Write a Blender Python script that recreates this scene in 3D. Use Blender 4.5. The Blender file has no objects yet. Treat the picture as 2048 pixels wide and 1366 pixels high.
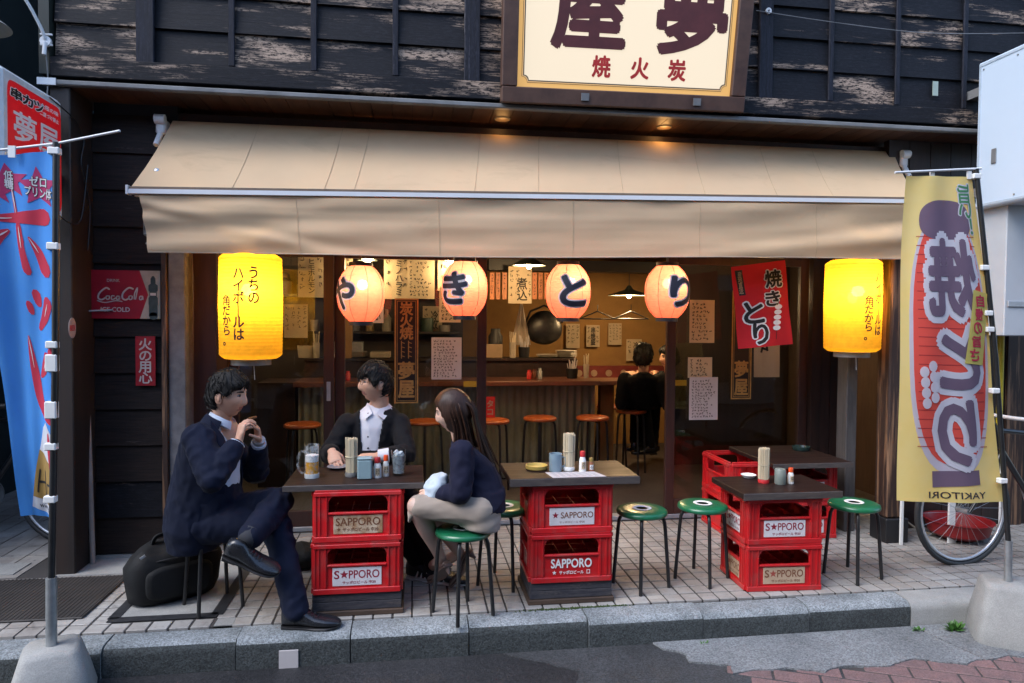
import bpy, bmesh, math, random
from mathutils import Vector, Matrix, noise, Euler

random.seed(7)
PI = math.pi
sc = bpy.context.scene
C = sc.collection

# ------------------------------------------------------------------ camera, sky, sun, exposure
cd = bpy.data.cameras.new('camera')
cd.sensor_width = 36.0
cd.lens = 24.0
cd.clip_start = 0.05
cd.clip_end = 400.0
cam = bpy.data.objects.new('camera', cd)
C.objects.link(cam)
_r, _u, _b = ([0.989611, -0.14357, 0.007597], [-0.003208, 0.030776, 0.999521], [-0.143735, -0.989162, 0.029996])
cam.matrix_world = Matrix(((_r[0], _u[0], _b[0], 0.0), (_r[1], _u[1], _b[1], 0.0), (_r[2], _u[2], _b[2], 1.54), (0, 0, 0, 1)))
sc.camera = cam

W = bpy.data.worlds.new('World')
sc.world = W
W.use_nodes = True
wn = W.node_tree.nodes
wl = W.node_tree.links
sky = wn.new('ShaderNodeTexSky')
sky.sky_type = 'NISHITA'
sky.sun_disc = False
SUN_EL, SUN_ROT = math.radians(50), math.radians(242)
sky.sun_elevation = SUN_EL
sky.sun_rotation = SUN_ROT
sky.air_density = 1.0
sky.dust_density = 1.2
sky.ozone_density = 2.5
bgn = wn['Background']
bgn.inputs['Strength'].default_value = 0.15
wl.new(sky.outputs['Color'], bgn.inputs['Color'])

sd = bpy.data.lights.new('sun', 'SUN')
sd.energy = 0.9
sd.angle = math.radians(40)
sd.color = (1.0, 0.98, 0.96)
so = bpy.data.objects.new('sun', sd)
C.objects.link(so)
# sun direction: the same elevation / compass rotation as the sky
_d = Vector((math.sin(SUN_ROT) * math.cos(SUN_EL), math.cos(SUN_ROT) * math.cos(SUN_EL), math.sin(SUN_EL)))
so.rotation_euler = _d.to_track_quat('Z', 'Y').to_euler()
so.location = (0, -2, 9)

vs = sc.view_settings
vs.view_transform = 'Standard'
vs.look = 'None'
vs.exposure = 1.6
vs.gamma = 1.0
vs.use_curve_mapping = False
sc.cycles.use_denoising = True
sc.cycles.max_bounces = 8
sc.cycles.transparent_max_bounces = 16
sc.cycles.caustics_reflective = False
sc.cycles.caustics_refractive = False
sc.cycles.sample_clamp_indirect = 4.0

# ------------------------------------------------------------------ helpers
def tag(o, label=None, cat=None, group=None, kind=None):
    if label: o['label'] = label
    if cat: o['category'] = cat
    if group: o['group'] = group
    if kind: o['kind'] = kind
    return o

def thing(name, label, cat, loc=(0, 0, 0), rz=0.0, group=None):
    o = bpy.data.objects.new(name, None)
    o.empty_display_size = 0.1
    C.objects.link(o)
    o.location = loc
    o.rotation_euler = (0, 0, rz)
    return tag(o, label, cat, group)

def world_off(p):
    v = Vector((0, 0, 0))
    while p is not None:
        v += p.location
        p = p.parent
    return v

class MB:
    """collects geometry for ONE mesh object"""
    def __init__(s):
        s.v = []; s.f = []; s.m = []
    def add(s, vs, fs, mi=0):
        n = len(s.v)
        s.v += [tuple(v) for v in vs]
        s.f += [tuple(i + n for i in f) for f in fs]
        s.m += [mi] * len(fs)
        return s
    def box(s, a, b, mi=0, M=None, ch=0.0):
        x0, y0, z0 = (min(a[i], b[i]) for i in range(3))
        x1, y1, z1 = (max(a[i], b[i]) for i in range(3))
        if ch <= 0:
            vs = [(x0, y0, z0), (x1, y0, z0), (x1, y1, z0), (x0, y1, z0), (x0, y0, z1), (x1, y0, z1), (x1, y1, z1), (x0, y1, z1)]
            fs = [(0, 3, 2, 1), (4, 5, 6, 7), (0, 1, 5, 4), (1, 2, 6, 5), (2, 3, 7, 6), (3, 0, 4, 7)]
        else:
            bm = bmesh.new()
            vv = [bm.verts.new(p) for p in [(x0, y0, z0), (x1, y0, z0), (x1, y1, z0), (x0, y1, z0), (x0, y0, z1), (x1, y0, z1), (x1, y1, z1), (x0, y1, z1)]]
            for f in [(0, 3, 2, 1), (4, 5, 6, 7), (0, 1, 5, 4), (1, 2, 6, 5), (2, 3, 7, 6), (3, 0, 4, 7)]:
                bm.faces.new([vv[i] for i in f])
            ch = min(ch, (x1 - x0) * .45, (y1 - y0) * .45, (z1 - z0) * .45)
            bmesh.ops.bevel(bm, geom=list(bm.edges), offset=ch, segments=1, affect='EDGES', profile=0.5)
            bm.verts.index_update()
            vs = [v.co.copy() for v in bm.verts]
            fs = [[v.index for v in f.verts] for f in bm.faces]
            bm.free()
        if M is not None: vs = [M @ Vector(v) for v in vs]
        return s.add(vs, fs, mi)
    def prism(s, pts, d, mi=0, M=None):
        """pts: polygon (3-D, planar); d: extrusion vector"""
        d = Vector(d); n = len(pts)
        a = [Vector(p) for p in pts]
        vs = a + [p + d for p in a]
        fs = [tuple(range(n - 1, -1, -1)), tuple(range(n, 2 * n))] + [(i, (i + 1) % n, n + (i + 1) % n, n + i) for i in range(n)]
        if M is not None: vs = [M @ v for v in vs]
        return s.add(vs, fs, mi)
    def tube(s, pts, r, n=10, mi=0, M=None, cap=True, flat=1.0):
        """swept tube along pts; r a number or one per point"""
        P = [Vector(p) for p in pts]
        R = [r] * len(P) if isinstance(r, (int, float)) else list(r)
        vs = []; fs = []
        up = None
        for i, p in enumerate(P):
            t = (P[min(i + 1, len(P) - 1)] - P[max(i - 1, 0)])
            if t.length < 1e-9: t = Vector((0, 0, 1))
            t.normalize()
            if up is None:
                up = Vector((0, 0, 1)) if abs(t.z) < .9 else Vector((1, 0, 0))
            u = up - t * up.dot(t)
            if u.length < 1e-6: u = t.orthogonal()
            u.normalize(); up = u
            w = t.cross(u)
            for k in range(n):
                a = 2 * PI * k / n
                vs.append(p + u * (math.cos(a) * R[i]) + w * (math.sin(a) * R[i] * flat))
        for i in range(len(P) - 1):
            for k in range(n):
                a, b = i * n + k, i * n + (k + 1) % n
                fs.append((a, b, b + n, a + n))
        if cap:
            fs.append(tuple(range(n - 1, -1, -1)))
            fs.append(tuple(range((len(P) - 1) * n, len(P) * n)))
        if M is not None: vs = [M @ v for v in vs]
        return s.add(vs, fs, mi)
    def lathe(s, prof, n=24, mi=0, M=None, axis=(0, 0, 0), closed=False):
        """prof: list of (r, z) bottom to top, round the z axis"""
        vs = []; fs = []
        ax = Vector(axis)
        for r, z in prof:
            for k in range(n):
                a = 2 * PI * k / n
                vs.append(ax + Vector((r * math.cos(a), r * math.sin(a), z)))
        for i in range(len(prof) - 1):
            for k in range(n):
                a, b = i * n + k, i * n + (k + 1) % n
                fs.append((a, b, b + n, a + n))
        if closed:
            i = len(prof) - 1
            for k in range(n):
                a, b = i * n + k, i * n + (k + 1) % n
                fs.append((a, b, (k + 1) % n, k))
        else:
            if prof[0][0] > 1e-5: fs.append(tuple(range(n - 1, -1, -1)))
            if prof[-1][0] > 1e-5: fs.append(tuple(range((len(prof) - 1) * n, len(prof) * n)))
        if M is not None: vs = [M @ v for v in vs]
        return s.add(vs, fs, mi)
    def loft(s, rings, n=20, mi=0, power=2.0, cap=True):
        """rings: (centre, half-axis a, half-axis b)"""
        vs = []; fs = []
        for c, a, b in rings:
            c, a, b = Vector(c), Vector(a), Vector(b)
            for k in range(n):
                t = 2 * PI * k / n
                ct, st = math.cos(t), math.sin(t)
                e = 2.0 / power
                vs.append(c + a * (math.copysign(abs(ct) ** e, ct)) + b * (math.copysign(abs(st) ** e, st)))
        for i in range(len(rings) - 1):
            for k in range(n):
                p, q = i * n + k, i * n + (k + 1) % n
                fs.append((p, q, q + n, p + n))
        if cap:
            fs.append(tuple(range(n - 1, -1, -1)))
            fs.append(tuple(range((len(rings) - 1) * n, len(rings) * n)))
        return s.add(vs, fs, mi)
    def ball(s, c, r, n=12, mi=0, M=None):
        """r: number or (rx, ry, rz)"""
        r = (r, r, r) if isinstance(r, (int, float)) else r
        c = Vector(c); m = max(4, n // 2)
        vs = [c + Vector((0, 0, -r[2]))]; fs = []
        for i in range(1, m):
            ph = -PI / 2 + PI * i / m
            for k in range(n):
                a = 2 * PI * k / n
                vs.append(c + Vector((r[0] * math.cos(ph) * math.cos(a), r[1] * math.cos(ph) * math.sin(a), r[2] * math.sin(ph))))
        vs.append(c + Vector((0, 0, r[2])))
        L = len(vs) - 1
        for k in range(n):
            fs.append((0, 1 + (k + 1) % n, 1 + k))
            fs.append((L, L - n + k, L - n + (k + 1) % n))
        for i in range(m - 2):
            for k in range(n):
                a, b = 1 + i * n + k, 1 + i * n + (k + 1) % n
                fs.append((a, b, b + n, a + n))
        if M is not None: vs = [M @ v for v in vs]
        return s.add(vs, fs, mi)
    def grid(s, fn, nu, nv, mi=0):
        """fn(u, v) -> point, u, v in 0..1"""
        vs = [fn(i / nu, j / nv) for j in range(nv + 1) for i in range(nu + 1)]
        fs = [(j * (nu + 1) + i, j * (nu + 1) + i + 1, (j + 1) * (nu + 1) + i + 1, (j + 1) * (nu + 1) + i) for j in range(nv) for i in range(nu)]
        return s.add(vs, fs, mi)
    def chain(s, pts, n=12, mi=0):
        """limb: tapered tubes with a ball at every joint; pts = (point, radius)"""
        for (p, r), (q, t) in zip(pts[:-1], pts[1:]):
            s.tube([p, q], [r, t], n=n, mi=mi)
        for p, r in pts: s.ball(p, r, n=n, mi=mi)
        return s
    def mesh(s, name, mats, smooth=None, off=Vector((0, 0, 0))):
        me = bpy.data.meshes.new(name)
        me.from_pydata([(v[0] - off[0], v[1] - off[1], v[2] - off[2]) for v in s.v], [], s.f)
        for m in (mats if isinstance(mats, (list, tuple)) else [mats]): me.materials.append(m)
        if any(s.m): me.polygons.foreach_set('material_index', s.m)
        if smooth is not None:
            me.polygons.foreach_set('use_smooth', [True] * len(me.polygons))
            if smooth < 179: me.set_sharp_from_angle(angle=math.radians(smooth))
        me.update()
        return me
    def build(s, name, mats, parent=None, smooth=None, world=True, label=None):
        off = world_off(parent) if (world and parent is not None) else Vector((0, 0, 0))
        o = bpy.data.objects.new(name, s.mesh(name, mats, smooth, off))
        C.objects.link(o)
        if parent is not None: o.parent = parent
        if label: o['label'] = label
        return o

def solid(mb, voxel=0.008, it=6, fac=0.5):
    """joins overlapping shapes into one continuous skin; returns a new MB"""
    me = mb.mesh('tmp', [])
    o = bpy.data.objects.new('tmp', me); C.objects.link(o)
    r = o.modifiers.new('r', 'REMESH'); r.mode = 'VOXEL'; r.voxel_size = voxel; r.adaptivity = 0
    if it:
        q = o.modifiers.new('s', 'SMOOTH'); q.iterations = it; q.factor = fac
    dg = bpy.context.evaluated_depsgraph_get()
    m2 = bpy.data.meshes.new_from_object(o.evaluated_get(dg))
    out = MB()
    out.v = [tuple(v.co) for v in m2.vertices]
    out.f = [tuple(p.vertices) for p in m2.polygons]
    out.m = [0] * len(out.f)
    bpy.data.objects.remove(o); bpy.data.meshes.remove(me); bpy.data.meshes.remove(m2)
    return out

def displace(mb, fn):
    """moves every vertex along its normal by fn(co)"""
    me = bpy.data.meshes.new('d'); me.from_pydata(mb.v, [], mb.f); me.update()
    mb.v = [tuple(v.co + v.normal * fn(v.co)) for v in me.vertices]
    bpy.data.meshes.remove(me)
    return mb

def copy_tree(o, parent=None):
    c = o.copy(); C.objects.link(c)
    if parent is not None: c.parent = parent
    for ch in list(o.children): copy_tree(ch, c)
    return c

# ------------------------------------------------------------------ materials
def _mix(nt, a, b, fac, blend='MIX'):
    n = nt.nodes.new('ShaderNodeMix'); n.data_type = 'RGBA'; n.blend_type = blend
    for i, x in ((6, a), (7, b), (0, fac)):
        if hasattr(x, 'is_output'): nt.links.new(x, n.inputs[i])
        elif i == 0: n.inputs[0].default_value = x
        else: n.inputs[i].default_value = (x[0], x[1], x[2], 1)
    return n.outputs[2]

def _noise(nt, vec, scale, detail=4, rough=.55, dist=0.0):
    n = nt.nodes.new('ShaderNodeTexNoise'); n.inputs['Scale'].default_value = scale
    n.inputs['Detail'].default_value = detail; n.inputs['Roughness'].default_value = rough
    n.inputs['Distortion'].default_value = dist
    nt.links.new(vec, n.inputs['Vector'])
    return n.outputs['Fac']

def _ramp(nt, fac, a, b):
    n = nt.nodes.new('ShaderNodeMapRange'); n.clamp = True
    n.inputs['From Min'].default_value = a; n.inputs['From Max'].default_value = b
    nt.links.new(fac, n.inputs['Value'])
    return n.outputs['Result']

def _map(nt, vec, scale=(1, 1, 1), add=None):
    n = nt.nodes.new('ShaderNodeMapping'); n.inputs['Scale'].default_value = scale
    nt.links.new(vec, n.inputs['Vector'])
    if add is not None: nt.links.new(add, n.inputs['Location'])
    return n.outputs['Vector']

def _math(nt, op, a, b=0.0):
    n = nt.nodes.new('ShaderNodeMath'); n.operation = op
    for i, x in ((0, a), (1, b)):
        if hasattr(x, 'is_output'): nt.links.new(x, n.inputs[i])
        else: n.inputs[i].default_value = x
    return n.outputs[0]

def _base(name):
    m = bpy.data.materials.new(name); m.use_nodes = True
    nt = m.node_tree
    p = nt.nodes['Principled BSDF']
    tc = nt.nodes.new('ShaderNodeTexCoord')
    oi = nt.nodes.new('ShaderNodeObjectInfo')
    return m, nt, p, tc.outputs['Object'], oi.outputs['Random']

def _bump(nt, p, h, strength, dist=0.01):
    b = nt.nodes.new('ShaderNodeBump'); b.inputs['Strength'].default_value = strength
    b.inputs['Distance'].default_value = dist
    nt.links.new(h, b.inputs['Height']); nt.links.new(b.outputs['Normal'], p.inputs['Normal'])

def mat(name, col, rough=.55, metal=0.0, col2=None, scale=9.0, lo=.35, hi=.7, bump=0.0, bscale=80.0, spec=.5, rvar=.0, stretch=(1, 1, 1), sheen=0.0, coat=0.0, objvar=0.0, bdist=.004, trans=0.0, emit=None, estr=0.0):
    """general surface: two tones broken by noise, fine relief, uneven gloss"""
    m, nt, p, vec, rnd = _base(name)
    if col2 is None: col2 = tuple(c * .72 for c in col)
    add = nt.nodes.new('ShaderNodeCombineXYZ')
    k = _math(nt, 'MULTIPLY', rnd, 37.0)
    for i in range(3): nt.links.new(k, add.inputs[i])
    v = _map(nt, vec, stretch, add.outputs[0])
    f = _ramp(nt, _noise(nt, v, scale, 5, .6), lo, hi)
    c = _mix(nt, col, col2, f)
    if objvar:
        h = nt.nodes.new('ShaderNodeHueSaturation')
        nt.links.new(c, h.inputs['Color'])
        nt.links.new(_math(nt, 'ADD', _math(nt, 'MULTIPLY', rnd, 2 * objvar), 1 - objvar), h.inputs['Value'])
        c = h.outputs['Color']
    nt.links.new(c, p.inputs['Base Color'])
    p.inputs['Metallic'].default_value = metal
    p.inputs['Specular IOR Level'].default_value = spec
    if rvar:
        nt.links.new(_math(nt, 'ADD', _math(nt, 'MULTIPLY', f, rvar), rough - rvar * .5), p.inputs['Roughness'])
    else: p.inputs['Roughness'].default_value = rough
    if sheen: p.inputs['Sheen Weight'].default_value = sheen; p.inputs['Sheen Roughness'].default_value = .5
    if coat: p.inputs['Coat Weight'].default_value = coat; p.inputs['Coat Roughness'].default_value = .12
    if trans: p.inputs['Transmission Weight'].default_value = trans
    if bump: _bump(nt, p, _noise(nt, v, bscale, 4, .6), bump, bdist)
    if emit:
        p.inputs['Emission Color'].default_value = (*emit, 1); p.inputs['Emission Strength'].default_value = estr
    return m

def mat_plank(name, dark, pale, worn, amount=(.52, .64), gx=1.3, gz=26.0, rough=.6, bump=.35, hue=(.02, .022, .035)):
    """old painted boards: dark coat with streaks of bare wood along the grain (x), different on every board"""
    m, nt, p, vec, rnd = _base(name)
    add = nt.nodes.new('ShaderNodeCombineXYZ')
    k = _math(nt, 'MULTIPLY', rnd, 61.0)
    for i in range(3): nt.links.new(k, add.inputs[i])
    g = _noise(nt, _map(nt, vec, (gx * 2.2, 1, gz * 2.2), add.outputs[0]), 1.6, 6, .7, .6)
    big = _noise(nt, _map(nt, vec, (gx, 1, gz * .22), add.outputs[0]), 1.7, 3, .5)
    fine = _noise(nt, _map(nt, vec, (gx * 15, 5, gz * 2.7) if gx < gz else (gx * 2.7, 5, gz * 15), add.outputs[0]), 1.4, 5, .75)
    w = _math(nt, 'ADD', _math(nt, 'MULTIPLY', big, .62), _math(nt, 'MULTIPLY', g, .38))
    rr = _math(nt, 'MULTIPLY', _math(nt, 'SUBTRACT', rnd, .5), .17)
    p.inputs['Specular IOR Level'].default_value = .2
    wear = _ramp(nt, _math(nt, 'ADD', w, rr), *amount)
    spk = _ramp(nt, fine, .43, .52)
    wear = _math(nt, 'MULTIPLY', wear, spk)
    c = _mix(nt, dark, hue, _ramp(nt, g, .35, .7))
    c = _mix(nt, c, pale, _math(nt, 'MULTIPLY', _ramp(nt, fine, .5, .75), .13))
    c = _mix(nt, c, worn, wear)
    nt.links.new(c, p.inputs['Base Color'])
    nt.links.new(_math(nt, 'ADD', _math(nt, 'MULTIPLY', g, .3), rough - .15), p.inputs['Roughness'])
    _bump(nt, p, _math(nt, 'ADD', _math(nt, 'MULTIPLY', fine, .5), g), bump, .006)
    return m

def mat_emit(name, col, s, base=1.0):
    m = bpy.data.materials.new(name); m.use_nodes = True
    nt = m.node_tree
    p = nt.nodes['Principled BSDF']
    p.inputs['Base Color'].default_value = (*[min(.9, c * base) for c in col], 1)
    p.inputs['Emission Color'].default_value = (*col, 1)
    p.inputs['Emission Strength'].default_value = s
    return m

def mat_paper_lamp(name, col, glow=.08):
    """lantern paper: lets the bulb's light through, a little of the bulb itself too"""
    m = bpy.data.materials.new(name); m.use_nodes = True
    nt = m.node_tree; nt.nodes.remove(nt.nodes['Principled BSDF'])
    out = nt.nodes['Material Output']
    d = nt.nodes.new('ShaderNodeBsdfDiffuse'); t = nt.nodes.new('ShaderNodeBsdfTranslucent')
    r = nt.nodes.new('ShaderNodeBsdfRefraction')
    r.inputs['Roughness'].default_value = .42; r.inputs['IOR'].default_value = 1.12
    tc = nt.nodes.new('ShaderNodeTexCoord')
    n = _noise(nt, tc.outputs['Object'], 30, 4, .6)
    c = _mix(nt, col, tuple(x * .82 for x in col), _ramp(nt, n, .3, .7))
    for q in (d, t, r): nt.links.new(c, q.inputs['Color'])
    a = nt.nodes.new('ShaderNodeMixShader'); a.inputs[0].default_value = .62
    nt.links.new(d.outputs[0], a.inputs[1]); nt.links.new(t.outputs[0], a.inputs[2])
    b = nt.nodes.new('ShaderNodeMixShader'); b.inputs[0].default_value = glow
    nt.links.new(a.outputs[0], b.inputs[1]); nt.links.new(r.outputs[0], b.inputs[2])
    nt.links.new(b.outputs[0], out.inputs['Surface'])
    return m

def mat_cloth(name, col, thin=.25, col2=None, scale=3.0, bump=.15, bscale=400, stain=None):
    """cloth or paper thin enough to let some light through"""
    m, nt, p, vec, rnd = _base(name)
    out = nt.nodes['Material Output']
    f = _ramp(nt, _noise(nt, vec, scale, 6, .6), .35, .72)
    c = _mix(nt, col, col2 or tuple(x * .86 for x in col), f)
    if stain:
        s = _ramp(nt, _noise(nt, _map(nt, vec, (2.2, 2, 7)), 1.1, 7, .65, .5), .56, .74)
        c = _mix(nt, c, stain, _math(nt, 'MULTIPLY', s, .6))
    nt.links.new(c, p.inputs['Base Color'])
    p.inputs['Roughness'].default_value = .75
    p.inputs['Specular IOR Level'].default_value = .25
    _bump(nt, p, _noise(nt, vec, bscale, 2, .5), bump, .001)
    t = nt.nodes.new('ShaderNodeBsdfTranslucent'); nt.links.new(c, t.inputs['Color'])
    a = nt.nodes.new('ShaderNodeMixShader'); a.inputs[0].default_value = thin
    nt.links.new(p.outputs[0], a.inputs[1]); nt.links.new(t.outputs[0], a.inputs[2])
    nt.links.new(a.outputs[0], out.inputs['Surface'])
    return m

def mat_glass(name, tint=(1, 1, 1), rough=0.0, ior=1.45):
    """thin window pane or tumbler wall: clear with Fresnel reflection"""
    m = bpy.data.materials.new(name); m.use_nodes = True
    nt = m.node_tree; nt.nodes.remove(nt.nodes['Principled BSDF'])
    out = nt.nodes['Material Output']
    t = nt.nodes.new('ShaderNodeBsdfTransparent'); t.inputs['Color'].default_value = (*tint, 1)
    g = nt.nodes.new('ShaderNodeBsdfGlossy'); g.inputs['Roughness'].default_value = rough
    f = nt.nodes.new('ShaderNodeLayerWeight'); f.inputs['Blend'].default_value = .5
    r0 = ((ior - 1) / (ior + 1)) ** 2
    fr = _math(nt, 'ADD', _math(nt, 'MULTIPLY', _math(nt, 'POWER', f.outputs['Facing'], 5.0), 1 - r0), r0)
    a = nt.nodes.new('ShaderNodeMixShader')
    nt.links.new(fr, a.inputs[0]); nt.links.new(t.outputs[0], a.inputs[1]); nt.links.new(g.outputs[0], a.inputs[2])
    nt.links.new(a.outputs[0], out.inputs['Surface'])
    return m

def mat_ground(name, col, col2, agg=.5, ascale=240, scale=2.5, rough=.85, bump=.5, wet=None, bdist=.006):
    """asphalt, concrete, kerb stone: stained, with visible aggregate"""
    m, nt, p, vec, rnd = _base(name)
    add = nt.nodes.new('ShaderNodeCombineXYZ')
    k = _math(nt, 'MULTIPLY', rnd, 23.0)
    for i in range(3): nt.links.new(k, add.inputs[i])
    v = _map(nt, vec, (1, 1, 1), add.outputs[0])
    f = _ramp(nt, _noise(nt, v, scale, 7, .62), .34, .68)
    c = _mix(nt, col, col2, f)
    vo = nt.nodes.new('ShaderNodeTexVoronoi'); vo.inputs['Scale'].default_value = ascale
    nt.links.new(v, vo.inputs['Vector'])
    sep = nt.nodes.new('ShaderNodeSeparateColor'); nt.links.new(vo.outputs['Color'], sep.inputs[0])
    hs = nt.nodes.new('ShaderNodeHueSaturation'); nt.links.new(c, hs.inputs['Color'])
    nt.links.new(_math(nt, 'ADD', _math(nt, 'MULTIPLY', sep.outputs[0], agg * 2), 1 - agg), hs.inputs['Value'])
    c = hs.outputs['Color']
    nt.links.new(c, p.inputs['Base Color'])
    if wet:
        nt.links.new(_math(nt, 'ADD', _math(nt, 'MULTIPLY', _ramp(nt, _noise(nt, v, scale * .6, 5, .6), .4, .6), wet), rough - wet), p.inputs['Roughness'])
    else: p.inputs['Roughness'].default_value = rough
    h = _math(nt, 'ADD', sep.outputs[1], _math(nt, 'MULTIPLY', _noise(nt, v, 40, 5, .6), 2.0))
    _bump(nt, p, h, bump, bdist)
    return m

def mat_tile():
    """pale pavement tile: a tone of its own for every tile, grime in large patches"""
    m = bpy.data.materials.new('pavement_tile'); m.use_nodes = True
    nt = m.node_tree; p = nt.nodes['Principled BSDF']
    ge = nt.nodes.new('ShaderNodeNewGeometry')
    sn = nt.nodes.new('ShaderNodeVectorMath'); sn.operation = 'FLOOR'
    mu = nt.nodes.new('ShaderNodeVectorMath'); mu.operation = 'MULTIPLY'
    mu.inputs[1].default_value = (10, 10, 0)
    nt.links.new(ge.outputs['Position'], mu.inputs[0]); nt.links.new(mu.outputs[0], sn.inputs[0])
    wn_ = nt.nodes.new('ShaderNodeTexWhiteNoise'); nt.links.new(sn.outputs[0], wn_.inputs['Vector'])
    c = _mix(nt, (.43, .42, .40), (.33, .315, .295), wn_.outputs['Value'])
    big = _ramp(nt, _noise(nt, ge.outputs['Position'], 1.4, 6, .65), .40, .68)
    c = _mix(nt, c, (.20, .17, .15), _math(nt, 'MULTIPLY', big, .75))
    sp = _ramp(nt, _noise(nt, ge.outputs['Position'], 42, 6, .75), .53, .70)
    c = _mix(nt, c, (.12, .11, .10), _math(nt, 'MULTIPLY', sp, .55))
    blot = _ramp(nt, _noise(nt, ge.outputs['Position'], 5.5, 7, .7, .8), .56, .68)
    c = _mix(nt, c, (.11, .10, .095), _math(nt, 'MULTIPLY', blot, .5))
    gum = _ramp(nt, _noise(nt, ge.outputs['Position'], 17, 2, .4), .735, .75)
    c = _mix(nt, c, (.05, .05, .052), _math(nt, 'MULTIPLY', gum, .8))
    nt.links.new(c, p.inputs['Base Color'])
    nt.links.new(_math(nt, 'ADD', _math(nt, 'MULTIPLY', big, -.2), .62), p.inputs['Roughness'])
    _bump(nt, p, _noise(nt, ge.outputs['Position'], 150, 4, .6), .25, .002)
    return m

def mat_veil(name, col, alpha):
    """frosted wet glass: partly clear"""
    m, nt, p, vec, rnd = _base(name)
    p.inputs['Base Color'].default_value = (*col, 1); p.inputs['Roughness'].default_value = .2
    nt.links.new(_math(nt, 'ADD', _math(nt, 'MULTIPLY', _ramp(nt, _noise(nt, vec, 45, 4, .6), .35, .65), .35), alpha - .17), p.inputs['Alpha'])
    return m
BLACKWOOD = mat_plank('black_weathered_board', (.0045, .0047, .0065), (.10, .105, .13), (.40, .29, .215), (.525, .62), hue=(.011, .011, .015))
BROWNBOARD = mat_plank('brown_weathered_board', (.026, .017, .014), (.055, .04, .034), (.22, .17, .14), (.63, .78), hue=(.010, .008, .009))
DARKWOOD = mat('dark_stained_wood', (.030, .014, .011), .5, col2=(.014, .008, .007), scale=3, stretch=(6, 6, .6), bump=.25, bscale=25)
REDWOOD = mat('reddish_door_wood', (.060, .026, .020), .42, col2=(.034, .015, .012), scale=3, stretch=(8, 8, .5), bump=.2, bscale=30)
BATTEN = mat_plank('batten_wood', (.007, .007, .010), (.14, .145, .18), (.20, .19, .20), (.60, .8), gx=26, gz=1.3)
GREYPOST = mat('grey_painted_post', (.17, .165, .175), .7, col2=(.10, .095, .10), scale=14, bump=.3, bscale=90)
RUSTPOST = mat('worn_brown_post', (.035, .017, .012), .6, col2=(.24, .13, .07), scale=2.2, lo=.50, hi=.62, stretch=(14, 14, .7), bump=.4, bscale=30)
SOFFIT = mat('soffit_board', (.085, .036, .018), .5, col2=(.05, .022, .012), scale=4, stretch=(6, .6, 1), objvar=.25, bump=.15, bscale=40)
GUTTER = mat('grey_gutter', (.20, .20, .20), .45, col2=(.12, .12, .12), scale=6)
ALU = mat('aluminium', (.62, .64, .67), .35, .6, col2=(.5, .52, .55), scale=12)
WHITEMETAL = mat('white_painted_metal', (.74, .75, .76), .4, col2=(.66, .67, .68), scale=3)
STEEL = mat('galvanised_steel', (.42, .44, .45), .42, .7, col2=(.30, .32, .33), scale=18)
BLACKMETAL = mat('black_metal', (.012, .012, .013), .38, col2=(.02, .02, .021), scale=20)
BLACKPLASTIC = mat('black_plastic', (.014, .014, .016), .5)
WHITE = mat('white_print', (.80, .80, .78), .6, col2=(.74, .74, .72))
DARKPRINT = mat('dark_print', (.018, .016, .030), .6)
BLACKPRINT = mat('black_print', (.012, .012, .012), .6)
REDPRINT = mat('red_print', (.55, .025, .03), .55, col2=(.48, .02, .025))
GREENVINYL = mat('green_vinyl', (.012, .175, .075), .30, col2=(.010, .115, .05), scale=10, coat=.25)
CRATERED = mat('red_crate_plastic', (.55, .014, .018), .42, col2=(.42, .055, .05), scale=13, lo=.46, hi=.74, objvar=.16, bump=.12, bscale=120, rvar=.2)
TABLEWOOD = mat('dark_table_board', (.024, .013, .011), .46, col2=(.024, .013, .011), scale=4, stretch=(.7, 6, 6), bump=.12, bscale=30, rvar=.12, spec=.14)
PALLET = mat_plank('grey_base_timber', (.075, .07, .075), (.22, .21, .21), (.20, .16, .13), (.55, .75), gx=2, gz=30)
AWNING = mat_cloth('tan_awning_canvas', (.67, .49, .305), .20, (.62, .45, .28), 2.0, .12, 500, stain=(.50, .36, .22))
CONCRETE = mat_ground('cast_concrete', (.36, .36, .345), (.25, .25, .24), .12, 300, 4, .85, .25)
KERBFACE = mat_ground('kerb_shaded_face', (.052, .060, .061), (.034, .040, .041), .5, 170, 3.0, .85, .6)  # front-face shade under top-down light, painted in as a darker stone colour
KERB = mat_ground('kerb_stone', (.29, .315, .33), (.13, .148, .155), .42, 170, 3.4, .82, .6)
ASPHALT = mat_ground('asphalt', (.032, .032, .035), (.019, .019, .021), .5, 190, 1.6, .75, .7, wet=.3)
WORNASPHALT = mat_ground('worn_asphalt', (.052, .054, .058), (.027, .028, .030), .45, 150, 3.0, .8, .6)
GUTTERCONC = mat_ground('gutter_concrete', (.21, .222, .23), (.13, .138, .145), .38, 150, 2.2, .85, .6)
BRICKS = mat_ground('red_paver', (.215, .125, .12), (.14, .095, .095), .25, 200, 6, .8, .4)
TILE = mat_tile()
GROUT = mat('dark_grout', (.055, .05, .048), .9)
DIRTYFLOOR = mat_ground('shop_floor_concrete', (.10, .085, .075), (.06, .05, .045), .2, 150, 2, .6, .3)
GLASS = mat_glass('window_glass', (.86, .89, .89))
OCHRE = mat('ochre_plaster', (.34, .185, .055), .85, col2=(.25, .13, .04), scale=3, bump=.2, bscale=50)
CREAMPAPER = mat_cloth('cream_paper', (.66, .53, .36), .25, (.58, .46, .31), 5, .05)
WHITEPAPER = mat_cloth('white_paper', (.66, .62, .62), .2, (.60, .56, .57), 6, .05)
CHOPSTICK = mat('pale_chopstick_wood', (.70, .60, .42), .6, col2=(.60, .50, .34), scale=4, stretch=(20, 20, 1), objvar=.12)
SKIN = mat('skin', (.62, .36, .245), .5, col2=(.55, .295, .20), scale=14, bump=.06, bscale=300)
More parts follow.
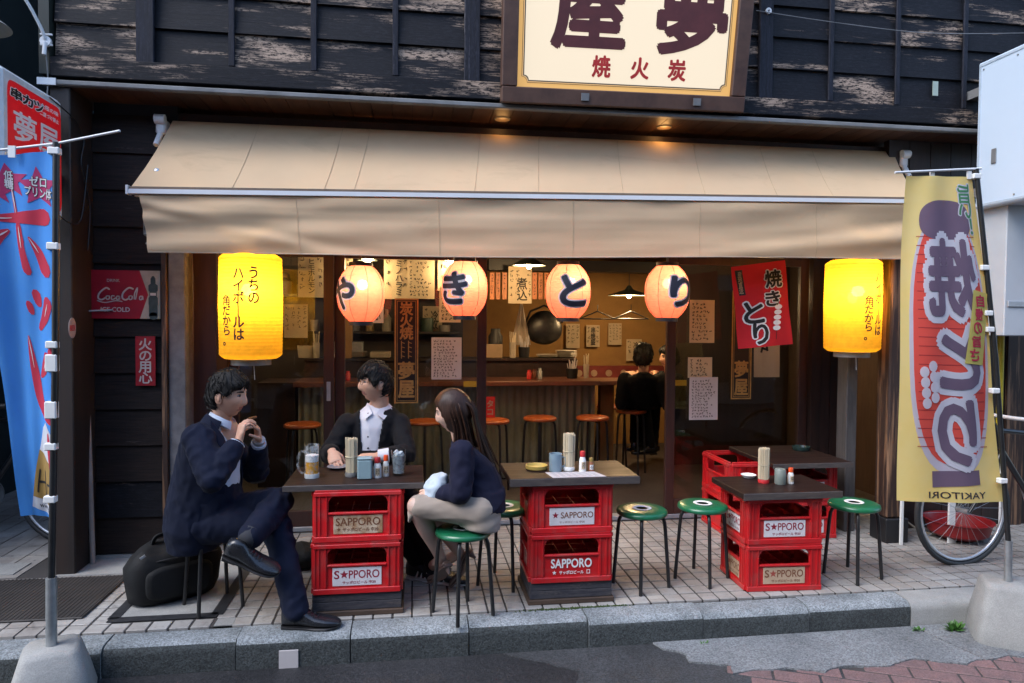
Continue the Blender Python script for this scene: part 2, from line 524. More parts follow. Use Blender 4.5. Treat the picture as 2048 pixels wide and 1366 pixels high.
SKINW = mat('skin_pale', (.66, .44, .34), .5, col2=(.60, .37, .28), scale=14, bump=.05, bscale=300)
HAIRBLACK = mat('black_hair', (.006, .005, .0045), .55, spec=.3, col2=(.012, .010, .009), scale=60, stretch=(3, 3, .6), bump=.5, bscale=90, bdist=.006)
HAIRBROWN = mat('brown_hair', (.024, .010, .006), .42, spec=.35, col2=(.050, .021, .012), scale=40, stretch=(4, 4, .4), bump=.35, bscale=90)
NAVY = mat('navy_suit_wool', (.0042, .0080, .026), .85, col2=(.003, .0058, .019), scale=6, spec=.25, bump=.25, bscale=900, sheen=.02, bdist=.001)
NAVY2 = mat('navy_jacket_wool', (.008, .009, .028), .85, col2=(.006, .007, .021), scale=6, spec=.25, bump=.25, bscale=900, sheen=.02, bdist=.001)
CHARCOAL = mat('charcoal_suit_wool', (.0065, .006, .008), .85, col2=(.0045, .004, .0055), scale=6, spec=.25, bump=.25, bscale=900, sheen=.02, bdist=.001)
BLACKCLOTH = mat('black_cloth', (.004, .004, .005), .85, col2=(.006, .006, .007), scale=8, spec=.2)
SHIRTBLUE = mat('pale_blue_shirt', (.56, .63, .74), .8, col2=(.50, .57, .68), scale=6, bump=.12, bscale=500)
SHIRTWHITE = mat('white_shirt_cotton', (.66, .65, .70), .8, col2=(.58, .57, .63), scale=6, bump=.12, bscale=500)
SKIRT = mat('beige_skirt', (.36, .295, .24), .85, col2=(.30, .245, .20), scale=5, bump=.2, bscale=500, sheen=.2)
LEATHER = mat('black_shoe_leather', (.012, .013, .017), .26, col2=(.02, .021, .026), scale=20, bump=.1, bscale=150, coat=.3)
PUMPS = mat('taupe_shoe_leather', (.14, .095, .085), .4, col2=(.11, .075, .068))
STOCKING = mat('sheer_stocking', (.54, .38, .31), .5, col2=(.47, .32, .26))

# ------------------------------------------------------------------ lettering
_gl = {}
def glyphs(body, bold=0.0, vertical=False, line=1.0, res=3):
    k = (body, bold, vertical, line, res)
    if k in _gl: return _gl[k]
    cu = bpy.data.curves.new('t', 'FONT')
    cu.body = '\n'.join(body) if vertical else body
    cu.align_x = 'CENTER'; cu.align_y = 'CENTER'
    cu.offset = bold; cu.resolution_u = res; cu.space_line = line
    cu.fill_mode = 'FRONT'
    o = bpy.data.objects.new('t', cu)
    me = o.to_mesh()
    v = [Vector((p.co.x, p.co.y, 0)) for p in me.vertices]
    f = [tuple(p.vertices) for p in me.polygons]
    o.to_mesh_clear(); bpy.data.objects.remove(o); bpy.data.curves.remove(cu)
    x0, x1 = min(p.x for p in v), max(p.x for p in v); y0, y1 = min(p.y for p in v), max(p.y for p in v)
    c = Vector(((x0 + x1) / 2, (y0 + y1) / 2, 0))
    _gl[k] = ([p - c for p in v], f, x1 - x0, y1 - y0)
    return _gl[k]

def front(loc=(0, 0, 0), rz=0.0, tilt=0.0, roll=0.0):
    """text plane (x, y) -> standing plane facing -Y"""
    return Matrix.Translation(loc) @ Matrix.Rotation(rz, 4, 'Z') @ Matrix.Rotation(PI / 2 + tilt, 4, 'X') @ Matrix.Rotation(roll, 4, 'Z')

def put(mb, body, M, w=None, h=None, bold=0.0, vertical=False, line=1.0, mi=0, mirror=False, dx=0.0, dy=0.0, dz=0.0, res=3, shear=0.0):
    v, f, gw, gh = g0 = glyphs(body, 0.0, vertical, line, res)
    sx = (w / g0[2]) if w else None
    sy = (h / g0[3]) if h else None
    if sx is None: sx = sy
    if sy is None: sy = sx
    q = -1 if mirror else 1
    if bold <= 0: rim = [(0, 0)]
    else:                                                  # heavier strokes: the same glyph laid down round a small circle
        k = 8 if bold < .05 else 14
        rim = [(bold * math.cos(2 * PI * i / k), bold * math.sin(2 * PI * i / k)) for i in range(k)]
        if bold > .05: rim += [(.5 * bold * math.cos(2 * PI * i / 8), .5 * bold * math.sin(2 * PI * i / 8)) for i in range(8)]
    for i, (ox, oy) in enumerate(rim):
        mb.add([M @ Vector((q * ((p.x + ox) * sx) + dx, (p.y + oy) * sy + dy, dz + i * .00002)) for p in v], f if not mirror else [tuple(reversed(x)) for x in f], mi)
    return mb

def poly(mb, pts, M, mi=0, dz=0.0):
    return mb.add([M @ Vector((x, y, dz)) for x, y in pts], [tuple(range(len(pts)))], mi)

def rect(mb, M, x0, y0, x1, y1, mi=0, dz=0.0):
    return poly(mb, [(x0, y0), (x1, y0), (x1, y1), (x0, y1)], M, mi, dz)

def frame_rect(mb, M, x0, y0, x1, y1, t, mi=0, dz=0.0):
    rect(mb, M, x0, y0, x1, y0 + t, mi, dz); rect(mb, M, x0, y1 - t, x1, y1, mi, dz)
    rect(mb, M, x0, y0 + t, x0 + t, y1 - t, mi, dz); rect(mb, M, x1 - t, y0 + t, x1, y1 - t, mi, dz)
    return mb

def star(mb, M, cx, cy, r, mi=0, dz=0.0, n=5, inner=.42, rot=0.0):
    pts = []
    for i in range(2 * n):
        a = PI / 2 + rot + PI * i / n; q = r if i % 2 == 0 else r * inner
        pts.append((cx + q * math.cos(a), cy + q * math.sin(a)))
    vs = [(cx, cy)] + pts
    mb.add([M @ Vector((x, y, dz)) for x, y in vs], [(0, 1 + i, 1 + (i + 1) % (2 * n)) for i in range(2 * n)], mi)
    return mb

def stroke(mb, M, pts, w, mi=0, dz=0.0):
    """brush stroke through 2-D points with a width at every point"""
    P = [Vector((x, y)) for x, y in pts]; n = len(P)
    w = [w] * n if isinstance(w, (int, float)) else w
    L = []; R = []
    for i in range(n):
        t = P[min(i + 1, n - 1)] - P[max(i - 1, 0)]
        t = t.normalized() if t.length > 0 else Vector((1, 0))
        q = Vector((-t.y, t.x)) * w[i] * .5
        L.append(P[i] + q); R.append(P[i] - q)
    vs = [M @ Vector((p.x, p.y, dz)) for p in L + R]
    mb.add(vs, [(n + i, n + i + 1, i + 1, i) for i in range(n - 1)], mi)
    for i in (0, n - 1):                                   # round ends
        k = 8; vs = [M @ Vector((P[i].x + w[i] * .5 * math.cos(2 * PI * j / k), P[i].y + w[i] * .5 * math.sin(2 * PI * j / k), dz)) for j in range(k)]
        mb.add(vs, [tuple(range(k))], mi)
    return mb

def curve_pts(pts, n=8):
    """Catmull-Rom through 2-D points"""
    out = []
    P = [pts[0]] + list(pts) + [pts[-1]]
    for i in range(1, len(P) - 2):
        for j in range(n):
            t = j / n
            out.append(tuple(.5 * ((2 * P[i][k]) + (-P[i - 1][k] + P[i + 1][k]) * t + (2 * P[i - 1][k] - 5 * P[i][k] + 4 * P[i + 1][k] - P[i + 2][k]) * t * t + (-P[i - 1][k] + 3 * P[i][k] - 3 * P[i + 1][k] + P[i + 2][k]) * t ** 3) for k in range(len(pts[0]))))
    out.append(tuple(pts[-1]))
    return out

def scribble(mb, M, x0, y0, x1, y1, rows, rnd, mi=0, dz=0.0, vertical=False, fill=.75, thick=.13):
    """handwriting too small to read in the photograph: rows of short pen strokes"""
    W_, H_ = x1 - x0, y1 - y0
    step = (W_ if vertical else H_) / rows
    for r in range(rows):
        pos = 0.0; end = (H_ if vertical else W_) * rnd.uniform(fill, 1.0)
        while pos + step < end:
            s = step * .78
            cx, cy = (x0 + (r + .5) * step, y1 - pos - step * .5) if vertical else (x0 + pos + step * .5, y1 - (r + .5) * step)
            for _ in range(4):
                if rnd.random() < .5: a = (rnd.uniform(-.45, .1) * s, rnd.uniform(-.45, .45) * s); b = (a[0] + rnd.uniform(.3, .6) * s, a[1] + rnd.uniform(-.12, .12) * s)
                else: a = (rnd.uniform(-.45, .45) * s, rnd.uniform(-.1, .45) * s); b = (a[0] + rnd.uniform(-.15, .15) * s, a[1] - rnd.uniform(.3, .6) * s)
                d = Vector((b[0] - a[0], b[1] - a[1])); q = Vector((-d.y, d.x)).normalized() * step * thick * .5
                mb.add([M @ Vector((cx + p[0], cy + p[1], dz)) for p in ((a[0] + q.x, a[1] + q.y), (a[0] - q.x, a[1] - q.y), (b[0] - q.x, b[1] - q.y), (b[0] + q.x, b[1] + q.y))], [(0, 1, 2, 3)], mi)
            pos += step * rnd.choice((1, 1, 1, 1.02, 1.6))
    return mb

def wrap(mb, radius, phi0, r_of_z=None, seg=.014, lift=.003, cz=0.0):
    """bends flat lettering (u = x, v = z) round a vertical axis; radius may vary with height"""
    bm = bmesh.new()
    vs = [bm.verts.new(v) for v in mb.v]
    fm = bm.faces.layers.int.new('mi')
    for f, m_ in zip(mb.f, mb.m):
        try:
            q = bm.faces.new([vs[i] for i in f]); q[fm] = m_
        except ValueError: pass
    for _ in range(6):
        bmesh.ops.triangulate(bm, faces=bm.faces[:])
        lg = [e for e in bm.edges if e.calc_length() > seg]
        if not lg: break
        bmesh.ops.subdivide_edges(bm, edges=lg, cuts=1)
    bmesh.ops.triangulate(bm, faces=bm.faces[:])
    bm.verts.index_update()
    out = MB()
    for v in bm.verts:
        a = phi0 + v.co.x / radius
        R = (r_of_z(v.co.z - cz) if r_of_z else radius) + lift - v.co.y * 1.0
        out.v.append((R * math.sin(a), -R * math.cos(a), v.co.z))
    out.f = [tuple(v.index for v in f.verts) for f in bm.faces]
    out.m = [f[fm] for f in bm.faces]
    bm.free()
    return out

# ================================================================== THE SETTING
rs = random.Random(11)

# ---- road: asphalt sheet to the horizon, concrete gutter slabs and red pavers on the right
rd = MB(); rd.box((-80, -60, -.40), (80, 3.56, -.152)); road = rd.build('road', ASPHALT); tag(road, kind='structure')
gr_ = MB(); gr_.box((-80, 3.56, -.40), (80, 90, -.0045)); ground = gr_.build('ground', GROUT); tag(ground, kind='structure')

gx0 = [(1.25, 3.385), (1.28, 3.31), (1.38, 3.24), (1.36, 3.17), (1.55, 3.11), (1.52, 3.03)]
gutter = bpy.data.objects.new('gutter', None); C.objects.link(gutter); tag(gutter, kind='structure')
def rough_edge(pts, amp=.012, n=3):
    # breaks straight cut edges away from the kerb into ragged ones
    for _ in range(n):
        o = []
        for (a, c) in zip(pts, pts[1:] + pts[:1]):
            o.append(a)
            if max(a[1], c[1]) < 3.36: o.append(((a[0] + c[0]) / 2 + rs.uniform(-amp, amp), (a[1] + c[1]) / 2 + rs.uniform(-amp, amp)))
        pts = o; amp *= .6
    return pts
def slab(pts, name='slab', m_=None, h=.015):
    pts = rough_edge(pts)
    b = MB(); b.prism([(x, y, -.152) for x, y in pts], (0, 0, h)); b.build(name, m_ or GUTTERCONC, gutter)
slab([(.45, 3.388), (.62, 3.28), (.80, 3.16), (.74, 3.04), (.98, 2.90), (1.1, 2.72), (1.36, 2.60), (1.7, 2.5), (2.0, 2.62), (2.1, 2.9), (2.1, 3.388)], 'worn_patch', WORNASPHALT, .005)
slab(gx0 + [(1.8, 3.05), (1.97, 2.985), (2.1, 3.03), (2.32, 3.0), (2.5, 3.05), (2.72, 2.97), (2.84, 3.0), (2.74, 3.385)])
slab([(2.752, 3.385), (2.852, 2.998), (3.0, 3.02), (3.13, 2.96), (3.27, 3.0), (3.10, 3.385)])
slab([(3.112, 3.385), (3.285, 2.995), (3.6, 3.0), (5.5, 3.02), (5.5, 3.385)])

paving = bpy.data.objects.new('brick_paving', None); C.objects.link(paving); tag(paving, kind='structure')
bw, bl = .105, .215
ang = math.radians(-24)
for i in range(-12, 22):
    for j in range(-9, 10):
        cx = 2.6 + (i * bl + (bl / 2 if j % 2 else 0)) * math.cos(ang) - j * bw * math.sin(ang)
        cy = 2.62 + (i * bl + (bl / 2 if j % 2 else 0)) * math.sin(ang) + j * bw * math.cos(ang)
        if cy > 3.07 or cy < 2.1 or cx < 1.55 + .25 * (2.95 - cy) + .1 * rs.random() or cx > 4.6: continue
        b = MB(); M_ = Matrix.Translation((cx, cy, -.152)) @ Matrix.Rotation(ang, 4, 'Z') @ Matrix.Rotation(rs.uniform(-.010, .010), 4, 'X')
        b.box((-bl / 2 + .004, -bw / 2 + .004, -.03), (bl / 2 - .004, bw / 2 - .004, .007 + rs.uniform(0, .003)), ch=.005, M=M_)
        b.build('brick', BRICKS, paving)
b = MB(); b.prism([(1.5, 2.1, -.152), (4.7, 2.1, -.152), (4.7, 3.1, -.152), (1.5, 3.1, -.152)], (0, 0, .004)); b.build('mortar_bed', GROUT, paving)

# ---- kerb: separate stones with a rounded nose
kerb = bpy.data.objects.new('kerb', None); C.objects.link(kerb); tag(kerb, kind='structure')
KX = [-3.8, -3.2, -2.6, -2.0, -1.44, -.84, -.30, .285, .905, 1.53, 2.14, 2.75, 3.36, 3.96, 4.56, 5.16, 5.8]
for i, (a, c) in enumerate(zip(KX[:-1], KX[1:])):
    dz = rs.uniform(-.006, .003); dy = rs.uniform(-.005, .005)
    light = 2.7 < a < 3.3
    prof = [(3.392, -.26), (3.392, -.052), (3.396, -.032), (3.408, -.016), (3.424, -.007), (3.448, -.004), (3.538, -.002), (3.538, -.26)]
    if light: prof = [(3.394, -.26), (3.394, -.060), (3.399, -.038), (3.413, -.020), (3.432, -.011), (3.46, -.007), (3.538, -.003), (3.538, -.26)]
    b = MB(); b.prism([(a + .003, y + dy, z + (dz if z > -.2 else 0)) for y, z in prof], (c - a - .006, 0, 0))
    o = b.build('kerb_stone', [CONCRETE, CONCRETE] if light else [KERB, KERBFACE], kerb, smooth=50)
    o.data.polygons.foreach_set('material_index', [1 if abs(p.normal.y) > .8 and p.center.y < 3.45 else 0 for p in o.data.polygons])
b = MB(); b.box((-3.8, 3.45, -.27), (5.8, 3.53, -.05)); b.build('mortar_joint', GROUT, kerb)

# ---- pavement of small square tiles
pave = bpy.data.objects.new('pavement', None); C.objects.link(pave); tag(pave, kind='structure')
tm = MB(); tm.box((-.0450, -.0450, -.016), (.0450, .0450, 0), ch=.0025); tile_me = tm.mesh('tile', TILE)
far = MB()
for j in range(0, 16):
    for i in range(-34, 52):
        x, y = i * .1 + .05, 3.553 + j * .1 + .05
        if y > 5.06: continue
        if x < -2.1 and y > 4.4: continue
        if -1.50 < x < -1.02 and 3.70 < y < 4.62: continue              # concrete cover where the bag stands
        if -.99 < x < -.88 and y < 3.66: continue
        dz = rs.uniform(-.0010, .0010)
        if j < 6 and -1.75 < x < 3.3:
            o = bpy.data.objects.new('tile', tile_me); C.objects.link(o); o.parent = pave
            o.location = (x + rs.uniform(-.001, .001), y + rs.uniform(-.001, .001), dz)
            o.rotation_euler = (rs.uniform(-.006, .006), rs.uniform(-.006, .006), rs.uniform(-.01, .01))
        else:
            far.box((x - .045, y - .045, -.016), (x + .045, y + .045, dz))
for i in range(-30, 0):                                                 # larger tiles in the side alley
    for j in range(0, 22):
        x, y = -2.24 + i * .15, 4.47 + j * .2
        far.box((x - .071, y - .096, -.016), (x + .071, y + .096, rs.uniform(-.002, .001)))
o = far.build('tile_field', TILE, pave); tag(o, kind='stuff')
b = MB(); b.box((-1.485, 3.715, -.016), (-1.035, 4.60, .001)); b.build('concrete_patch', CONCRETE, pave)
b = MB(); b.box((-.985, 3.56, -.016), (-.895, 3.645, .0005)); b.build('concrete_patch', CONCRETE, pave)
b = MB(); b.box((-2.1, 4.36, -.016), (-1.5, 4.66, .003)); b.build('concrete_patch', CONCRETE, pave)
b = MB(); b.box((-3.0, 4.42, -.012), (-2.36, 4.62, .006)); b.build('concrete_patch', CONCRETE, pave)
tp = MB()
for a, c in (((-1.53, 3.66), (-1.0, 3.715)), ((-1.54, 3.70), (-1.485, 4.30)), ((-1.035, 3.69), (-.975, 4.60)), ((-1.28, 3.93), (-1.22, 4.10))):
    tp.box((a[0], a[1], .001), (c[0], c[1], .004))
tag(tp.build('black_tape', mat('black_tape', (.018, .019, .022), .55, col2=(.035, .036, .04), scale=30)), 'black tape strips stuck round the concrete cover under the bag', 'tape')
b = MB(); b.box((-2.95, 3.72, 0.002), (-1.665, 4.31, .012), ch=.004)
for k in range(58): b.box((-2.94 + k * .022, 3.725, .012), (-2.932 + k * .022, 4.305, .0145))
tag(b.build('rubber_mat', mat('worn_rubber', (.028, .025, .024), .7, col2=(.045, .040, .038), scale=5, bump=.4, bscale=60)), 'dark ribbed rubber mat lying behind the blue banner pole', 'mat')

# ---- restaurant building
bld = thing('restaurant_building', 'dark timber restaurant front with weathered boards and open sliding doors', 'building', (1.0, 5.0, 0))

# upper storey: black boards in bays between battens, overlapping like scales
bx = [(-2.087, 4.400, 3.109)[0], (-1.580, 4.400, 3.171)[0], (-1.093, 4.400, 3.203)[0], (-0.610, 4.400, 3.234)[0], (-0.114, 4.400, 3.266)[0], (0.367, 4.400, 3.297)[0],
      (0.940, 4.400, 3.335)[0], (1.411, 4.400, 3.365)[0], (1.896, 4.400, 3.397)[0], (2.357, 4.400, 3.393)[0], (2.842, 4.400, 3.424)[0], (3.346, 4.400, 3.456)[0], (3.870, 4.400, 3.454)[0], 4.40, 4.83, 5.26]
BH = .212
Z0 = 3.065
core = MB(); core.box((bx[0], 4.44, 2.93), (5.3, 4.9, 6.6)); core.build('upper_wall_core', BLACKPLASTIC, bld)
for i in range(len(bx) - 1):
    for r in range(9 if i > 12 else 8):
        z = Z0 + r * BH
        b = MB(); g = .0015
        x0, x1 = bx[i] + g, bx[i + 1] - g
        tilt = rs.uniform(-.003, .003)
        b.prism([(x0, 4.402 + tilt, z), (x0, 4.43, z), (x0, 4.438, z + BH + .012), (x0, 4.424, z + BH + .012)], (x1 - x0, 0, 0))
        b.build('plank', BLACKWOOD, bld)
    for r in (8, ):                                                     # above the frame of the photograph
        b = MB(); b.box((bx[i] + .001, 4.41, Z0 + r * BH), (bx[i + 1] - .001, 4.438, Z0 + (r + 6) * BH)); b.build('plank', BLACKWOOD, bld)
for i, x in enumerate(bx[:-1]):
    if i == 0: continue
    w = {1: .05, 5: .05, 9: .048}.get(i, .018)
    b = MB(); b.box((x - w, 4.372 if w > .03 else 4.385, 3.0 + (.07 if w < .03 else .045)), (x + w, 4.4015, 5.5), ch=.004); b.build('batten', BATTEN, bld)
b = MB(); b.box((bx[0] - .012, 4.368, 2.95), (5.3, 4.436, 3.062), ch=.004); b.build('fascia_board', BLACKWOOD, bld)
b = MB(); b.box((bx[0] - .07, 4.37, 2.96), (bx[0] - .013, 4.85, 6.5)); b.build('corner_board', mat('corner_board_green', (.016, .022, .018), .6), bld)
b = MB(); b.box((bx[0] - .06, 4.352, 2.895), (5.3, 4.40, 2.925), ch=.006)
b.build('eave_gutter', GUTTER, bld)
b = MB(); b.box((bx[0] - .07, 4.345, 2.89), (bx[0] + .03, 4.352, 2.93)); b.build('gutter_end_cap', WHITEMETAL, bld)
# soffit boards run from the eave back to the wall above the awning
x = bx[0]
while x < 5.2:
    b = MB(); b.box((x + .002, 4.402, 2.90), (x + .128, 5.08, 2.912)); b.build('soffit_board', SOFFIT, bld); x += .13
b = MB(); b.box((bx[0], 4.40, 2.914), (5.3, 5.2, 2.928)); b.build('soffit_backing', BLACKPLASTIC, bld)
b = MB(); b.box((-1.55, 4.70, 2.72), (3.6, 4.80, 2.86)); b.build('beam', DARKWOOD, bld)
b = MB(); b.box((-2.0, 5.04, 2.06), (3.7, 5.20, 2.90)); b.build('transom_wall', DARKWOOD, bld)

# lower left: fin board, clapboards, grey post
b = MB(); b.box((-2.11, 4.385, 0), (-2.0, 4.68, 2.895), ch=.006); b.build('side_board', mat('fin_board', (.017, .012, .011), .55, col2=(.030, .017, .013), scale=3, stretch=(6, 6, .5), bump=.2), bld)
z = .03
for r in range(13):
    h = .232
    b = MB(); b.prism([(-1.998, 4.648, z), (-1.998, 4.672, z), (-1.998, 4.68, z + h + .01), (-1.998, 4.668, z + h + .01)], (.43, 0, 0)); 
    b.build('plank', BLACKWOOD if r == 1 else BROWNBOARD, bld); z += h
    if z > 2.78: break
b = MB(); b.box((-2.0, 4.69, 0), (-1.5, 4.80, 2.9)); b.build('left_wall_core', BLACKPLASTIC, bld)
b = MB(); b.box((-1.995, 4.64, .0), (-1.57, 4.69, .024)); b.build('wall_sill', CONCRETE, bld)
b = MB(); b.box((-1.585, 4.62, 0), (-1.552, 4.69, 2.72), ch=.003); b.build('door_trim', RUSTPOST, bld)
b = MB(); b.box((-1.55, 4.64, 0), (-1.445, 4.80, 2.72), ch=.006); b.build('grey_post', GREYPOST, bld)
b = MB(); b.box((-1.445, 4.80, 0), (-1.30, 5.06, 2.72)); b.build('door_jamb', REDWOOD, bld)

# right: brown boards, grey post, rough round-edged post on a black footing
for i in range(4):
    b = MB(); b.box((3.145 + i * .083, 5.03 + .004 * (i % 2), 0), (3.145 + (i + 1) * .083 - .004, 5.10, 2.06)); b.build('wall_board', DARKWOOD, bld)
b = MB(); b.box((3.16, 4.60, 0), (3.245, 4.72, 2.72), ch=.006); b.build('grey_post', mat('dull_grey_post', (.085, .078, .078), .7, col2=(.05, .045, .045), scale=9, stretch=(6, 6, .6)), bld)
b = MB(); b.box((3.30, 4.335, .17), (3.44, 4.47, 2.20), ch=.012); b.build('round_post', RUSTPOST, bld)
b = MB(); b.box((3.285, 4.315, 0), (3.46, 4.49, .17), ch=.005); b.build('post_shoe', BLACKPLASTIC, bld)
for i in range(9):
    b = MB(); b.box((3.47 + i * .17, 4.62, 0), (3.47 + (i + 1) * .17 - .006, 4.68, 2.895)); b.build('wall_board', DARKWOOD, bld)

# ---- shop interior shell
IX0, IX1, IY1, IZ = -1.9, 4.1, 8.3, 2.62
b = MB(); b.box((IX0, 5.10, -.02), (IX1, IY1, .0)); b.build('interior_floor', DIRTYFLOOR, bld)
b = MB(); b.box((IX0, 5.10, IZ), (IX1, IY1, IZ + .08)); b.build('interior_ceiling', mat('brown_ceiling', (.07, .042, .026), .8, col2=(.05, .03, .018)), bld)
b = MB(); b.box((IX0, IY1, 0), (IX1, IY1 + .1, IZ)); b.build('back_wall', OCHRE, bld)
b = MB(); b.box((IX0 - .1, 5.20, 0), (IX0, IY1 + .1, IZ)); b.build('left_wall', mat('brown_panel_wall', (.085, .045, .025), .7, col2=(.06, .03, .017), stretch=(5, 5, .5)), bld)
b = MB(); b.box((IX1, 4.70, 0), (IX1 + .1, IY1 + .1, IZ)); b.build('right_wall', mat('brown_panel_wall', (.06, .032, .018), .7, col2=(.04, .02, .012), stretch=(5, 5, .5)), bld)
b = MB(); b.box((2.72, 7.0, 0), (IX1 - .01, 7.06, IZ - .01)); b.build('dark_partition', mat('dark_brown_panel', (.040, .022, .014), .6, col2=(.025, .014, .01), scale=3, stretch=(6, 6, .5)), bld)
b = MB(); b.box((IX0, IY1 - .06, .80), (IX1, IY1 - .002, .99)); b.build('dado_rail', mat('red_band', (.20, .022, .018), .6), bld)
for k in range(16):
    bb = MB(); bb.lathe([(0, 0), (.042, 0), (.042, .006), (0, .006)], 14, M=Matrix.Translation((.9 + k * .19, IY1 - .062, .9)) @ Matrix.Rotation(PI / 2, 4, 'X'))
    bb.build('dado_medallion', mat('medallion_cream', (.45, .30, .2), .7) if k == 0 else bpy.data.materials['medallion_cream'], bld, smooth=40)
b = MB(); b.box((IX0 + .01, 7.6, .0), (.55, 7.7, IZ - .01)); b.build('kitchen_partition', mat('dark_partition', (.05, .035, .03), .6), bld)
b = MB(); b.box((-.75, 6.9, .9), (-.60, 7.05, IZ)); b.build('kitchen_post', OCHRE, bld)

# sill rail and sliding doors
b = MB(); b.box((-1.30, 5.07, 0), (3.14, 5.16, .035), ch=.004); b.build('sill_rail', mat('sill_steel', (.42, .44, .47), .4, .4, col2=(.3, .31, .33)), bld)
def sliding_door(x0, x1, y, label, handle=None):
    t = thing('sliding_door', label, 'door', ((x0 + x1) / 2, y, 0))
    for a in (x0, x1 - .072):
        b = MB(); b.box((a, y - .02, .036), (a + .072, y + .02, 2.055), ch=.003); b.build('stile', REDWOOD, t)
    b = MB(); b.box((x0 + .073, y - .018, .036), (x1 - .073, y + .018, .15), ch=.003); b.build('bottom_rail', REDWOOD, t)
    b = MB(); b.box((x0 + .073, y - .018, 1.99), (x1 - .073, y + .018, 2.055)); b.build('top_rail', REDWOOD, t)
    b = MB(); b.box((x0 + .073, y - .003, .151), (x1 - .073, y + .003, 1.989)); b.build('glass_pane', GLASS, t)
    if handle is not None:
        b = MB(); b.box((handle - .014, y - .026, .95), (handle + .014, y - .0205, 1.09), ch=.003); b.build('pull_plate', ALU, t)
    return t
sliding_door(-1.30, -.568, 5.10, 'glazed sliding door behind the left yellow lantern', -.604)
sliding_door(-.566, .552, 5.15, 'glazed sliding door behind the man with glasses')
sliding_door(1.958, 3.14, 5.10, 'glazed sliding door behind the red cloth flag')

# ================================================================== AWNING, SIGNS, LANTERNS, FLAGS
# ---- awning
SEAM = mat('awning_seam', (.60, .44, .275), .8)
AYB, AYF = 4.66, 4.25
AZB0, AZB1 = 2.80, 2.82                     # back edge, left and right
AZF0, AZF1 = 2.27, 2.375                    # front bar
AX0B, AX1B, AX0F, AX1F = -1.52, 3.53, -1.625, 3.43
aw = thing('awning', 'tan canvas awning with a hanging valance over the tables', 'awning', (.95, 4.45, 2.3))
lerp = lambda a, c, t: a + (c - a) * t
def aw_top(u, v):
    x = lerp(lerp(AX0B, AX1B, u), lerp(AX0F, AX1F, u), v)
    y = lerp(AYB, AYF + .02, v)
    z = lerp(lerp(AZB0, AZB1, u), lerp(AZF0, AZF1, u) + .03, v)
    sag = math.sin(PI * v) * (.016 + .004 * noise.noise(Vector((u * 9, v * 2, 1))))
    sag += .004 * noise.noise(Vector((u * 26, v * 5, 4))) * math.sin(PI * v)
    return Vector((x, y + sag * .4, z - sag))
b = MB(); b.grid(aw_top, 120, 16); b.build('canopy_cloth', AWNING, aw, smooth=180)
for u in (.105, .21, .245, .39, .47, .58, .69, .79, .87):           # seams
    sm = MB()
    pts = [aw_top(u + .006 * v / 12, v / 12) + Vector((0, -.0016, .0016)) for v in range(13)]
    sm.tube(pts, .0016, n=4)
    sm.build('seam', SEAM, aw)
b = MB()
def bar(x0, x1, y0, y1, dz0, dz1, m_, name, ch=.004):
    q = MB()
    a0, a1 = lerp(AZF0, AZF1, (x0 - AX0F) / (AX1F - AX0F)), lerp(AZF0, AZF1, (x1 - AX0F) / (AX1F - AX0F))
    q.prism([(x0, y0, a0 + dz0), (x0, y1, a0 + dz0), (x0, y1, a0 + dz1), (x0, y0, a0 + dz1)], (x1 - x0, 0, a1 - a0))
    return q.build(name, m_, aw)
bar(AX0F, AX1F, AYF - .022, AYF + .02, -.012, .014, WHITEMETAL, 'front_bar')
bar(AX0F + .002, AX1F, AYF - .012, AYF + .028, .0145, .030, mat('bar_brown_gap', (.17, .12, .085), .6), 'cloth_channel')
bar(AX0F - .012, AX0F - .001, AYF - .026, AYF + .03, -.016, .036, WHITEMETAL, 'end_cap')
bar(AX1F + .001, AX1F + .012, AYF - .026, AYF + .03, -.016, .036, WHITEMETAL, 'end_cap')
bar(AX0F + .03, AX1F - .01, AYF - .006, AYF + .018, -.026, -.0125, AWNING, 'valance_channel')
VX0, VX1 = AX0F + .06, AX1F - .02
def valance(u, v):
    # hangs from the bar; gathered below the bar, pulled into long folds towards both ends
    e = math.sin(PI * min(1, u * 1.0)) 
    x = lerp(VX0, VX1, u) + .045 * v * (1 - u) ** 3
    top = lerp(AZF0, AZF1, (x - AX0F) / (AX1F - AX0F)) - .024
    bot = lerp(1.915, 1.985, u) + .018 * math.sin(PI * u) * -.3 + .006 * math.sin(u * 9 + 1)
    z = lerp(top, bot, v)
    y = AYF - .014 + .006 * v
    puck = 0.0                                                                                  # puckers below the bar
    for k in range(9):
        c = .06 + k * .115
        d = (u - c) / .055
        if abs(d) < 1: puck += (1 - d * d) ** 2 * math.exp(-((v - .10) / .16) ** 2) * .011 * (1 if k % 2 else -.5)
    y += puck
    y += .013 * math.sin(v * 12 + u * 16) * math.exp(-u * 4.2) + .018 * math.exp(-((v - .25 - u * 2.6) / .10) ** 2) * math.exp(-u * 5)
    y -= .020 * math.exp(-((v - .12 - u * 4.2) / .13) ** 2) * math.exp(-u * 4)
    w = 1 - u
    y += .016 * math.exp(-((v - .30 - w * 1.8) / .12) ** 2) * math.exp(-w * 4) - .020 * math.exp(-((v - .62 - w * 1.1) / .14) ** 2) * math.exp(-w * 4)
    y += .011 * math.sin(v * 9 - w * 11) * math.exp(-w * 3.2)
    y += .006 * noise.noise(Vector((u * 13, v * 3.2, 0))) + .002 * noise.noise(Vector((u * 5, v * 11, 7))) + .003 * math.sin(v * 5.5 + 3 * noise.noise(Vector((u * 4, 0, 3)))) * .6
    return Vector((x, y, z))
b = MB(); b.grid(valance, 170, 26); b.build('valance', AWNING, aw, smooth=180)
hm = MB(); hm.tube([valance(i / 90, 1.0) + Vector((0, -.001, .003)) for i in range(91)], .0042, n=5)
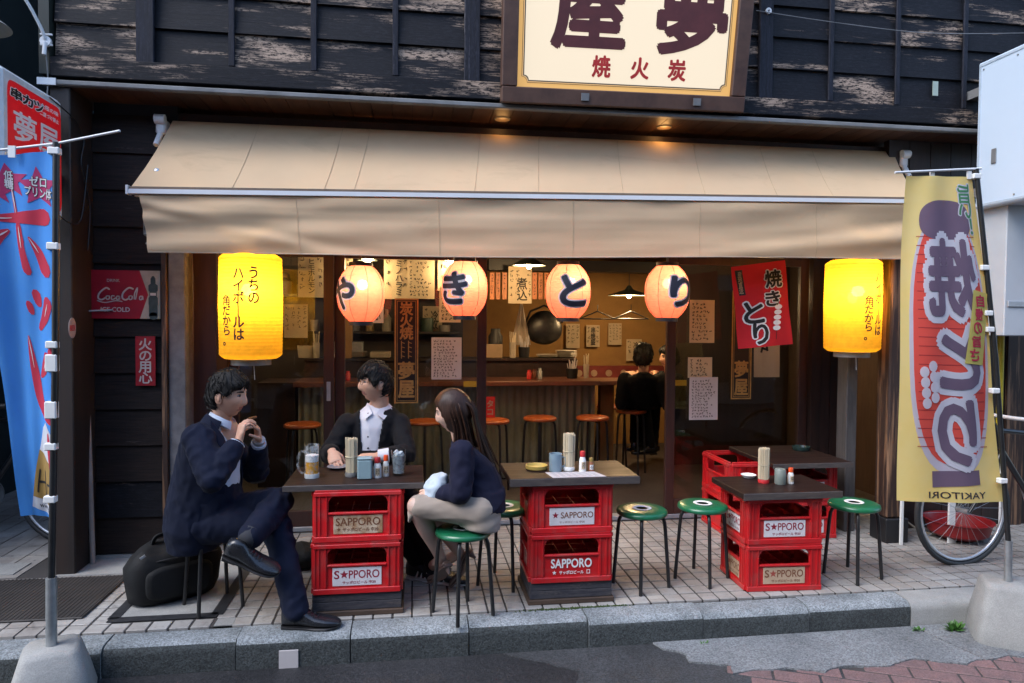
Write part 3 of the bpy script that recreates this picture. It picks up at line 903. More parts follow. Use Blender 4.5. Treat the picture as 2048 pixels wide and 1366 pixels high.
hm.build('hem', mat('awning_hem', (.47, .36, .26), .8), aw, smooth=180)
for u in (.175, .345, .515, .685, .85):
    sm = MB(); sm.tube([valance(u, v / 10) + Vector((0, -.002, 0)) for v in range(11)], .0013, n=4)
    sm.build('valance_seam', SEAM, aw)
def bracket(x, sgn):
    q = MB()
    q.box((x - .03, 4.60, 2.70), (x + .03, 4.72, 2.80), ch=.012)
    q.tube([(x, 4.63, 2.73), (x + sgn * .015, 4.57, 2.62)], .018, n=10)
    q.lathe([(0, -.03), (.03, -.03), (.03, .03), (0, .03)], 14, M=Matrix.Translation((x, 4.60, 2.79)) @ Matrix.Rotation(PI / 2, 4, 'Y'))
    q.build('wall_bracket', WHITEMETAL, aw, smooth=40)
bracket(-1.575, -1); bracket(3.585, 1)
for x, zz in ((-1.545, AZF0), (3.46, AZF1)):                             # folding arms
    q = MB(); q.tube([(x + .05 * (1 if x < 0 else -1), 4.62, 2.68), (x + .02, 4.40, 2.42), (x, AYF + .03, zz - .005)], .013, n=8)
    q.ball((x + .02, 4.40, 2.42), .024); q.build('folding_arm', ALU, aw, smooth=50)
q = MB()
q.box((VX0 + .005, AYF + .012, 2.02), (VX0 + .05, AYF + .04, 2.20), ch=.01); q.tube([(VX0 + .03, AYF + .02, 2.06), (VX0 + .05, AYF + .01, 2.0), (VX0 + .03, AYF + .0, 1.97)], .008)
q.build('crank_gear', mat('old_crank', (.25, .25, .24), .5, .5, col2=(.03, .03, .03), scale=30), aw)

# ---- big lit sign, leaning forward at the top
SL, SR, SB = (0.547, 4.330, 2.922), (2.168, 4.330, 2.939), 0
sw = SR[0] - SL[0]
sg = thing('shop_sign', 'large lit cream sign with big maroon characters in a brown wooden frame', 'sign', ((SL[0] + SR[0]) / 2, 4.33, (SL[2] + SR[2]) / 2))
SM = Matrix.Translation(((SL[0] + SR[0]) / 2, 4.335, (SL[2] + SR[2]) / 2)) @ Matrix.Rotation(math.atan2(SR[2] - SL[2], sw), 4, 'Y').inverted() @ Matrix.Rotation(PI / 2 + math.radians(11), 4, 'X')
# plane coordinates: x right, y up the sign, z towards the street
h2 = sw / 2; SH = 1.36
fw = .098
WF = mat('sign_frame_wood', (.105, .052, .034), .55, col2=(.06, .028, .02), scale=3, stretch=(3, 3, 3), bump=.15)
b = MB()
b.box((-h2, 0, -.06), (h2, fw, .035), ch=.006, M=SM); b.build('frame_rail', WF, sg)
b = MB(); b.box((-h2, SH - fw, -.06), (h2, SH, .035), ch=.006, M=SM); b.build('frame_rail', WF, sg)
b = MB(); b.box((-h2, fw + .001, -.06), (-h2 + fw, SH - fw - .001, .035), ch=.006, M=SM); b.build('frame_stile', WF, sg)
b = MB(); b.box((h2 - fw, fw + .001, -.06), (h2, SH - fw - .001, .035), ch=.006, M=SM); b.build('frame_stile', WF, sg)
px0, px1, py0, py1 = -h2 + fw + .001, h2 - fw - .001, fw + .001, SH - fw - .001
b = MB(); b.box((px0, py0, -.05), (px1, py1, .004), M=SM); b.build('sign_box', mat_emit('lit_border_acrylic', (1.0, .56, .17), .19, .5), sg)
def panel_outline(i, c=.035):
    x0, x1, y0, y1 = px0 + i, px1 - i, py0 + i, py1 - i
    pts = []
    for cx, cy, a0 in ((x1, y1, PI), (x0, y1, 1.5 * PI), (x0, y0, 0), (x1, y0, .5 * PI)):
        q = [(cx + c * math.cos(a0 + PI / 2 * k / 6), cy + c * math.sin(a0 + PI / 2 * k / 6)) for k in range(7)]
        pts += q[::-1]
    # order: start top-right corner going round
    return pts
ORD = panel_outline(.036, .032)
b = MB(); poly(b, ORD[::-1], SM, dz=.0055); b.build('lit_panel', mat_emit('lit_cream_acrylic', (1.0, .83, .60), .25, .40), sg)
def ring_line(i0, i1, c0, c1, dz, mat_, name):
    A, B = panel_outline(i0, c0), panel_outline(i1, c1); n = len(A); q = MB()
    q.add([SM @ Vector((x, y, dz)) for x, y in A + B], [(k, (k + 1) % n, n + (k + 1) % n, n + k) for k in range(n)]); q.build(name, mat_, sg)
LINE = mat('sign_line_grey', (.16, .12, .07), .6)
ring_line(.028, .0315, .036, .034, .0065, LINE, 'border_line')
ring_line(.037, .0445, .032, .030, .0065, LINE, 'border_line')
MAROON = mat('maroon_print', (.125, .026, .026), .6); REDS = mat('sign_red_print', (.62, .035, .03), .6)
def sgx(px, py):                         # pixel-measured place on the panel, in plane coordinates
    return None
kx = .62 / 200.0
cM = SM @ Matrix.Translation((0, 0, .0075))
b = MB(); put(b, '屋', cM, w=.455, h=.475, bold=.035, dx=-.265, dy=.590, res=5); b.build('lettering', MAROON, sg)
b = MB(); put(b, '夢', cM, w=.455, h=.475, bold=.035, dx=.415, dy=.590, res=5); b.build('lettering', MAROON, sg)
for ch_, x_ in (('焼', -.17), ('火', .085), ('炭', .335)):
    b = MB(); put(b, ch_, cM, w=.115, h=.125, bold=.035, dx=x_, dy=.245, res=4); b.build('small_lettering', REDS, sg)
b = MB()
for x_ in (-.30, .45): b.box((x_, .03, .0355), (x_ + .05, .075, .045), M=SM)
b.build('frame_clip', GUTTER, sg)

# ---- lanterns
def bulb(p, e, r=.03, col=(1.0, .70, .38), name='bulb_light'):
    l = bpy.data.lights.new(name, 'POINT'); l.energy = e; l.color = col; l.shadow_soft_size = r
    o = bpy.data.objects.new(name, l); C.objects.link(o); o.location = p
    return o
REDPAPER = mat_paper_lamp('red_lantern_paper', (.88, .26, .19), .11)
YELPAPER = mat_paper_lamp('yellow_lantern_paper', (.93, .56, .045), .10)
def round_lantern(pos, ch_, phi, label, e, sz=.19):
    c = Vector(pos)
    t = thing('round_lantern', label, 'lantern', tuple(c), group='red paper lanterns under the awning')
    R, H = .148, .355
    def rz(z):                                               # barrel profile
        q = min(1, abs(z) / (H / 2)); return R * (1 - q ** 2.6 * .52)
    prof = []
    N = 88
    for i in range(N + 1):
        z = -H / 2 + H * i / N
        prof.append((rz(z) + .0018 * abs(math.sin(PI * i / 4)), z))
    b = MB(); b.lathe(prof, 48); b.f = [f for f in b.f if len(f) == 4]
    b.build('paper_shade', REDPAPER, t, smooth=180, world=False)
    for k in range(8):
        q = MB(); a = PI / 8 + k * PI / 4 + phi
        q.tube([((rz(z_) + .0018) * math.sin(a), -(rz(z_) + .0018) * math.cos(a), z_) for z_ in [-H / 2 + H * i / 20 for i in range(21)]], .0016, n=4)
        q.build('paper_seam', mat('lantern_seam', (.42, .10, .07), .8) if 'lantern_seam' not in bpy.data.materials else bpy.data.materials['lantern_seam'], t, world=False)
    for s_ in (-1, 1):
        q = MB(); q.lathe([(.058, -.014), (.074, -.014), (.074, .014), (.058, .014)], 28, M=Matrix.Translation((0, 0, s_ * (H / 2 + .008))), closed=True)
        q.build('end_ring', BLACKPLASTIC, t, smooth=40, world=False)
    q = MB(); q.tube([(0, 0, H / 2 + .02), (0, 0, H / 2 + .30)], .004, n=6); q.build('hanging_cord', BLACKPLASTIC, t, world=False)
    for m_, bo, li, nm in ((mat_white_edge, .075, .0028, 'lettering_edge'), (DARKPRINT, .035, .0042, 'lettering')):
        q = MB(); put(q, ch_, front(), w=sz * .92, h=sz, bold=bo, res=4)
        wrap(q, R, phi, rz, lift=li).build(nm, m_, t, smooth=180, world=False)
    q = MB(); q.ball((0, 0, .055), (.026, .026, .034)); q.build('bulb', mat_bulb, t, smooth=180, world=False)
    bulb(c + Vector((0.012, -.03, .055)), e)
    return t
mat_white_edge = mat('lettering_edge_white', (.80, .72, .70), .7)
mat_bulb = mat_emit('warm_bulb', (1.0, .72, .40), 14.0)
for pos, g, ph, lb, e in (((-0.328, 4.450, 1.705), 'や', -.82, 'first red round paper lantern from the left, its loop character turned to the left edge', 1.9),
                            ((0.332, 4.450, 1.746), 'き', -.60, 'red round paper lantern next to the middle mullion, its character turned left', 1.9),
                            ((1.021, 4.450, 1.739), 'と', .06, 'red round paper lantern with its character facing straight out', 1.9),
                            ((1.709, 4.450, 1.745), 'り', .42, 'red round paper lantern nearest the red flag, its character turned right', 1.9)):
    round_lantern(pos, g, ph, lb, e)

def tall_lantern(p, phi, label, tilt=0.0):
    t = thing('tall_lantern', label, 'lantern', p, group='yellow paper lanterns at the ends of the awning')
    R, H = .187, .64
    def rz(z):
        q = abs(z) / (H / 2)
        return R * (1 - .03 * q) if q < .93 else R * (.972 - (q - .93) / .07 * .16)
    prof = []; N = 120
    for i in range(N + 1):
        z = -H / 2 + H * i / N; prof.append((rz(z) + .0017 * abs(math.sin(PI * i / 4)), z))
    b = MB(); b.lathe(prof, 48); b.f = [f for f in b.f if len(f) == 4]
    b.build('paper_shade', YELPAPER, t, smooth=180, world=False)
    q = MB(); q.lathe([(.05, -.035), (.118, -.035), (.118, .0), (.11, .0)], 28, M=Matrix.Translation((0, 0, -H / 2 - .004))); q.build('bottom_cap', GUTTER, t, smooth=40, world=False)
    q = MB(); q.lathe([(.118, 0), (.118, .03), (.10, .035)], 28, M=Matrix.Translation((0, 0, H / 2 + .003))); q.build('top_cap', GUTTER, t, smooth=40, world=False)
    q = MB(); q.tube([(0, 0, H / 2 + .03), (0, 0, H / 2 + .20)], .004, n=6); q.build('hanging_cord', BLACKPLASTIC, t, world=False)
    q = MB(); q.tube([(.02, -.02, -H / 2 - .03), (.025, -.02, -H / 2 - .13)], .0025, n=6); q.build('pull_cord', WHITEMETAL, t, world=False)
    q = MB()
    M0 = front()
    put(q, 'うちの', M0, h=.215, w=.058, vertical=True, line=.9, dx=.088, dy=.125, bold=.028)
    put(q, 'ハイボールは'.replace('ー', '｜'), M0, h=.42, w=.062, vertical=True, line=.9, dx=.002, dy=.01, bold=.028)
    put(q, '角だから。', M0, h=.30, w=.062, vertical=True, line=.9, dx=-.078, dy=-.085, bold=.028)
    wrap(q, R, phi, rz, lift=.0035).build('lettering', mat('lantern_brown_print', (.040, .016, .006), .7) if 'lantern_brown_print' not in bpy.data.materials else bpy.data.materials['lantern_brown_print'], t, world=False)
    q = MB(); q.ball((0, 0, .06), (.03, .03, .045)); q.build('bulb', mat_bulb, t, smooth=180, world=False)
    bulb(Vector(p) + Vector((0, -.05, .10)), 3.3, .04, (1.0, .74, .36))
tall_lantern((-0.988, 4.400, 1.617), -.17, 'yellow cylindrical paper lantern hanging over the seated man in navy')
tall_lantern((3.065, 4.420, 1.664), .38, 'yellow cylindrical paper lantern hanging beside the red cloth flag')

# ---- red cloth flag hung in front of the right glass
t = thing('red_flag', 'small red cloth flag with dark brush characters and a skewer hung before the glass', 'flag', (2.439, 4.550, 1.667))
FA, FB, FC, FD = Vector((2.216, 4.550, 1.932)), Vector((2.623, 4.550, 1.989)), Vector((2.685, 4.530, 1.391)), Vector((2.276, 4.530, 1.355))
def flag_pt(u, v):
    p = (FA * (1 - u) + FB * u) * (1 - v) + (FD * (1 - u) + FC * u) * v
    return p + Vector((0, .008 * math.sin(u * 7 + v * 2) * (.3 + v) + .004 * math.sin(v * 9 + u * 3), 0))
b = MB(); b.grid(flag_pt, 24, 30); b.build('cloth', mat_cloth('red_flag_cloth', (.62, .025, .035), .35, bump=.1), t, smooth=180)
def onto(mb, fn, lift, seg=.02):
    """drapes flat lettering (x, z in 0..1 of the cloth) over a cloth function"""
    bm = bmesh.new(); vs_ = [bm.verts.new(v) for v in mb.v]; lay = bm.faces.layers.int.new('mi')
    for f, m_ in zip(mb.f, mb.m):
        try: q = bm.faces.new([vs_[i] for i in f]); q[lay] = m_
        except ValueError: pass
    for _ in range(6):
        bmesh.ops.triangulate(bm, faces=bm.faces[:])
        lg = [e for e in bm.edges if e.calc_length() > seg]
        if not lg: break
        bmesh.ops.subdivide_edges(bm, edges=lg, cuts=1)
    bmesh.ops.triangulate(bm, faces=bm.faces[:]); bm.verts.index_update()
    o = MB(); o.v = [tuple(fn(v.co.x, 1 - v.co.y) + Vector(lift) * (1 + v.co.z)) for v in bm.verts]
    o.f = [tuple(v.index for v in f.verts) for f in bm.faces]; o.m = [f[lay] for f in bm.faces]; bm.free()
    return o
I4 = Matrix.Identity(4)
for bo, mm, lf, nm in ((.085, WHITE, -.0015, 'lettering_edge'), (.03, BLACKPRINT, -.003, 'lettering')):
    q = MB()
    put(q, '焼', I4, w=.30, h=.20, bold=bo, dx=.74, dy=.80); put(q, 'き', I4, w=.27, h=.17, bold=bo, dx=.70, dy=.565)
    put(q, 'と', I4, w=.34, h=.25, bold=bo, dx=.33, dy=.42); put(q, 'り', I4, w=.26, h=.24, bold=bo, dx=.42, dy=.16)
    onto(q, flag_pt, (0, lf, 0)).build(nm, mm, t)
q = MB(); q.add([(.06, .95, 0), (.10, .64, 0), (.22, .64, 0), (.20, .95, 0)], [(0, 1, 2, 3)]); onto(q, flag_pt, (0, -.0015, 0)).build('ribbon_print', BLACKPRINT, t)
q = MB(); put(q, '産地直送', I4, w=.075, h=.27, bold=.02, vertical=True, line=.85, dx=.145, dy=.795); onto(q, flag_pt, (0, -.003, 0)).build('ribbon_lettering', CREAMPAPER, t)
q = MB()
for i in range(5): 
    cx, cy = .80 - .018 * i, .46 - .062 * i
    q.add([(cx + .075 * math.cos(a * PI / 6) , cy + .030 * math.sin(a * PI / 6), 0) for a in range(12)], [tuple(range(12))])
onto(q, flag_pt, (0, -.003, 0)).build('skewer_print', WHITE, t)
q = MB(); stroke(q, I4, [(.81, .52), (.70, .08)], .012); onto(q, flag_pt, (0, -.002, 0)).build('skewer_stick_print', BLACKPRINT, t)
q = MB(); q.tube([FA + Vector((0, 0, .002)), FA + Vector((.02, .0, .16))], .002, n=5); q.tube([FB + Vector((0, 0, .002)), FB + Vector((-.01, .0, .16))], .002, n=5); q.build('cord', BLACKPLASTIC, t)

# ---- enamel signs on the left boards
def board_sign(name, label, c, w, h, m_, y=4.632):
    t = thing(name, label, 'sign', (c[0], y, c[2]))
    b = MB(); b.box((-w / 2, 0, -h / 2), (w / 2, .006, h / 2)); b.build('plate', m_, t, world=False)
    return t
c = (-1.800, 4.632, 1.689); w_, h_ = .415, .305
t = board_sign('drink_sign', 'rectangular red enamel drink sign with white script and a bottle on cream', c, w_, h_, mat('enamel_red', (.35, .012, .030), .35, col2=(.26, .01, .022), scale=4))
F = front((0, -.001, 0))
b = MB(); poly(b, [(.085, -.1525), (.2075, -.1525), (.2075, .1525), (.085, .1525), (.135, 0)], F); b.build('cream_field', mat('enamel_cream', (.42, .36, .30), .5, col2=(.30, .27, .2), scale=12), t, world=False)
F = front((0, -.002, 0))
OFFW = mat('sign_offwhite', (.62, .55, .52), .5)
b = MB(); put(b, 'DRINK', F, w=.075, h=.018, dx=-.07, dy=.088); b.build('lettering', OFFW, t, world=False)
b = MB(); put(b, 'ICE COLD', F, w=.17, h=.028, bold=.02, dx=-.06, dy=-.095); b.build('lettering', OFFW, t, world=False)
b = MB()
def script(pts, w): stroke(b, F, curve_pts(pts, 6), w)
script([(-.095, .032), (-.115, .040), (-.150, .010), (-.160, -.022), (-.140, -.034), (-.115, -.020)], .010)            # C
script([(-.098, -.010), (-.112, -.012), (-.110, -.030), (-.096, -.028), (-.094, -.012), (-.098, -.010)], .007)        # o
script([(-.066, -.010), (-.080, -.010), (-.082, -.030), (-.068, -.030), (-.058, -.022)], .007)                        # c
script([(-.036, -.012), (-.050, -.012), (-.052, -.030), (-.040, -.030), (-.034, -.012), (-.034, -.030)], .007)         # a
script([(.045, .036), (.020, .042), (-.012, .012), (-.018, -.020), (.000, -.034), (.022, -.022)], .010)               # C
script([(.036, -.008), (.022, -.012), (.024, -.030), (.038, -.028), (.040, -.012), (.036, -.008)], .007)               # o
script([(.052, -.028), (.056, .010), (.072, .044), (.066, .0), (.060, -.028)], .007)                                  # l
script([(.100, -.010), (.086, -.012), (.085, -.030), (.096, -.030), (.102, -.010), (.104, -.030)], .007)               # a
script([(-.165, -.040), (-.120, -.052), (-.060, -.040), (-.02, -.044)], .006)                                         # flourish
b.build('script_lettering', OFFW, t, world=False)
b = MB(); stroke(b, F, curve_pts([(.165, -.135), (.165, -.07), (.165, -.02), (.165, .02), (.165, .06), (.165, .11)], 5), [.052] * 6 + [.056] * 5 + [.044] * 5 + [.056] * 5 + [.03] * 4 + [.020]); b.build('bottle_print', mat('bottle_green_print', (.028, .045, .045), .5, col2=(.05, .075, .075), scale=30), t, world=False)
b = MB(); rect(b, front((0, -.003, 0)), .148, -.005, .182, .012); b.build('bottle_label_print', OFFW, t, world=False)
c = (-1.685, 4.632, 1.268)
t = board_sign('fire_notice', 'narrow upright red fire warning plate with white characters', c, .118, .315, mat('notice_red', (.36, .012, .022), .45))
b = MB(); put(b, '火の用心', front((0, -.002, 0)), w=.078, h=.285, bold=.02, vertical=True, line=.88); b.build('lettering', OFFW, t, world=False)
c = (-1.995, 4.368, 1.479)
t = thing('oval_sticker', 'small oval pinkish sticker on the dark side board', 'sticker', c)
b = MB(); b.lathe([(0, 0), (.045, 0), (.045, .002), (0, .002)], 20, M=Matrix.Translation((.001, 0, 0)) @ Matrix.Scale(1.35, 4, (0, 0, 1)) @ Matrix.Rotation(PI / 2, 4, 'Y')); b.build('disc', mat('sticker_pink', (.50, .36, .33), .6), t, world=False)
b = MB(); put(b, 'BEER', Matrix.Translation((.0045, 0, 0)) @ Matrix.Rotation(PI / 2, 4, 'Z') @ Matrix.Rotation(PI / 2, 4, 'X'), w=.06, h=.03, bold=.02); b.build('lettering', REDPRINT, t, world=False)

# ---- pole leaning on the boards, cables
b = MB(); b.tube([(-1.977, 4.560, -0.000), (-2.010, 4.600, 0.773), (-2.034, 4.620, 1.526), (-2.018, 4.620, 2.553)], [.016, .016, .012, .009], n=10)
tag(b.build('leaning_pole', mat('pale_pole', (.36, .31, .28), .5, col2=(.24, .2, .18), scale=8), smooth=50), 'slim pale pole leaning on the dark clapboards beside the enamel sign', 'pole')
b = MB(); b.tube(curve_pts([(-1.988, 4.137, 2.755), (-1.988, 4.418, 2.712), (-1.985, 4.521, 2.622), (-1.985, 4.486, 2.463), (-1.985, 4.590, 2.240), (-1.985, 4.557, 1.958)], 6), .004, n=6)
b.tube(curve_pts([(-1.985, 4.180, 2.129), (-1.985, 4.337, 2.093), (-1.985, 4.478, 2.143), (-1.985, 4.570, 2.481)], 6), .004, n=6)
tag(b.build('cable', BLACKPLASTIC), 'black cable looping down the dark side board', 'cable')
b = MB(); b.tube([(-2.002, 4.600, 1.582), (-1.873, 4.620, 1.590)], .006, n=8); tag(b.build('hook_bar', STEEL), 'short metal hook bar crossing the corner of the enamel sign', 'bar')

# ================================================================== TABLES ON CRATES, STOOLS, THINGS ON THE TABLES
CW, CD, CH = .446, .365, .272
LABELWHITE = mat('crate_label_white', (.72, .70, .72), .5, col2=(.62, .60, .62), scale=12)
LABELWORN = mat('crate_label_worn', (.62, .50, .36), .6, col2=(.36, .20, .10), scale=11, lo=.42, hi=.6)
LABELTAN = mat('crate_label_tan', (.55, .42, .29), .6, col2=(.42, .28, .18), scale=9)
BROWNPRINT = mat('brown_print', (.20, .075, .035), .6)
CRIMSON = mat('crimson_print', (.30, .012, .035), .55)
def crate_face(mb, w, M):
    """one long or short wall: M maps x along the wall, y outwards (-y is outside), z up"""
    h = CH
    def bx_(a, c, ch=.0): mb.box(a, c, M=M, ch=ch)
    pw = .072                                                     # corner pillars with two ribs
    for s in (-1, 1):
        x0, x1 = sorted((s * w / 2, s * (w / 2 - pw)))
        bx_((x0, -.004, .030), (x1, .012, h - .034), .002)
        for k in (.006, .026, .060):
            xr = s * (w / 2 - k); bx_((min(xr, xr - s * .006), -.010, .030), (max(xr, xr - s * .006), -.0042, h - .034))
    bx_((-w / 2, -.012, 0), (w / 2, .014, .0295), .003)            # foot band
    bx_((-w / 2, -.014, h - .0335), (w / 2, .014, h - .012), .003) # rim band
    bx_((-w / 2 + .006, -.009, h - .0118), (w / 2 - .006, .012, h), .002)
    bx_((-w / 2 + pw + .0005, .001, .030), (w / 2 - pw - .0005, .011, .142)) # label panel, set back
    bx_((-w / 2 + pw + .0005, -.010, .1425), (w / 2 - pw - .0005, .012, .153), .002)  # hand-hole sill
    r = .040; n = 6                                               # rounded upper corners of the hand hole
    for s in (-1, 1):
        xc, zc = s * (w / 2 - pw - .0005), h - .034
        pts = [(xc, .0, zc)] + [(xc - s * (r - r * math.cos(PI / 2 * k / n)), .0, zc - r + r * math.sin(PI / 2 * k / n)) for k in range(n + 1)]
        if s > 0: pts = pts[::-1]
        mb.prism([(p[0], -.004, p[2]) for p in pts], (0, .014, 0), M=M)
def make_crate(w=CW, d=CD):
    b = MB()
    crate_face(b, w, Matrix.Translation((0, -d / 2, 0)))
    crate_face(b, w, Matrix.Translation((0, d / 2, 0)) @ Matrix.Rotation(PI, 4, 'Z'))
    crate_face(b, d - .024, Matrix.Translation((-w / 2, 0, 0)) @ Matrix.Rotation(-PI / 2, 4, 'Z'))
    crate_face(b, d - .024, Matrix.Translation((w / 2, 0, 0)) @ Matrix.Rotation(PI / 2, 4, 'Z'))
    b.box((-w / 2 + .02, -d / 2 + .02, .01), (w / 2 - .02, d / 2 - .02, .022))
    for i in range(1, 5):                                         # bottle dividers inside
        x = -w / 2 + i * w / 5; b.box((x - .002, -d / 2 + .02, .022), (x + .002, d / 2 - .02, .12))
    for i in range(1, 4):
        y = -d / 2 + i * d / 4; b.box((-w / 2 + .02, y - .002, .0225), (w / 2 - .02, y + .002, .118))
    return b
crate_me = make_crate().mesh('beer_crate', CRATERED)
def label_on(t, kind, M, k=1.0):
    """printed plate on a crate wall; M places it, x right, y up, z out"""
    if kind != 'direct':
        q = MB(); q.box((-.125 * k, -.0475, 0), (.125 * k, .0475, .003), M=M, ch=.001)
        q.build('label_plate', {'worn': LABELWORN, 'tan': LABELTAN}.get(kind, LABELWHITE), t, world=False)
    q = MB(); Mt = M @ Matrix.Translation((0, 0, .0036))
    if kind == 'worn':
        put(q, 'SAPPORO', Mt, w=.225 * k, h=.040, bold=.012, dy=.016); star(q, Mt, -.098 * k, -.024, .011)
        put(q, 'サッポロビール 中20', Mt, w=.18 * k, h=.020, bold=.02, dx=.012 * k, dy=-.025); m_ = BROWNPRINT
    elif kind == 'direct':
        put(q, 'SAPPORO', Mt, w=.225 * k, h=.048, bold=.025, dy=.016); star(q, Mt, -.095 * k, -.034, .013)
        put(q, 'サッポロビール', Mt, w=.135 * k, h=.020, bold=.03, dx=0, dy=-.034); frame_rect(q, Mt, .085 * k, -.044, .104 * k, -.022, .003); m_ = WHITE
    elif kind == 'plain':
        put(q, 'SAPPORO', Mt, w=.180 * k, h=.033, bold=.012, dx=.028 * k, dy=.008); put(q, 'サッポロビール 中20', Mt, w=.14 * k, h=.013, dy=-.030); m_ = BROWNPRINT
        q2 = MB(); star(q2, Mt, -.092 * k, .008, .019); q2.build('star_print', CRIMSON, t, world=False)
    else:
        put(q, 'S', Mt, w=.025 * k, h=.042, bold=.015, dx=-.103 * k, dy=.012); put(q, 'PPORO', Mt, w=.155 * k, h=.042, bold=.012, dx=.036 * k, dy=.012)
        put(q, 'サッポロビール 中20', Mt, w=.17 * k, h=.016, bold=.02, dx=.01 * k, dy=-.030); m_ = BROWNPRINT if kind == 'tan' else CRIMSON
        q2 = MB(); star(q2, Mt, -.066 * k, .012, .023); q2.build('star_print', CRIMSON if kind != 'tan' else mat('faded_red', (.34, .07, .05), .6), t, world=False)
    q.build('lettering', m_, t, world=False)
def crate(loc, rz, label, kind, side=None):
    t = thing('beer_crate', label, 'crate', loc, rz, 'red beer crates under the tables')
    o = bpy.data.objects.new('crate_body', crate_me); C.objects.link(o); o.parent = t
    label_on(t, kind, front((0, -CD / 2 + .001 - .0005, .087)))
    if side: label_on(t, side, front((-CW / 2 + .0008, 0, .087), rz=-PI / 2), .8)
    return t
# table 1, table 2 stand on timber bases; table 3 and 4 on the tiles
def base(loc, label):
    t = thing('timber_base', label, 'base', loc, group='timber bases under the crates')
    b = MB(); b.box((-.240, -.19, 0), (.240, .19, .028), ch=.004); b.build('bottom_board', mat('brown_board', (.085, .05, .032), .7, col2=(.04, .025, .018), scale=4, stretch=(1, 8, 8), bump=.3) if 'brown_board' not in bpy.data.materials else bpy.data.materials['brown_board'], t, world=False)
    for k in range(2):
        b = MB(); b.box((-.228, -.18 , .0285 + k * .0455), (.228, .18, .0285 + k * .0455 + .0445), ch=.003); b.build('timber', PALLET, t, world=False)
    return t
B1, B2 = (-.283, 3.775, 0), (.862, 3.785, 0)
base(B1, 'weathered grey timber base under the crates of the left table')
base(B2, 'weathered grey timber base under the crates of the middle table')
BZ = .1195
crate((B1[0], B1[1], BZ), .0, 'red beer crate with a white star label, lowest under the left table', 'star')
crate((B1[0] + .004, B1[1], BZ + CH), .006, 'red beer crate with a worn brown label, upper one under the left table', 'worn')
crate((B2[0], B2[1], BZ), -.01, 'red beer crate with white lettering printed on it, lowest under the middle table', 'direct')
crate((B2[0], B2[1] + .002, BZ + CH), -.004, 'red beer crate with a clean white plate, upper one under the middle table', 'plain')
C3 = (2.128, 3.805, 0)
crate((C3[0], C3[1], .001), -.05, 'red beer crate with a tan label, lowest under the right table', 'tan', 'tan')
crate((C3[0] - .004, C3[1], .001 + CH), -.035, 'red beer crate with a white star label, upper one under the right table', 'star', 'star')
C4 = (2.79, 4.66, 0)
for k, nm in ((0, 'red beer crate on the tiles under the low table by the glass'), (1, 'red beer crate stacked upper under the low table by the glass')):
    crate((C4[0], C4[1], .001 + k * CH), .02 - .01 * k, nm, 'star')
crate((2.42, 4.78, .001), PI / 2, 'red beer crate behind the low table, added for a crate reflection in the glass, lower', 'star')  # this pair is added in place of crate reflections in the glass
crate((2.42, 4.78, .001 + CH), PI / 2, 'red beer crate behind the low table, added for a crate reflection in the glass, upper', 'star')

EDGE = mat('worn_table_edge', (.060, .050, .050), .45, col2=(.10, .085, .075), scale=7, stretch=(2, 2, 8), bump=.2)
def table(x0, x1, y0, y1, z, th, label, skew=0.0):
    t = thing('table_top', label, 'table', ((x0 + x1) / 2, (y0 + y1) / 2, z))
    cx, cy = (x0 + x1) / 2, (y0 + y1) / 2
    b = MB(); b.box((x0 - cx, y0 - cy + .004, -.001), (x1 - cx, y1 - cy, th), ch=.004); b.build('board', TABLEWOOD, t, world=False)
    b = MB(); b.box((x0 - cx - .001, y0 - cy - .001, -.006), (x1 - cx + .001, y0 - cy + .0035, th - .001), ch=.002); b.build('front_edging', EDGE, t, world=False)
    t.rotation_euler.z = skew
    return t
TZ1, TZ2, TZ3 = .690, .700, .580
table(-.655, .060, 3.585, 4.03, BZ + 2 * CH + .001, TZ1 - (BZ + 2 * CH + .001), 'dark wooden table top on crates where three people sit')
table(.512, 1.228, 3.56, 3.985, BZ + 2 * CH + .001, TZ2 - (BZ + 2 * CH + .001), 'dark wooden table top on crates, empty, in the middle')
table(1.842, 2.445, 3.575, 4.00, .002 + 2 * CH, TZ3 - (.002 + 2 * CH), 'dark thin table top on crates at the right front')
table(2.44, 3.035, 4.33, 5.0, .002 + 2 * CH, .030, 'dark low table top on crates against the glass')

# ---- stools
SEAT_H = .455
def make_stool(seatmat, name, label, cat, H=SEAT_H, R=.148, ring=True, leg_r=.0105, legmat=None):
    t = thing(name, label, cat, (0, 0, 0))
    b = MB(); b.lathe([(0, H - .034), (R - .010, H - .034), (R - .001, H - .028), (R, H - .020), (R - .003, H - .008), (R - .016, H - .001), (R * .6, H + .001), (.052 if ring else 0, H)], 40)
    if ring: b.lathe([(.052, H), (.050, H - .006), (0.03, H - .012), (0, H - .012)], 40)
    b.build('seat', seatmat, t, smooth=50, world=False)
    if ring:
        q = MB(); q.lathe([(.030, H - .004), (.050, H + .0005), (.056, H + .003), (.052, H + .0045), (.036, H + .0035), (.031, H - .003)], 36, closed=True); q.build('ring', WHITE, t, smooth=60, world=False)
        q = MB(); q.lathe([(0, H - .010), (.031, H - .010), (.031, H - .0085), (0, H - .0085)], 24); q.build('hole', BLACKPLASTIC, t, world=False)
    lm = legmat or BLACKMETAL
    for k in range(4):
        a = PI / 4 + k * PI / 2 + .25
        pr = [(.040, H - .040), (R - .045, H - .041), (R - .028, H - .050), (R - .018, H - .075), (R - .012, H - .13), (R + .012, .012), (R + .012, .0)]
        q = MB(); q.tube([(r * math.cos(a), r * math.sin(a), z) for r, z in pr], leg_r, n=8); q.build('leg', lm, t, smooth=60, world=False)
    return t
st0 = make_stool(GREENVINYL, 'stool', 'x', 'stool')
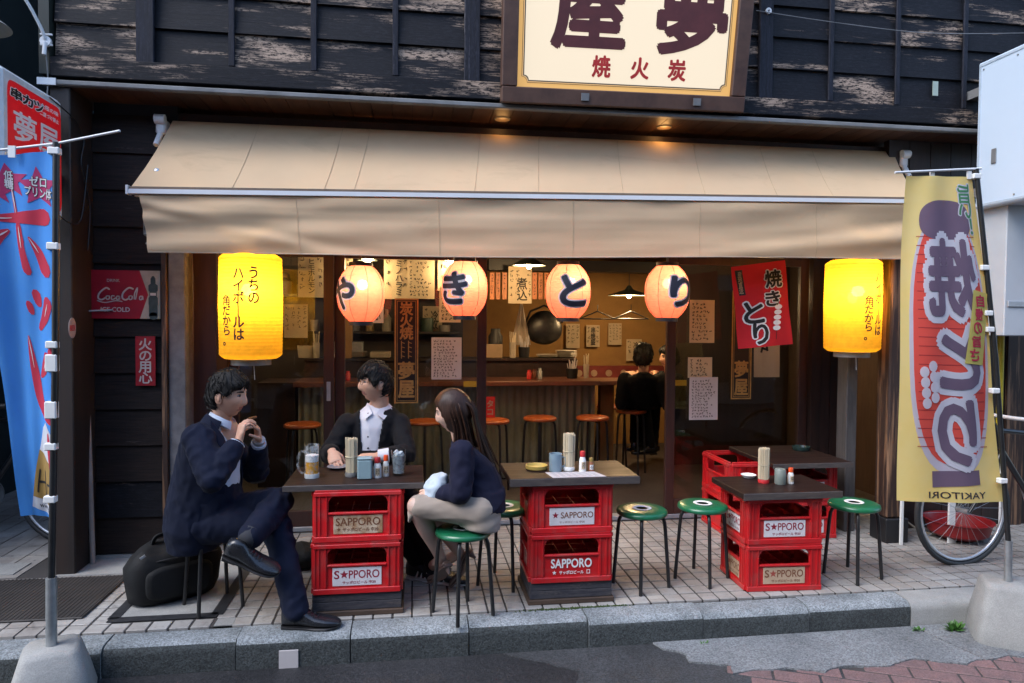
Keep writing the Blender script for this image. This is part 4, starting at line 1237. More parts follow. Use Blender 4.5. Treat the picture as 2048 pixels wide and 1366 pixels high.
spots = [((.265, 3.545, 0), .30, 'round green stool under the seated woman'),
         ((.535, 3.95, 0), .75, 'round green stool in shade behind the woman, left of the middle crates'),
         ((1.325, 3.80, 0), .20, 'round green stool just right of the middle table'),
         ((1.725, 3.86, 0), .42, 'round green stool between the middle and right tables, beside the right crates'),
         ((2.66, 3.78, 0), .10, 'round green stool right of the right table near the yellow banner'),
         ((-1.055, 3.815, 0), .35, 'round green stool under the man in the navy suit'),
         ((-.22, 4.50, 0), .15, 'round green stool under the man with glasses')]
for i, (p, a, lb) in enumerate(spots):
    o = st0 if i == 0 else copy_tree(st0)
    o.location = p; o.rotation_euler.z = a; o['label'] = lb; o['group'] = 'green stools round the tables'
ORANGEVINYL = mat('orange_vinyl', (.42, .095, .020), .35, col2=(.34, .07, .016), scale=8)
bs0 = make_stool(ORANGEVINYL, 'bar_stool', 'x', 'bar stool', H=.66, R=.155, ring=False, leg_r=.011)
bspots = [((-0.926, 5.973, 0.660), .1, 'orange topped bar stool in front of the corrugated counter, seen between the two men'),
          ((0.108, 6.054, 0.660), .5, 'orange topped bar stool behind the shoulder of the man with glasses'),
          ((0.709, 6.061, 0.660), .9, 'orange topped bar stool behind the long hair of the woman'),
          ((1.165, 6.180, 0.660), .3, 'orange topped bar stool standing alone before the counter'),
          ((1.661, 6.169, 0.660), .6, 'orange topped bar stool before the counter, next to the pair of stools'),
          ((2.076, 6.970, 0.660), .2, 'orange topped bar stool of the pair, the one farther from the dark customer'),
          ((2.185, 6.632, 0.660), .7, 'orange topped bar stool of the pair, touching the dark customer')]
for i, (p, a, lb) in enumerate(bspots):
    o = bs0 if i == 0 else copy_tree(bs0)
    o.location = (p[0], p[1], 0); o.rotation_euler.z = a; o['label'] = lb; o['group'] = 'orange bar stools at the counter'

# ---- things on the tables
def place(px_z, name, label, cat): return thing(name, label, cat, px_z)
def chopstick_bundle(p, label, cup=None, n=26, r=.030, h=.205):
    t = thing('chopstick_holder', label, 'chopsticks', p, group='bundles of disposable chopsticks')
    rr = random.Random(int(p[0] * 1000))
    q = MB(); q.lathe([(0, 0), (r + .004, 0), (r + .006, .012), (r + .002, .022), (r - .002, .022), (0, .02)], 20); q.build('cup', cup or GUTTER, t, smooth=40, world=False)
    k = 0
    for i in range(-3, 4):
        for j in range(-3, 4):
            if i * i + j * j > 10.5: continue
            x, y = i * .0088 + rr.uniform(-.001, .001), j * .0088 + rr.uniform(-.001, .001)
            s = 1 + rr.uniform(.02, .14); hh = h + rr.uniform(-.006, .006)
            b = MB(); w = .0036
            a, c = Vector((x, y, .023)), Vector((x * s, y * s, hh))
            b.add([a + Vector((-w, -w, 0)), a + Vector((w, -w, 0)), a + Vector((w, w, 0)), a + Vector((-w, w, 0)), c + Vector((-w, -w, 0)), c + Vector((w, -w, 0)), c + Vector((w, w, 0)), c + Vector((-w, w, 0))],
                  [(0, 3, 2, 1), (4, 5, 6, 7), (0, 1, 5, 4), (1, 2, 6, 5), (2, 3, 7, 6), (3, 0, 4, 7)])
            b.build('chopstick', CHOPSTICK, t, world=False); k += 1
    q = MB(); q.lathe([(r + .0015, .105), (r + .0045, .106), (r + .0045, .1085), (r + .0015, .11)], 20); q.build('band', mat('rubber_band', (.55, .48, .33), .6) if 'rubber_band' not in bpy.data.materials else bpy.data.materials['rubber_band'], t, world=False)
    return t
chopstick_bundle((-0.328, 3.778, 0.690), 'bundle of pale chopsticks standing on the table of the three people')
chopstick_bundle((0.872, 3.742, 0.702), 'bundle of pale chopsticks on the paper menu of the middle table', cup=WHITE)
chopstick_bundle((2.091, 3.820, 0.580), 'bundle of pale chopsticks in a red cup on the right table', cup=REDPRINT, r=.028)
CELADON = mat('pale_blue_tin', (.26, .37, .40), .45, col2=(.21, .31, .34), scale=10)
t = thing('sauce_pot', 'square pale blue tin beside the chopsticks of the three people', 'pot', (-0.252, 3.710, 0.690))
q = MB(); q.box((-.038, -.030, 0), (.038, .030, .105), ch=.006); q.build('body', CELADON, t, world=False)
q = MB(); q.box((-.039, -.031, .1055), (.039, .031, .116), ch=.004); q.build('lid', CELADON, t, world=False)
t = thing('blue_mug', 'pale blue cylindrical mug left of the chopsticks on the middle table', 'mug', (0.795, 3.734, 0.700))
q = MB(); q.lathe([(0, 0), (.034, 0), (.036, .004), (.036, .100), (.033, .100), (.032, .01), (0, .008)], 28); q.build('body', mat('blue_glaze', (.25, .35, .42), .35, col2=(.2, .29, .36), scale=9), t, smooth=40, world=False)
q = MB(); q.tube([(.034, 0, .08), (.055, 0, .075), (.058, 0, .05), (.05, 0, .028), (.034, 0, .022)], .0055, n=8); q.build('handle', bpy.data.materials['blue_glaze'], t, smooth=60, world=False)
t = thing('sauce_pot', 'grey green round pot beside the chopsticks on the right table', 'pot', (2.171, 3.773, 0.580))
q = MB(); q.lathe([(0, 0), (.030, 0), (.033, .005), (.032, .085), (.028, .092), (.0, .094)], 24); q.build('body', mat('grey_green_glaze', (.24, .27, .24), .4, col2=(.17, .2, .18), scale=14), t, smooth=40, world=False)
def bottle(p, label, capm, h=.095, r=.019, bodym=None, lab=True, name='condiment_bottle'):
    t = thing(name, label, 'bottle', p, group='small condiment bottles on the tables')
    q = MB(); q.lathe([(0, 0), (r, 0), (r + .001, .004), (r, h * .55), (r * .8, h * .68), (r * .62, h * .74), (0, h * .74)], 20); q.build('body', bodym or WHITE, t, smooth=40, world=False)
    q = MB(); q.lathe([(0, h * .742), (r * .80, h * .742), (r * .82, h * .95), (r * .70, h), (0, h)], 20); q.build('cap', capm, t, smooth=40, world=False)
    if lab:
        q = MB(); rect(q, front(), -.012, h * .12, .012, h * .5); wrap(q, r, .1, lift=.0012).build('label_print', WHITE if bodym else CREAMPAPER, t, world=False)
        q = MB(); rr = random.Random(3); scribble(q, front(), -.010, h * .14, .010, h * .48, 2, rr, vertical=True, thick=.2); wrap(q, r, .1, lift=.0022).build('lettering', BLACKPRINT, t, world=False)
    return t
SOY = mat('soy_bottle', (.10, .03, .012), .15, col2=(.07, .02, .01))
bottle((-0.187, 3.727, 0.690), 'white condiment bottle with a dark red cap on the left table', mat('dark_red_cap', (.42, .03, .035), .35), h=.11, r=.021)
bottle((-0.143, 3.758, 0.690), 'small condiment bottle with a bright orange red cap on the left table', mat('orange_red_cap', (.80, .09, .02), .35), h=.115, r=.016)
bottle((0.943, 3.705, 0.700), 'white condiment bottle with a red cap on the middle table', REDPRINT, h=.115, r=.019)
bottle((0.994, 3.712, 0.700), 'tiny spice jar with a gold cap on the middle table', mat('gold_cap', (.42, .28, .08), .35, .4), h=.075, r=.015, bodym=mat('red_spice', (.35, .12, .05), .4))
bottle((2.241, 3.778, 0.580), 'white spice shaker with an orange cap on the right table', bpy.data.materials['orange_red_cap'], h=.095, r=.017)
# beer mug
TUMBLER = mat_glass('tumbler_glass', (.90, .93, .94), .02, 1.35)
t = thing('beer_mug', 'glass beer mug half full with a foam head on the left table', 'mug', (-0.535, 3.766, 0.690))
q = MB(); q.lathe([(0, 0), (.036, 0), (.038, .004), (.0385, .178), (.0355, .178), (.0345, .016), (0, .014)], 28); q.build('glass_wall', mat_veil('mug_glass', (.80, .84, .86), .09), t, smooth=40, world=False)
q = MB(); q.lathe([(0, .0145), (.0338, .0165), (.0345, .088), (0, .088)], 28); q.build('beer', mat('beer', (.62, .30, .015), .12, col2=(.55, .25, .012), scale=6, emit=None), t, smooth=40, world=False)
q = MB(); q.lathe([(0, .0885), (.0345, .0885), (.0350, .122), (.02, .126), (0, .125)], 28); q.build('foam', mat('beer_foam', (.74, .74, .72), .8, col2=(.62, .62, .6), scale=60, bump=.3), t, smooth=40, world=False)
q = MB(); q.tube([(-.037, 0, .142), (-.058, 0, .140), (-.072, 0, .112), (-.075, 0, .075), (-.066, 0, .040), (-.050, 0, .026), (-.037, 0, .026)], .008, n=10); q.build('handle', bpy.data.materials['mug_glass'], t, smooth=60, world=False)
q = MB(); q.lathe([(0.0362, 0.001), (.0390, .001), (.0392, .022), (.0385, .024)], 28); q.build('thick_base', mat('thick_glass', (.55, .58, .58), .08, col2=(.45, .48, .48)), t, smooth=40, world=False)
# iced drink
t = thing('iced_glass', 'tall tumbler with ice beside the red capped bottles on the left table', 'glass', (-0.076, 3.775, 0.690))
q = MB(); q.lathe([(0, 0), (.031, 0), (.033, .004), (.040, .140), (.0375, .140), (.030, .012), (0, .010)], 28); q.build('glass_wall', TUMBLER, t, smooth=40, world=False)
q = MB(); q.lathe([(0, .0105), (.0295, .0125), (.0355, .112), (0, .112)], 24); q.build('drink', mat_veil('clear_iced_drink', (.50, .53, .56), .5), t, smooth=40, world=False)
for k in range(5):
    q = MB(); M_ = Matrix.Translation((.014 * math.cos(k * 2.2), .014 * math.sin(k * 2.2), .10 + .006 * k)) @ Euler((k, k * .7, k * 1.3)).to_matrix().to_4x4()
    q.box((-.011, -.011, -.011), (.011, .011, .011), ch=.002, M=M_); q.build('ice_cube', mat('ice', (.62, .65, .67), .12, col2=(.5, .53, .56), scale=30) if 'ice' not in bpy.data.materials else bpy.data.materials['ice'], t, world=False)
# plates, ashtrays, menu sheet
def dish(p, r, m_, label, name='plate', h=.014, cat='plate'):
    q = MB(); q.lathe([(0, 0), (r * .6, 0), (r * .7, h * .3), (r, h), (r * .96, h + .002), (r * .62, h * .4), (0, h * .35)], 32)
    o = q.build(name, m_, None, smooth=50); o.location = p
    return tag(o, label, cat)
dish((-0.421, 3.979, 0.690), .062, mat('grey_dish', (.20, .20, .22), .3, col2=(.15, .15, .17)), 'small grey plate under the hand of the man with glasses')
t = thing('ashtray', 'shallow yellow ashtray on the middle table', 'ashtray', (0.698, 3.796, 0.700))
q = MB(); q.lathe([(0, 0), (.055, 0), (.062, .006), (.063, .024), (.056, .025), (.050, .010), (0, .008)], 32); q.build('bowl', mat('yellow_tin', (.55, .40, .10), .4, col2=(.45, .32, .08), scale=8), t, smooth=40, world=False)
t = thing('ashtray', 'dark green glass ashtray on the low table by the glass', 'ashtray', (2.928, 4.799, 0.575))
q = MB(); q.lathe([(0, 0), (.06, 0), (.065, .006), (.066, .030), (.056, .030), (.050, .010), (0, .008)], 32); q.build('bowl', mat('dark_green_glass', (.03, .06, .055), .15), t, smooth=40, world=False)
t = thing('sauce_dish', 'white and navy small dish left of the chopsticks on the right table', 'dish', (2.058, 3.942, 0.580))
q = MB(); q.lathe([(0, .004), (.03, .004), (.038, .014), (.046, .022), (.044, .0235), (.03, .012), (0, .010)], 28); q.build('bowl', WHITE, t, smooth=50, world=False)
q = MB(); q.lathe([(0, 0), (.036, 0), (.038, .0035), (0, .0035)], 28); q.build('saucer', DARKPRINT, t, smooth=50, world=False)
t = thing('paper_menu', 'white printed menu sheet lying on the middle table', 'menu', (0.884, 3.636, 0.700))
pm = [(0.729, 3.703, 0.700), (1.008, 3.697, 0.700), (1.043, 3.570, 0.700), (0.746, 3.567, 0.700)]
q = MB(); q.prism([(p[0], p[1], TZ2 + .0004) for p in pm][::-1], (0, 0, .0008)); q.build('sheet', WHITEPAPER, t)
q = MB(); 
for k in range(5):
    u = (k + .8) / 6
    a = Vector(pm[0]).lerp(Vector(pm[3]), u); c = Vector(pm[1]).lerp(Vector(pm[2]), u)
    for s_ in range(7):
        p, r_ = a.lerp(c, .08 + s_ * .125), a.lerp(c, .08 + s_ * .125 + .08)
        q.add([(p.x, p.y - .002, TZ2 + .0016), (r_.x, r_.y - .002, TZ2 + .0016), (r_.x, r_.y + .002, TZ2 + .0016), (p.x, p.y + .002, TZ2 + .0016)], [(0, 1, 2, 3)])
q.build('printed_lines', mat('grey_print', (.18, .16, .2), .6), t)

# ---- the man's black travel bag on the ground
BAGM = mat('black_bag_nylon', (.0045, .005, .006), .7, spec=.3, col2=(.008, .0085, .010), scale=10, bump=.35, bscale=220)
t = thing('travel_bag', 'black soft travel bag standing on the tiles behind the seated man in navy', 'bag', (-1.31, 3.98, 0))
M_ = Matrix.Translation((0, 0, 0)) @ Matrix.Rotation(math.radians(32), 4, 'Z')
b = MB(); b.loft([(M_ @ Vector((-.0, 0, z)), M_.to_3x3() @ Vector((a, 0, 0)), M_.to_3x3() @ Vector((0, c_, 0))) for z, a, c_ in ((.004, .19, .10), (.02, .225, .125), (.07, .24, .140), (.14, .242, .138), (.20, .236, .130), (.255, .22, .112), (.295, .185, .085), (.318, .13, .05), (.322, .07, .03))], 56, power=3.0)
b.v = [(x + .03 * noise.noise(Vector((x * 6, y * 6, z * 9))), y + .03 * noise.noise(Vector((x * 6 + 9, y * 6, z * 9))), z + (.035 * noise.noise(Vector((x * 8, y * 8, 3))) if z > .1 else 0)) for x, y, z in b.v]
b.build('body', BAGM, t, smooth=60, world=False)
q = MB(); q.tube([M_ @ Vector(p) for p in curve_pts([(-.11, 0, .29), (-.09, 0, .345), (-.03, 0, .355), (.03, 0, .35), (.09, 0, .335), (.11, 0, .28)], 5)], .011, n=8, flat=1.6); q.build('carry_handle', BAGM, t, smooth=60, world=False)
q = MB(); q.tube([M_ @ Vector(p) for p in curve_pts([(-.205, -.09, .235), (-.05, -.125, .25), (.10, -.125, .25), (.21, -.08, .235)], 6)], .004, n=6); q.build('zip', mat('zip_dark', (.03, .03, .033), .4), t, world=False)
q = MB(); q.loft([(M_ @ Vector((0.0, -.128 - d_, .055 + (.0 if d_ else 0) + .075)), M_.to_3x3() @ Vector((a, 0, 0)), Vector((0, 0, c_))) for d_, a, c_ in ((0.0, .17, .09), (.018, .165, .086), (.026, .14, .07))], 28, power=4); q.build('front_pocket', BAGM, t, smooth=60, world=False)
q = MB(); q.box((-.012, -.003, -.006), (.016, .003, .006), M=M_ @ Matrix.Translation((-.18, -.118, .285)) @ Matrix.Rotation(-.5, 4, 'Y')); q.build('zip_puller', ALU, t, world=False)
# dark soft bag behind the left crates
t = thing('cloth_bag', 'dark crumpled bag lying on the tiles behind the left crates', 'bag', (-0.668, 4.336, 0.000))
b = MB(); b.ball((0, 0, .075), (.13, .10, .078), 28)
b.v = [(x + .03 * noise.noise(Vector((x * 12, y * 12, z * 12))), y + .03 * noise.noise(Vector((x * 12 + 5, y * 12, z * 12))), max(.002, z + .02 * noise.noise(Vector((x * 14, y * 14, z * 14 + 9))))) for x, y, z in b.v]
b.build('body', BAGM, t, smooth=70, world=False)

# ================================================================== FLAGS ON POLES, BOXES, BICYCLES, WEEDS, NEIGHBOURS
def flag_base(name, label, p, w0, w1, h, rz):
    t = thing(name, label, 'base', p, rz, 'concrete banner bases')
    q = MB(); q.loft([((0, 0, 0), (w0, 0, 0), (0, w0, 0)), ((0, 0, .02), (w0 + .004, 0, 0), (0, w0 + .004, 0)), ((0, 0, h * .45), ((w0 + w1) / 2 + .012, 0, 0), (0, (w0 + w1) / 2 + .012, 0)), ((0, 0, h - .02), (w1 + .006, 0, 0), (0, w1 + .006, 0)), ((0, 0, h), (w1 - .012, 0, 0), (0, w1 - .012, 0))], 28, power=5.5)
    q.v = [(x + .003 * noise.noise(Vector((x * 15, y * 15, z * 15))), y + .003 * noise.noise(Vector((x * 15 + 4, y * 15, z * 15))), z) for x, y, z in q.v]
    q.build('block', CONCRETE, t, smooth=50, world=False)
    return t
LB = Vector((-1.569, 3.220, 0.100)); RB = Vector((3.163, 3.200, 0.166))
zb = -.152
t1 = flag_base('banner_base', 'pale concrete block holding the blue banner pole at the kerb', (LB.x, LB.y, zb), .165, .105, LB.z - zb, .35)
q = MB(); q.tube([(0, 0, LB.z - zb - .01), (.003, .0, LB.z - zb + .30)], .022, n=16); q.build('socket_tube', STEEL, t1, smooth=60, world=False)
t2 = flag_base('banner_base', 'pale concrete block holding the yellow banner pole at the kerb', (RB.x, RB.y, zb), .165, .115, RB.z - zb, -.55)
q = MB(); q.tube([(0, 0, RB.z - zb - .01), (-.004, .0, RB.z - zb + .22)], .019, n=16); q.build('socket_tube', STEEL, t2, smooth=60, world=False)

def polyline_pole(pts, r, t, name, m_):
    q = MB(); q.tube(pts, r, n=12); return q.build(name, m_, t, smooth=60)
# ---- blue banner
YL = 3.22
t = thing('blue_banner', 'tall blue banner with red brush characters tied to a dark pole at the left edge', 'banner', tuple(LB + Vector((0, 0, .28))))
PT, PB = Vector((-1.524, 3.220, 2.295)), LB + Vector((.003, 0, .285))
polyline_pole([PB, PB.lerp(PT, .5) + Vector((.006, 0, 0)), PT], .014, t, 'pole', BLACKMETAL)
polyline_pole([(-1.892, 3.270, 2.244), PT + Vector((0, 0, -.005)), (-1.252, 3.180, 2.346)], .0055, t, 'crossbar', WHITEMETAL)
TL, TR, BR, BL = Vector((-1.894, 3.240, 2.226)), Vector((-1.534, 3.220, 2.262)), Vector((-1.563, 3.220, 0.626)), Vector((-1.729, 3.320, 0.653))
def blue_pt(u, v):
    L = TL.lerp(BL, v ** 1.5 * .80 + v * .20); R = TR.lerp(BR, v)
    p = L.lerp(R, u)
    return p + Vector((0, .05 * math.sin(PI * u) * (.4 + v) + .012 * math.sin(v * 11 + u * 3) * (1 - u) + .006 * math.sin(u * 16 + v * 5), 0))
b = MB(); b.grid(blue_pt, 30, 60); b.build('cloth', mat_cloth('blue_banner_cloth', (.085, .34, .86), .3, (.07, .30, .82), 4, .08), t, smooth=180)
LIFT = (0, -.002, 0)
REDB = mat_cloth('banner_red_print', (.62, .045, .085), .25); WHITEB = mat_cloth('banner_white_print', (.74, .75, .78), .25)
# cloth coordinates: x 0..1 over the width, y 1 at the top; width about .42 m at the top, height 1.78 m
def bs(mb, pts, w): stroke(mb, I4, curve_pts(pts, 5), w)
asp = .23                                                   # width / height, keeps brush strokes round
def brush(mb, pts, ws):
    """teardrop brush mark in cloth coordinates; widths are shares of the cloth height"""
    P = curve_pts([(x * asp, y) for x, y in pts], 6); n = len(P); wv = []
    for i in range(n):
        f = i / (n - 1) * (len(ws) - 1); k = min(int(f), len(ws) - 2); wv.append(ws[k] + (ws[k + 1] - ws[k]) * (f - k))
    q = MB(); stroke(q, I4, P, wv)
    mb.add([(v[0] / asp, v[1], v[2]) for v in q.v], q.f)
marks = [([(.60, .885), (.64, .80), (.68, .72)], (.004, .010, .020)),            # upright of the first character
         ([(.38, .745), (.60, .780), (.90, .815)], (.010, .028, .046)),
         ([(.66, .76), (.68, .70), (.72, .645)], (.018, .022, .030)),
         ([(.56, .735), (.47, .70), (.42, .665)], (.010, .030, .034)),
         ([(.76, .740), (.84, .71), (.91, .675)], (.008, .030, .046)),
         ([(.80, .585), (.81, .572)], (.034, .030)), ([(.72, .545), (.73, .535)], (.026, .024)),
         ([(.94, .585), (.90, .545), (.82, .50)], (.036, .032, .012)),
         ([(.68, .455), (.72, .38), (.80, .30), (.95, .285)], (.006, .034, .050, .044)),
         ([(.92, .435), (.87, .40), (.81, .37)], (.034, .030, .008)),
         ([(1.0, .475), (.96, .455), (.985, .430)], (.016, .016, .016))]
q = MB()
marks = [([(1 - (1 - x) * (1.35 + .25 * (1 - y)), y) for x, y in p], w) for p, w in marks]
for p, w in marks: brush(q, p, w)
onto(q, blue_pt, LIFT, .03).build('lettering', REDB, t)
q = MB()
for p, w in marks[:5] + marks[7:10]: brush(q, [p[0], tuple((a + c) / 2 for a, c in zip(p[0], p[1])), p[1]], (.001, .004, .001))
onto(q, blue_pt, (0, -.004, 0), .03).build('gloss_print', WHITEB, t)
q = MB()
for cx, cy, r in ((.42, .905, .062), (.80, .895, .062), (.30, .855, .04)):
    s_ = MB(); star(s_, I4, cx * asp, cy, r, inner=.45, rot=.1); q.add([(v[0] / asp, v[1], v[2]) for v in s_.v], s_.f)
onto(q, blue_pt, LIFT, .03).build('star_print', mat_cloth('banner_star_red', (.50, .05, .16), .25), t)
for bo, m_, lf, nm in ((.07, BLACKPRINT, -.003, 'lettering_edge'), (.02, WHITEB, -.0045, 'lettering')):
    q = MB(); put(q, 'ゼロ', I4, w=.20, h=.028, bold=bo, dx=.80, dy=.912); put(q, 'プリン体', I4, w=.34, h=.028, bold=bo, dx=.81, dy=.880)
    put(q, '低糖', I4, w=.10, h=.062, bold=bo, vertical=True, line=.9, dx=.43, dy=.905)
    onto(q, blue_pt, (0, lf, 0), .03).build(nm, m_, t)
q = MB(); q.add([(.22, .02, 0), (.985, .0, 0), (.985, .235, 0), (.90, .245, 0), (.80, .258, 0), (.69, .235, 0), (.58, .18, 0)], [tuple(range(7))]); onto(q, blue_pt, LIFT, .03).build('glass_print', WHITEB, t)
q = MB(); q.add([(.28, .045, 0), (.98, .04, 0), (.98, .155, 0), (.55, .168, 0)], [(0, 1, 2, 3)]); onto(q, blue_pt, (0, -.003, 0), .03).build('beer_print', mat_cloth('banner_beer_print', (.42, .27, .09), .25), t)
q = MB(); brush(q, [(.88, .235), (.91, .19), (.955, .14)], (.006, .026, .022)); onto(q, blue_pt, (0, -.004, 0), .03).build('pepper_print', REDB, t)
q = MB(); brush(q, [(.52, .115), (.42, .06)], (.007, .007)); brush(q, [(.68, .12), (.62, .055)], (.007, .007)); brush(q, [(.47, .085), (.66, .09)], (.006, .006)); brush(q, [(.88, .098), (.76, .092), (.74, .062), (.86, .056), (.94, .078), (.88, .098)], (.006,) * 6); put(q, 'www.ho', I4, w=.48, h=.012, dx=.66, dy=.028)
onto(q, blue_pt, (0, -.0045, 0), .03).build('small_lettering', BLACKPRINT, t)
for v in (.0, .23, .47, .515, .63, .72, .85):
    p = PT.lerp(PB, .02 + v * .93); q = MB(); h_ = .016 if v not in (.515, .63) else .038
    q.box((p.x - .03, p.y - .016, p.z - h_), (p.x + .017, p.y + .016, p.z + h_), ch=.004); q.build('tie_loop', WHITE, t)
for u in (.05, .52): 
    p = TL.lerp(TR, u); q = MB(); q.box((p.x - .012, p.y - .004, p.z - .02), (p.x + .016, p.y + .004, p.z + .03)); q.build('top_loop', WHITE, t)

# ---- yellow and red banner, seen from its back: print is mirrored
t = thing('yellow_banner', 'tall yellow banner with a big red lantern print and mirrored characters at the right', 'banner', tuple(RB + Vector((0, 0, .2))))
YR = 3.24
PT2, PB2 = Vector((2.939, 3.240, 2.361)), RB + Vector((-.004, 0, .20))
polyline_pole([PB2, PB2.lerp(PT2, .5) + Vector((.02, 0, 0)), PT2], .013, t, 'pole', BLACKMETAL)
polyline_pole([(2.446, 3.210, 2.317), (2.968, 3.240, 2.364)], .006, t, 'crossbar', WHITEMETAL)
Q = [Vector((2.525, 3.230, 2.306)), Vector((2.925, 3.240, 2.318)), Vector((3.152, 3.240, 0.586)), Vector((2.486, 3.180, 0.625))]
def yel_pt(u, v):
    L = Q[0].lerp(Q[3], v) + Vector((-.012 * math.sin(PI * v), 0, 0)); R = Q[1].lerp(Q[2], v) + Vector((.012 * math.sin(PI * v), 0, 0))
    p = L.lerp(R, u)
    return p + Vector((0, -.035 * math.sin(PI * u) * (.5 + .5 * v) + .010 * math.sin(v * 8 + u * 2) + .006 * math.sin(u * 13 + v * 3), 0))
YC = mat_cloth('yellow_banner_cloth', (.88, .70, .23), .35, (.90, .76, .34), 2.5, .08)
b = MB(); b.grid(yel_pt, 28, 60); b.build('cloth', YC, t, smooth=180)
def blob(mb, pts): mb.add([(x, y, 0) for x, y in pts], [tuple(range(len(pts)))])
GREYP = mat_cloth('banner_plum_print', (.19, .13, .19), .25); REDL = mat_cloth('banner_lantern_red', (.86, .12, .085), .35, (.80, .10, .075), 3); LAV = mat_cloth('banner_lavender_print', (.64, .60, .70), .3)
WHB = mat_cloth('banner_white', (.74, .72, .78), .3)
def egg(cx, cy, rx, ry, n=40, p=2.6): return [(cx + rx * math.copysign(abs(math.cos(a)) ** (2 / p), math.cos(a)), cy + ry * math.copysign(abs(math.sin(a)) ** (2 / p), math.sin(a))) for a in [2 * PI * i / n for i in range(n)]]
for pts, m_, lf, nm in ((egg(.52, .49, .44, .405), LAV, -.0015, 'lantern_edge_print'), (egg(.52, .50, .405, .385), REDL, -.0025, 'lantern_print'),
                        ([(.30, .045), (.76, .055), (.76, .10), (.30, .095)], GREYP, -.0025, 'lantern_foot_print'), (egg(.52, .865, .33, .062), GREYP, -.0035, 'lantern_top_print')):
    q = MB(); blob(q, pts); onto(q, yel_pt, (0, lf, 0), .03).build(nm, m_, t)
q = MB(); 
for k in range(24):
    y_ = .17 + k * .028; q.add([(.16, y_, 0), (.88, y_, 0), (.88, y_ + .0022, 0), (.16, y_ + .0022, 0)], [(0, 1, 2, 3)])
onto(q, yel_pt, (0, -.0034, 0), .04).build('rib_print', mat_cloth('rib_red', (.47, .055, .055), .3), t)
for bo, m_, lf, nm in ((.125, WHB, -.0048, 'lettering_edge'), (.035, GREYP, -.0075, 'lettering')):
    q = MB()
    put(q, '焼', I4, w=.54, h=.225, bold=bo, dx=.55, dy=.69, mirror=True); put(q, 'と', I4, w=.42, h=.18, bold=bo, dx=.60, dy=.445, mirror=True); put(q, 'り', I4, w=.36, h=.19, bold=bo, dx=.55, dy=.215, mirror=True)
    onto(q, yel_pt, (0, lf, 0), .03).build(nm, m_, t)
for bo, m_, lf, nm in ((.08, WHB, -.0048, 'green_lettering_edge'), (.02, mat_cloth('banner_green_print', (.10, .30, .14), .3), -.0062, 'green_lettering')):
    q = MB(); put(q, '旨い！', I4, w=.17, h=.15, bold=bo, vertical=True, line=.8, dx=.80, dy=.90, mirror=True); onto(q, yel_pt, (0, lf, 0), .03).build(nm, m_, t)
q = MB(); blob(q, [(.63, .43), (.86, .425), (.99, .645), (.78, .655)]); onto(q, yel_pt, (0, -.0100, 0), .03).build('plaque_print', mat_cloth('plaque_yellow', (.66, .55, .14), .25), t)
q = MB(); 
for i, ch_ in enumerate('自慢の旨さ'): put(q, ch_, I4, w=.115, h=.035, bold=.03, dx=.866 - i * .029, dy=.622 - i * .0415, mirror=True)
onto(q, yel_pt, (0, -.0122, 0), .03).build('plaque_lettering', REDB, t)
q = MB()
for i in range(4):
    for j in range(2): blob(q, egg(.21 + j * .085 + .01 * i, .40 - i * .032 + j * .018, .045, .017, 14, 2))
onto(q, yel_pt, (0, -.0062, 0), .03).build('skewer_print', WHB, t)
q = MB(); put(q, 'YAKITORI', I4, w=.55, h=.020, bold=.01, dx=.54, dy=.022, mirror=True); onto(q, yel_pt, (0, -.0025, 0), .03).build('small_lettering', DARKPRINT, t)
for v in (.0, .28, .42, .47, .66, .94):
    p = PT2.lerp(PB2, .02 + v * .86); q = MB(); q.box((p.x - .03, p.y - .016, p.z - .014), (p.x + .016, p.y + .016, p.z + .014), ch=.004); q.build('tie_loop', WHITE, t)
for u in (.38, .93):
    p = Q[0].lerp(Q[1], u); q = MB(); q.box((p.x - .012, p.y - .004, p.z - .012), (p.x + .012, p.y + .004, p.z + .03)); q.build('top_loop', WHITE, t)

# ---- white boxes on the right, white stakes, red basin, yellow pipe
b0, b1 = (3.852, 4.250, 3.335), (3.926, 4.250, 2.336)
t = thing('white_sign_box', 'plain white steel box sign projecting from the wall at upper right', 'sign box', (b0[0] + .12, 3.9, b1[2]))
q = MB(); q.box((b0[0], 3.2, b1[2]), (b0[0] + .25, 4.25, b0[2]), ch=.008); q.build('casing', mat('white_box_paint', (.55, .65, .76), .45, col2=(.52, .62, .73), scale=2), t)
q = MB(); q.box((b0[0] - .008, 4.08, 2.62), (b0[0] - .0005, 4.12, 2.72), ch=.004); q.build('latch', GUTTER, t)
for z_ in (b1[2] + .1, b0[2] - .2):
    q = MB(); q.box((b0[0] + .05, 4.2505, z_), (b0[0] + .15, 4.62, z_ + .06)); q.build('wall_arm', GUTTER, t)
RIM = mat('box_rim_paint', (.48, .57, .66), .4)
for z_ in (b1[2] + .012, b0[2] - .030):
    q = MB(); q.box((b0[0] - .004, 3.21, z_), (b0[0] - .0005, 4.24, z_ + .018), ch=.001); q.build('edge_rim', RIM, t)
for y_ in (4.222, 3.72):
    q = MB(); q.box((b0[0] - .004, y_, b1[2] + .032), (b0[0] - .0005, y_ + .014, b0[2] - .032), ch=.001); q.build('edge_rim', RIM, t)
for y_ in (4.215, 3.95, 3.74):
    for z_ in (b1[2] + .05, b0[2] - .055):
        q = MB(); q.lathe([(0, 0), (.007, 0), (.006, .003), (0, .004)], 10, M=Matrix.Translation((b0[0] - .0005, y_ - .012, z_)) @ Matrix.Rotation(-PI / 2, 4, 'Y')); q.build('screw', STEEL, t)
c0, c1 = (3.914, 4.050, 2.271), (3.941, 4.050, 1.465)
t = thing('meter_box', 'grey white meter box on the wall below the white sign box', 'meter box', (c0[0] + .2, 4.2, c1[2]))
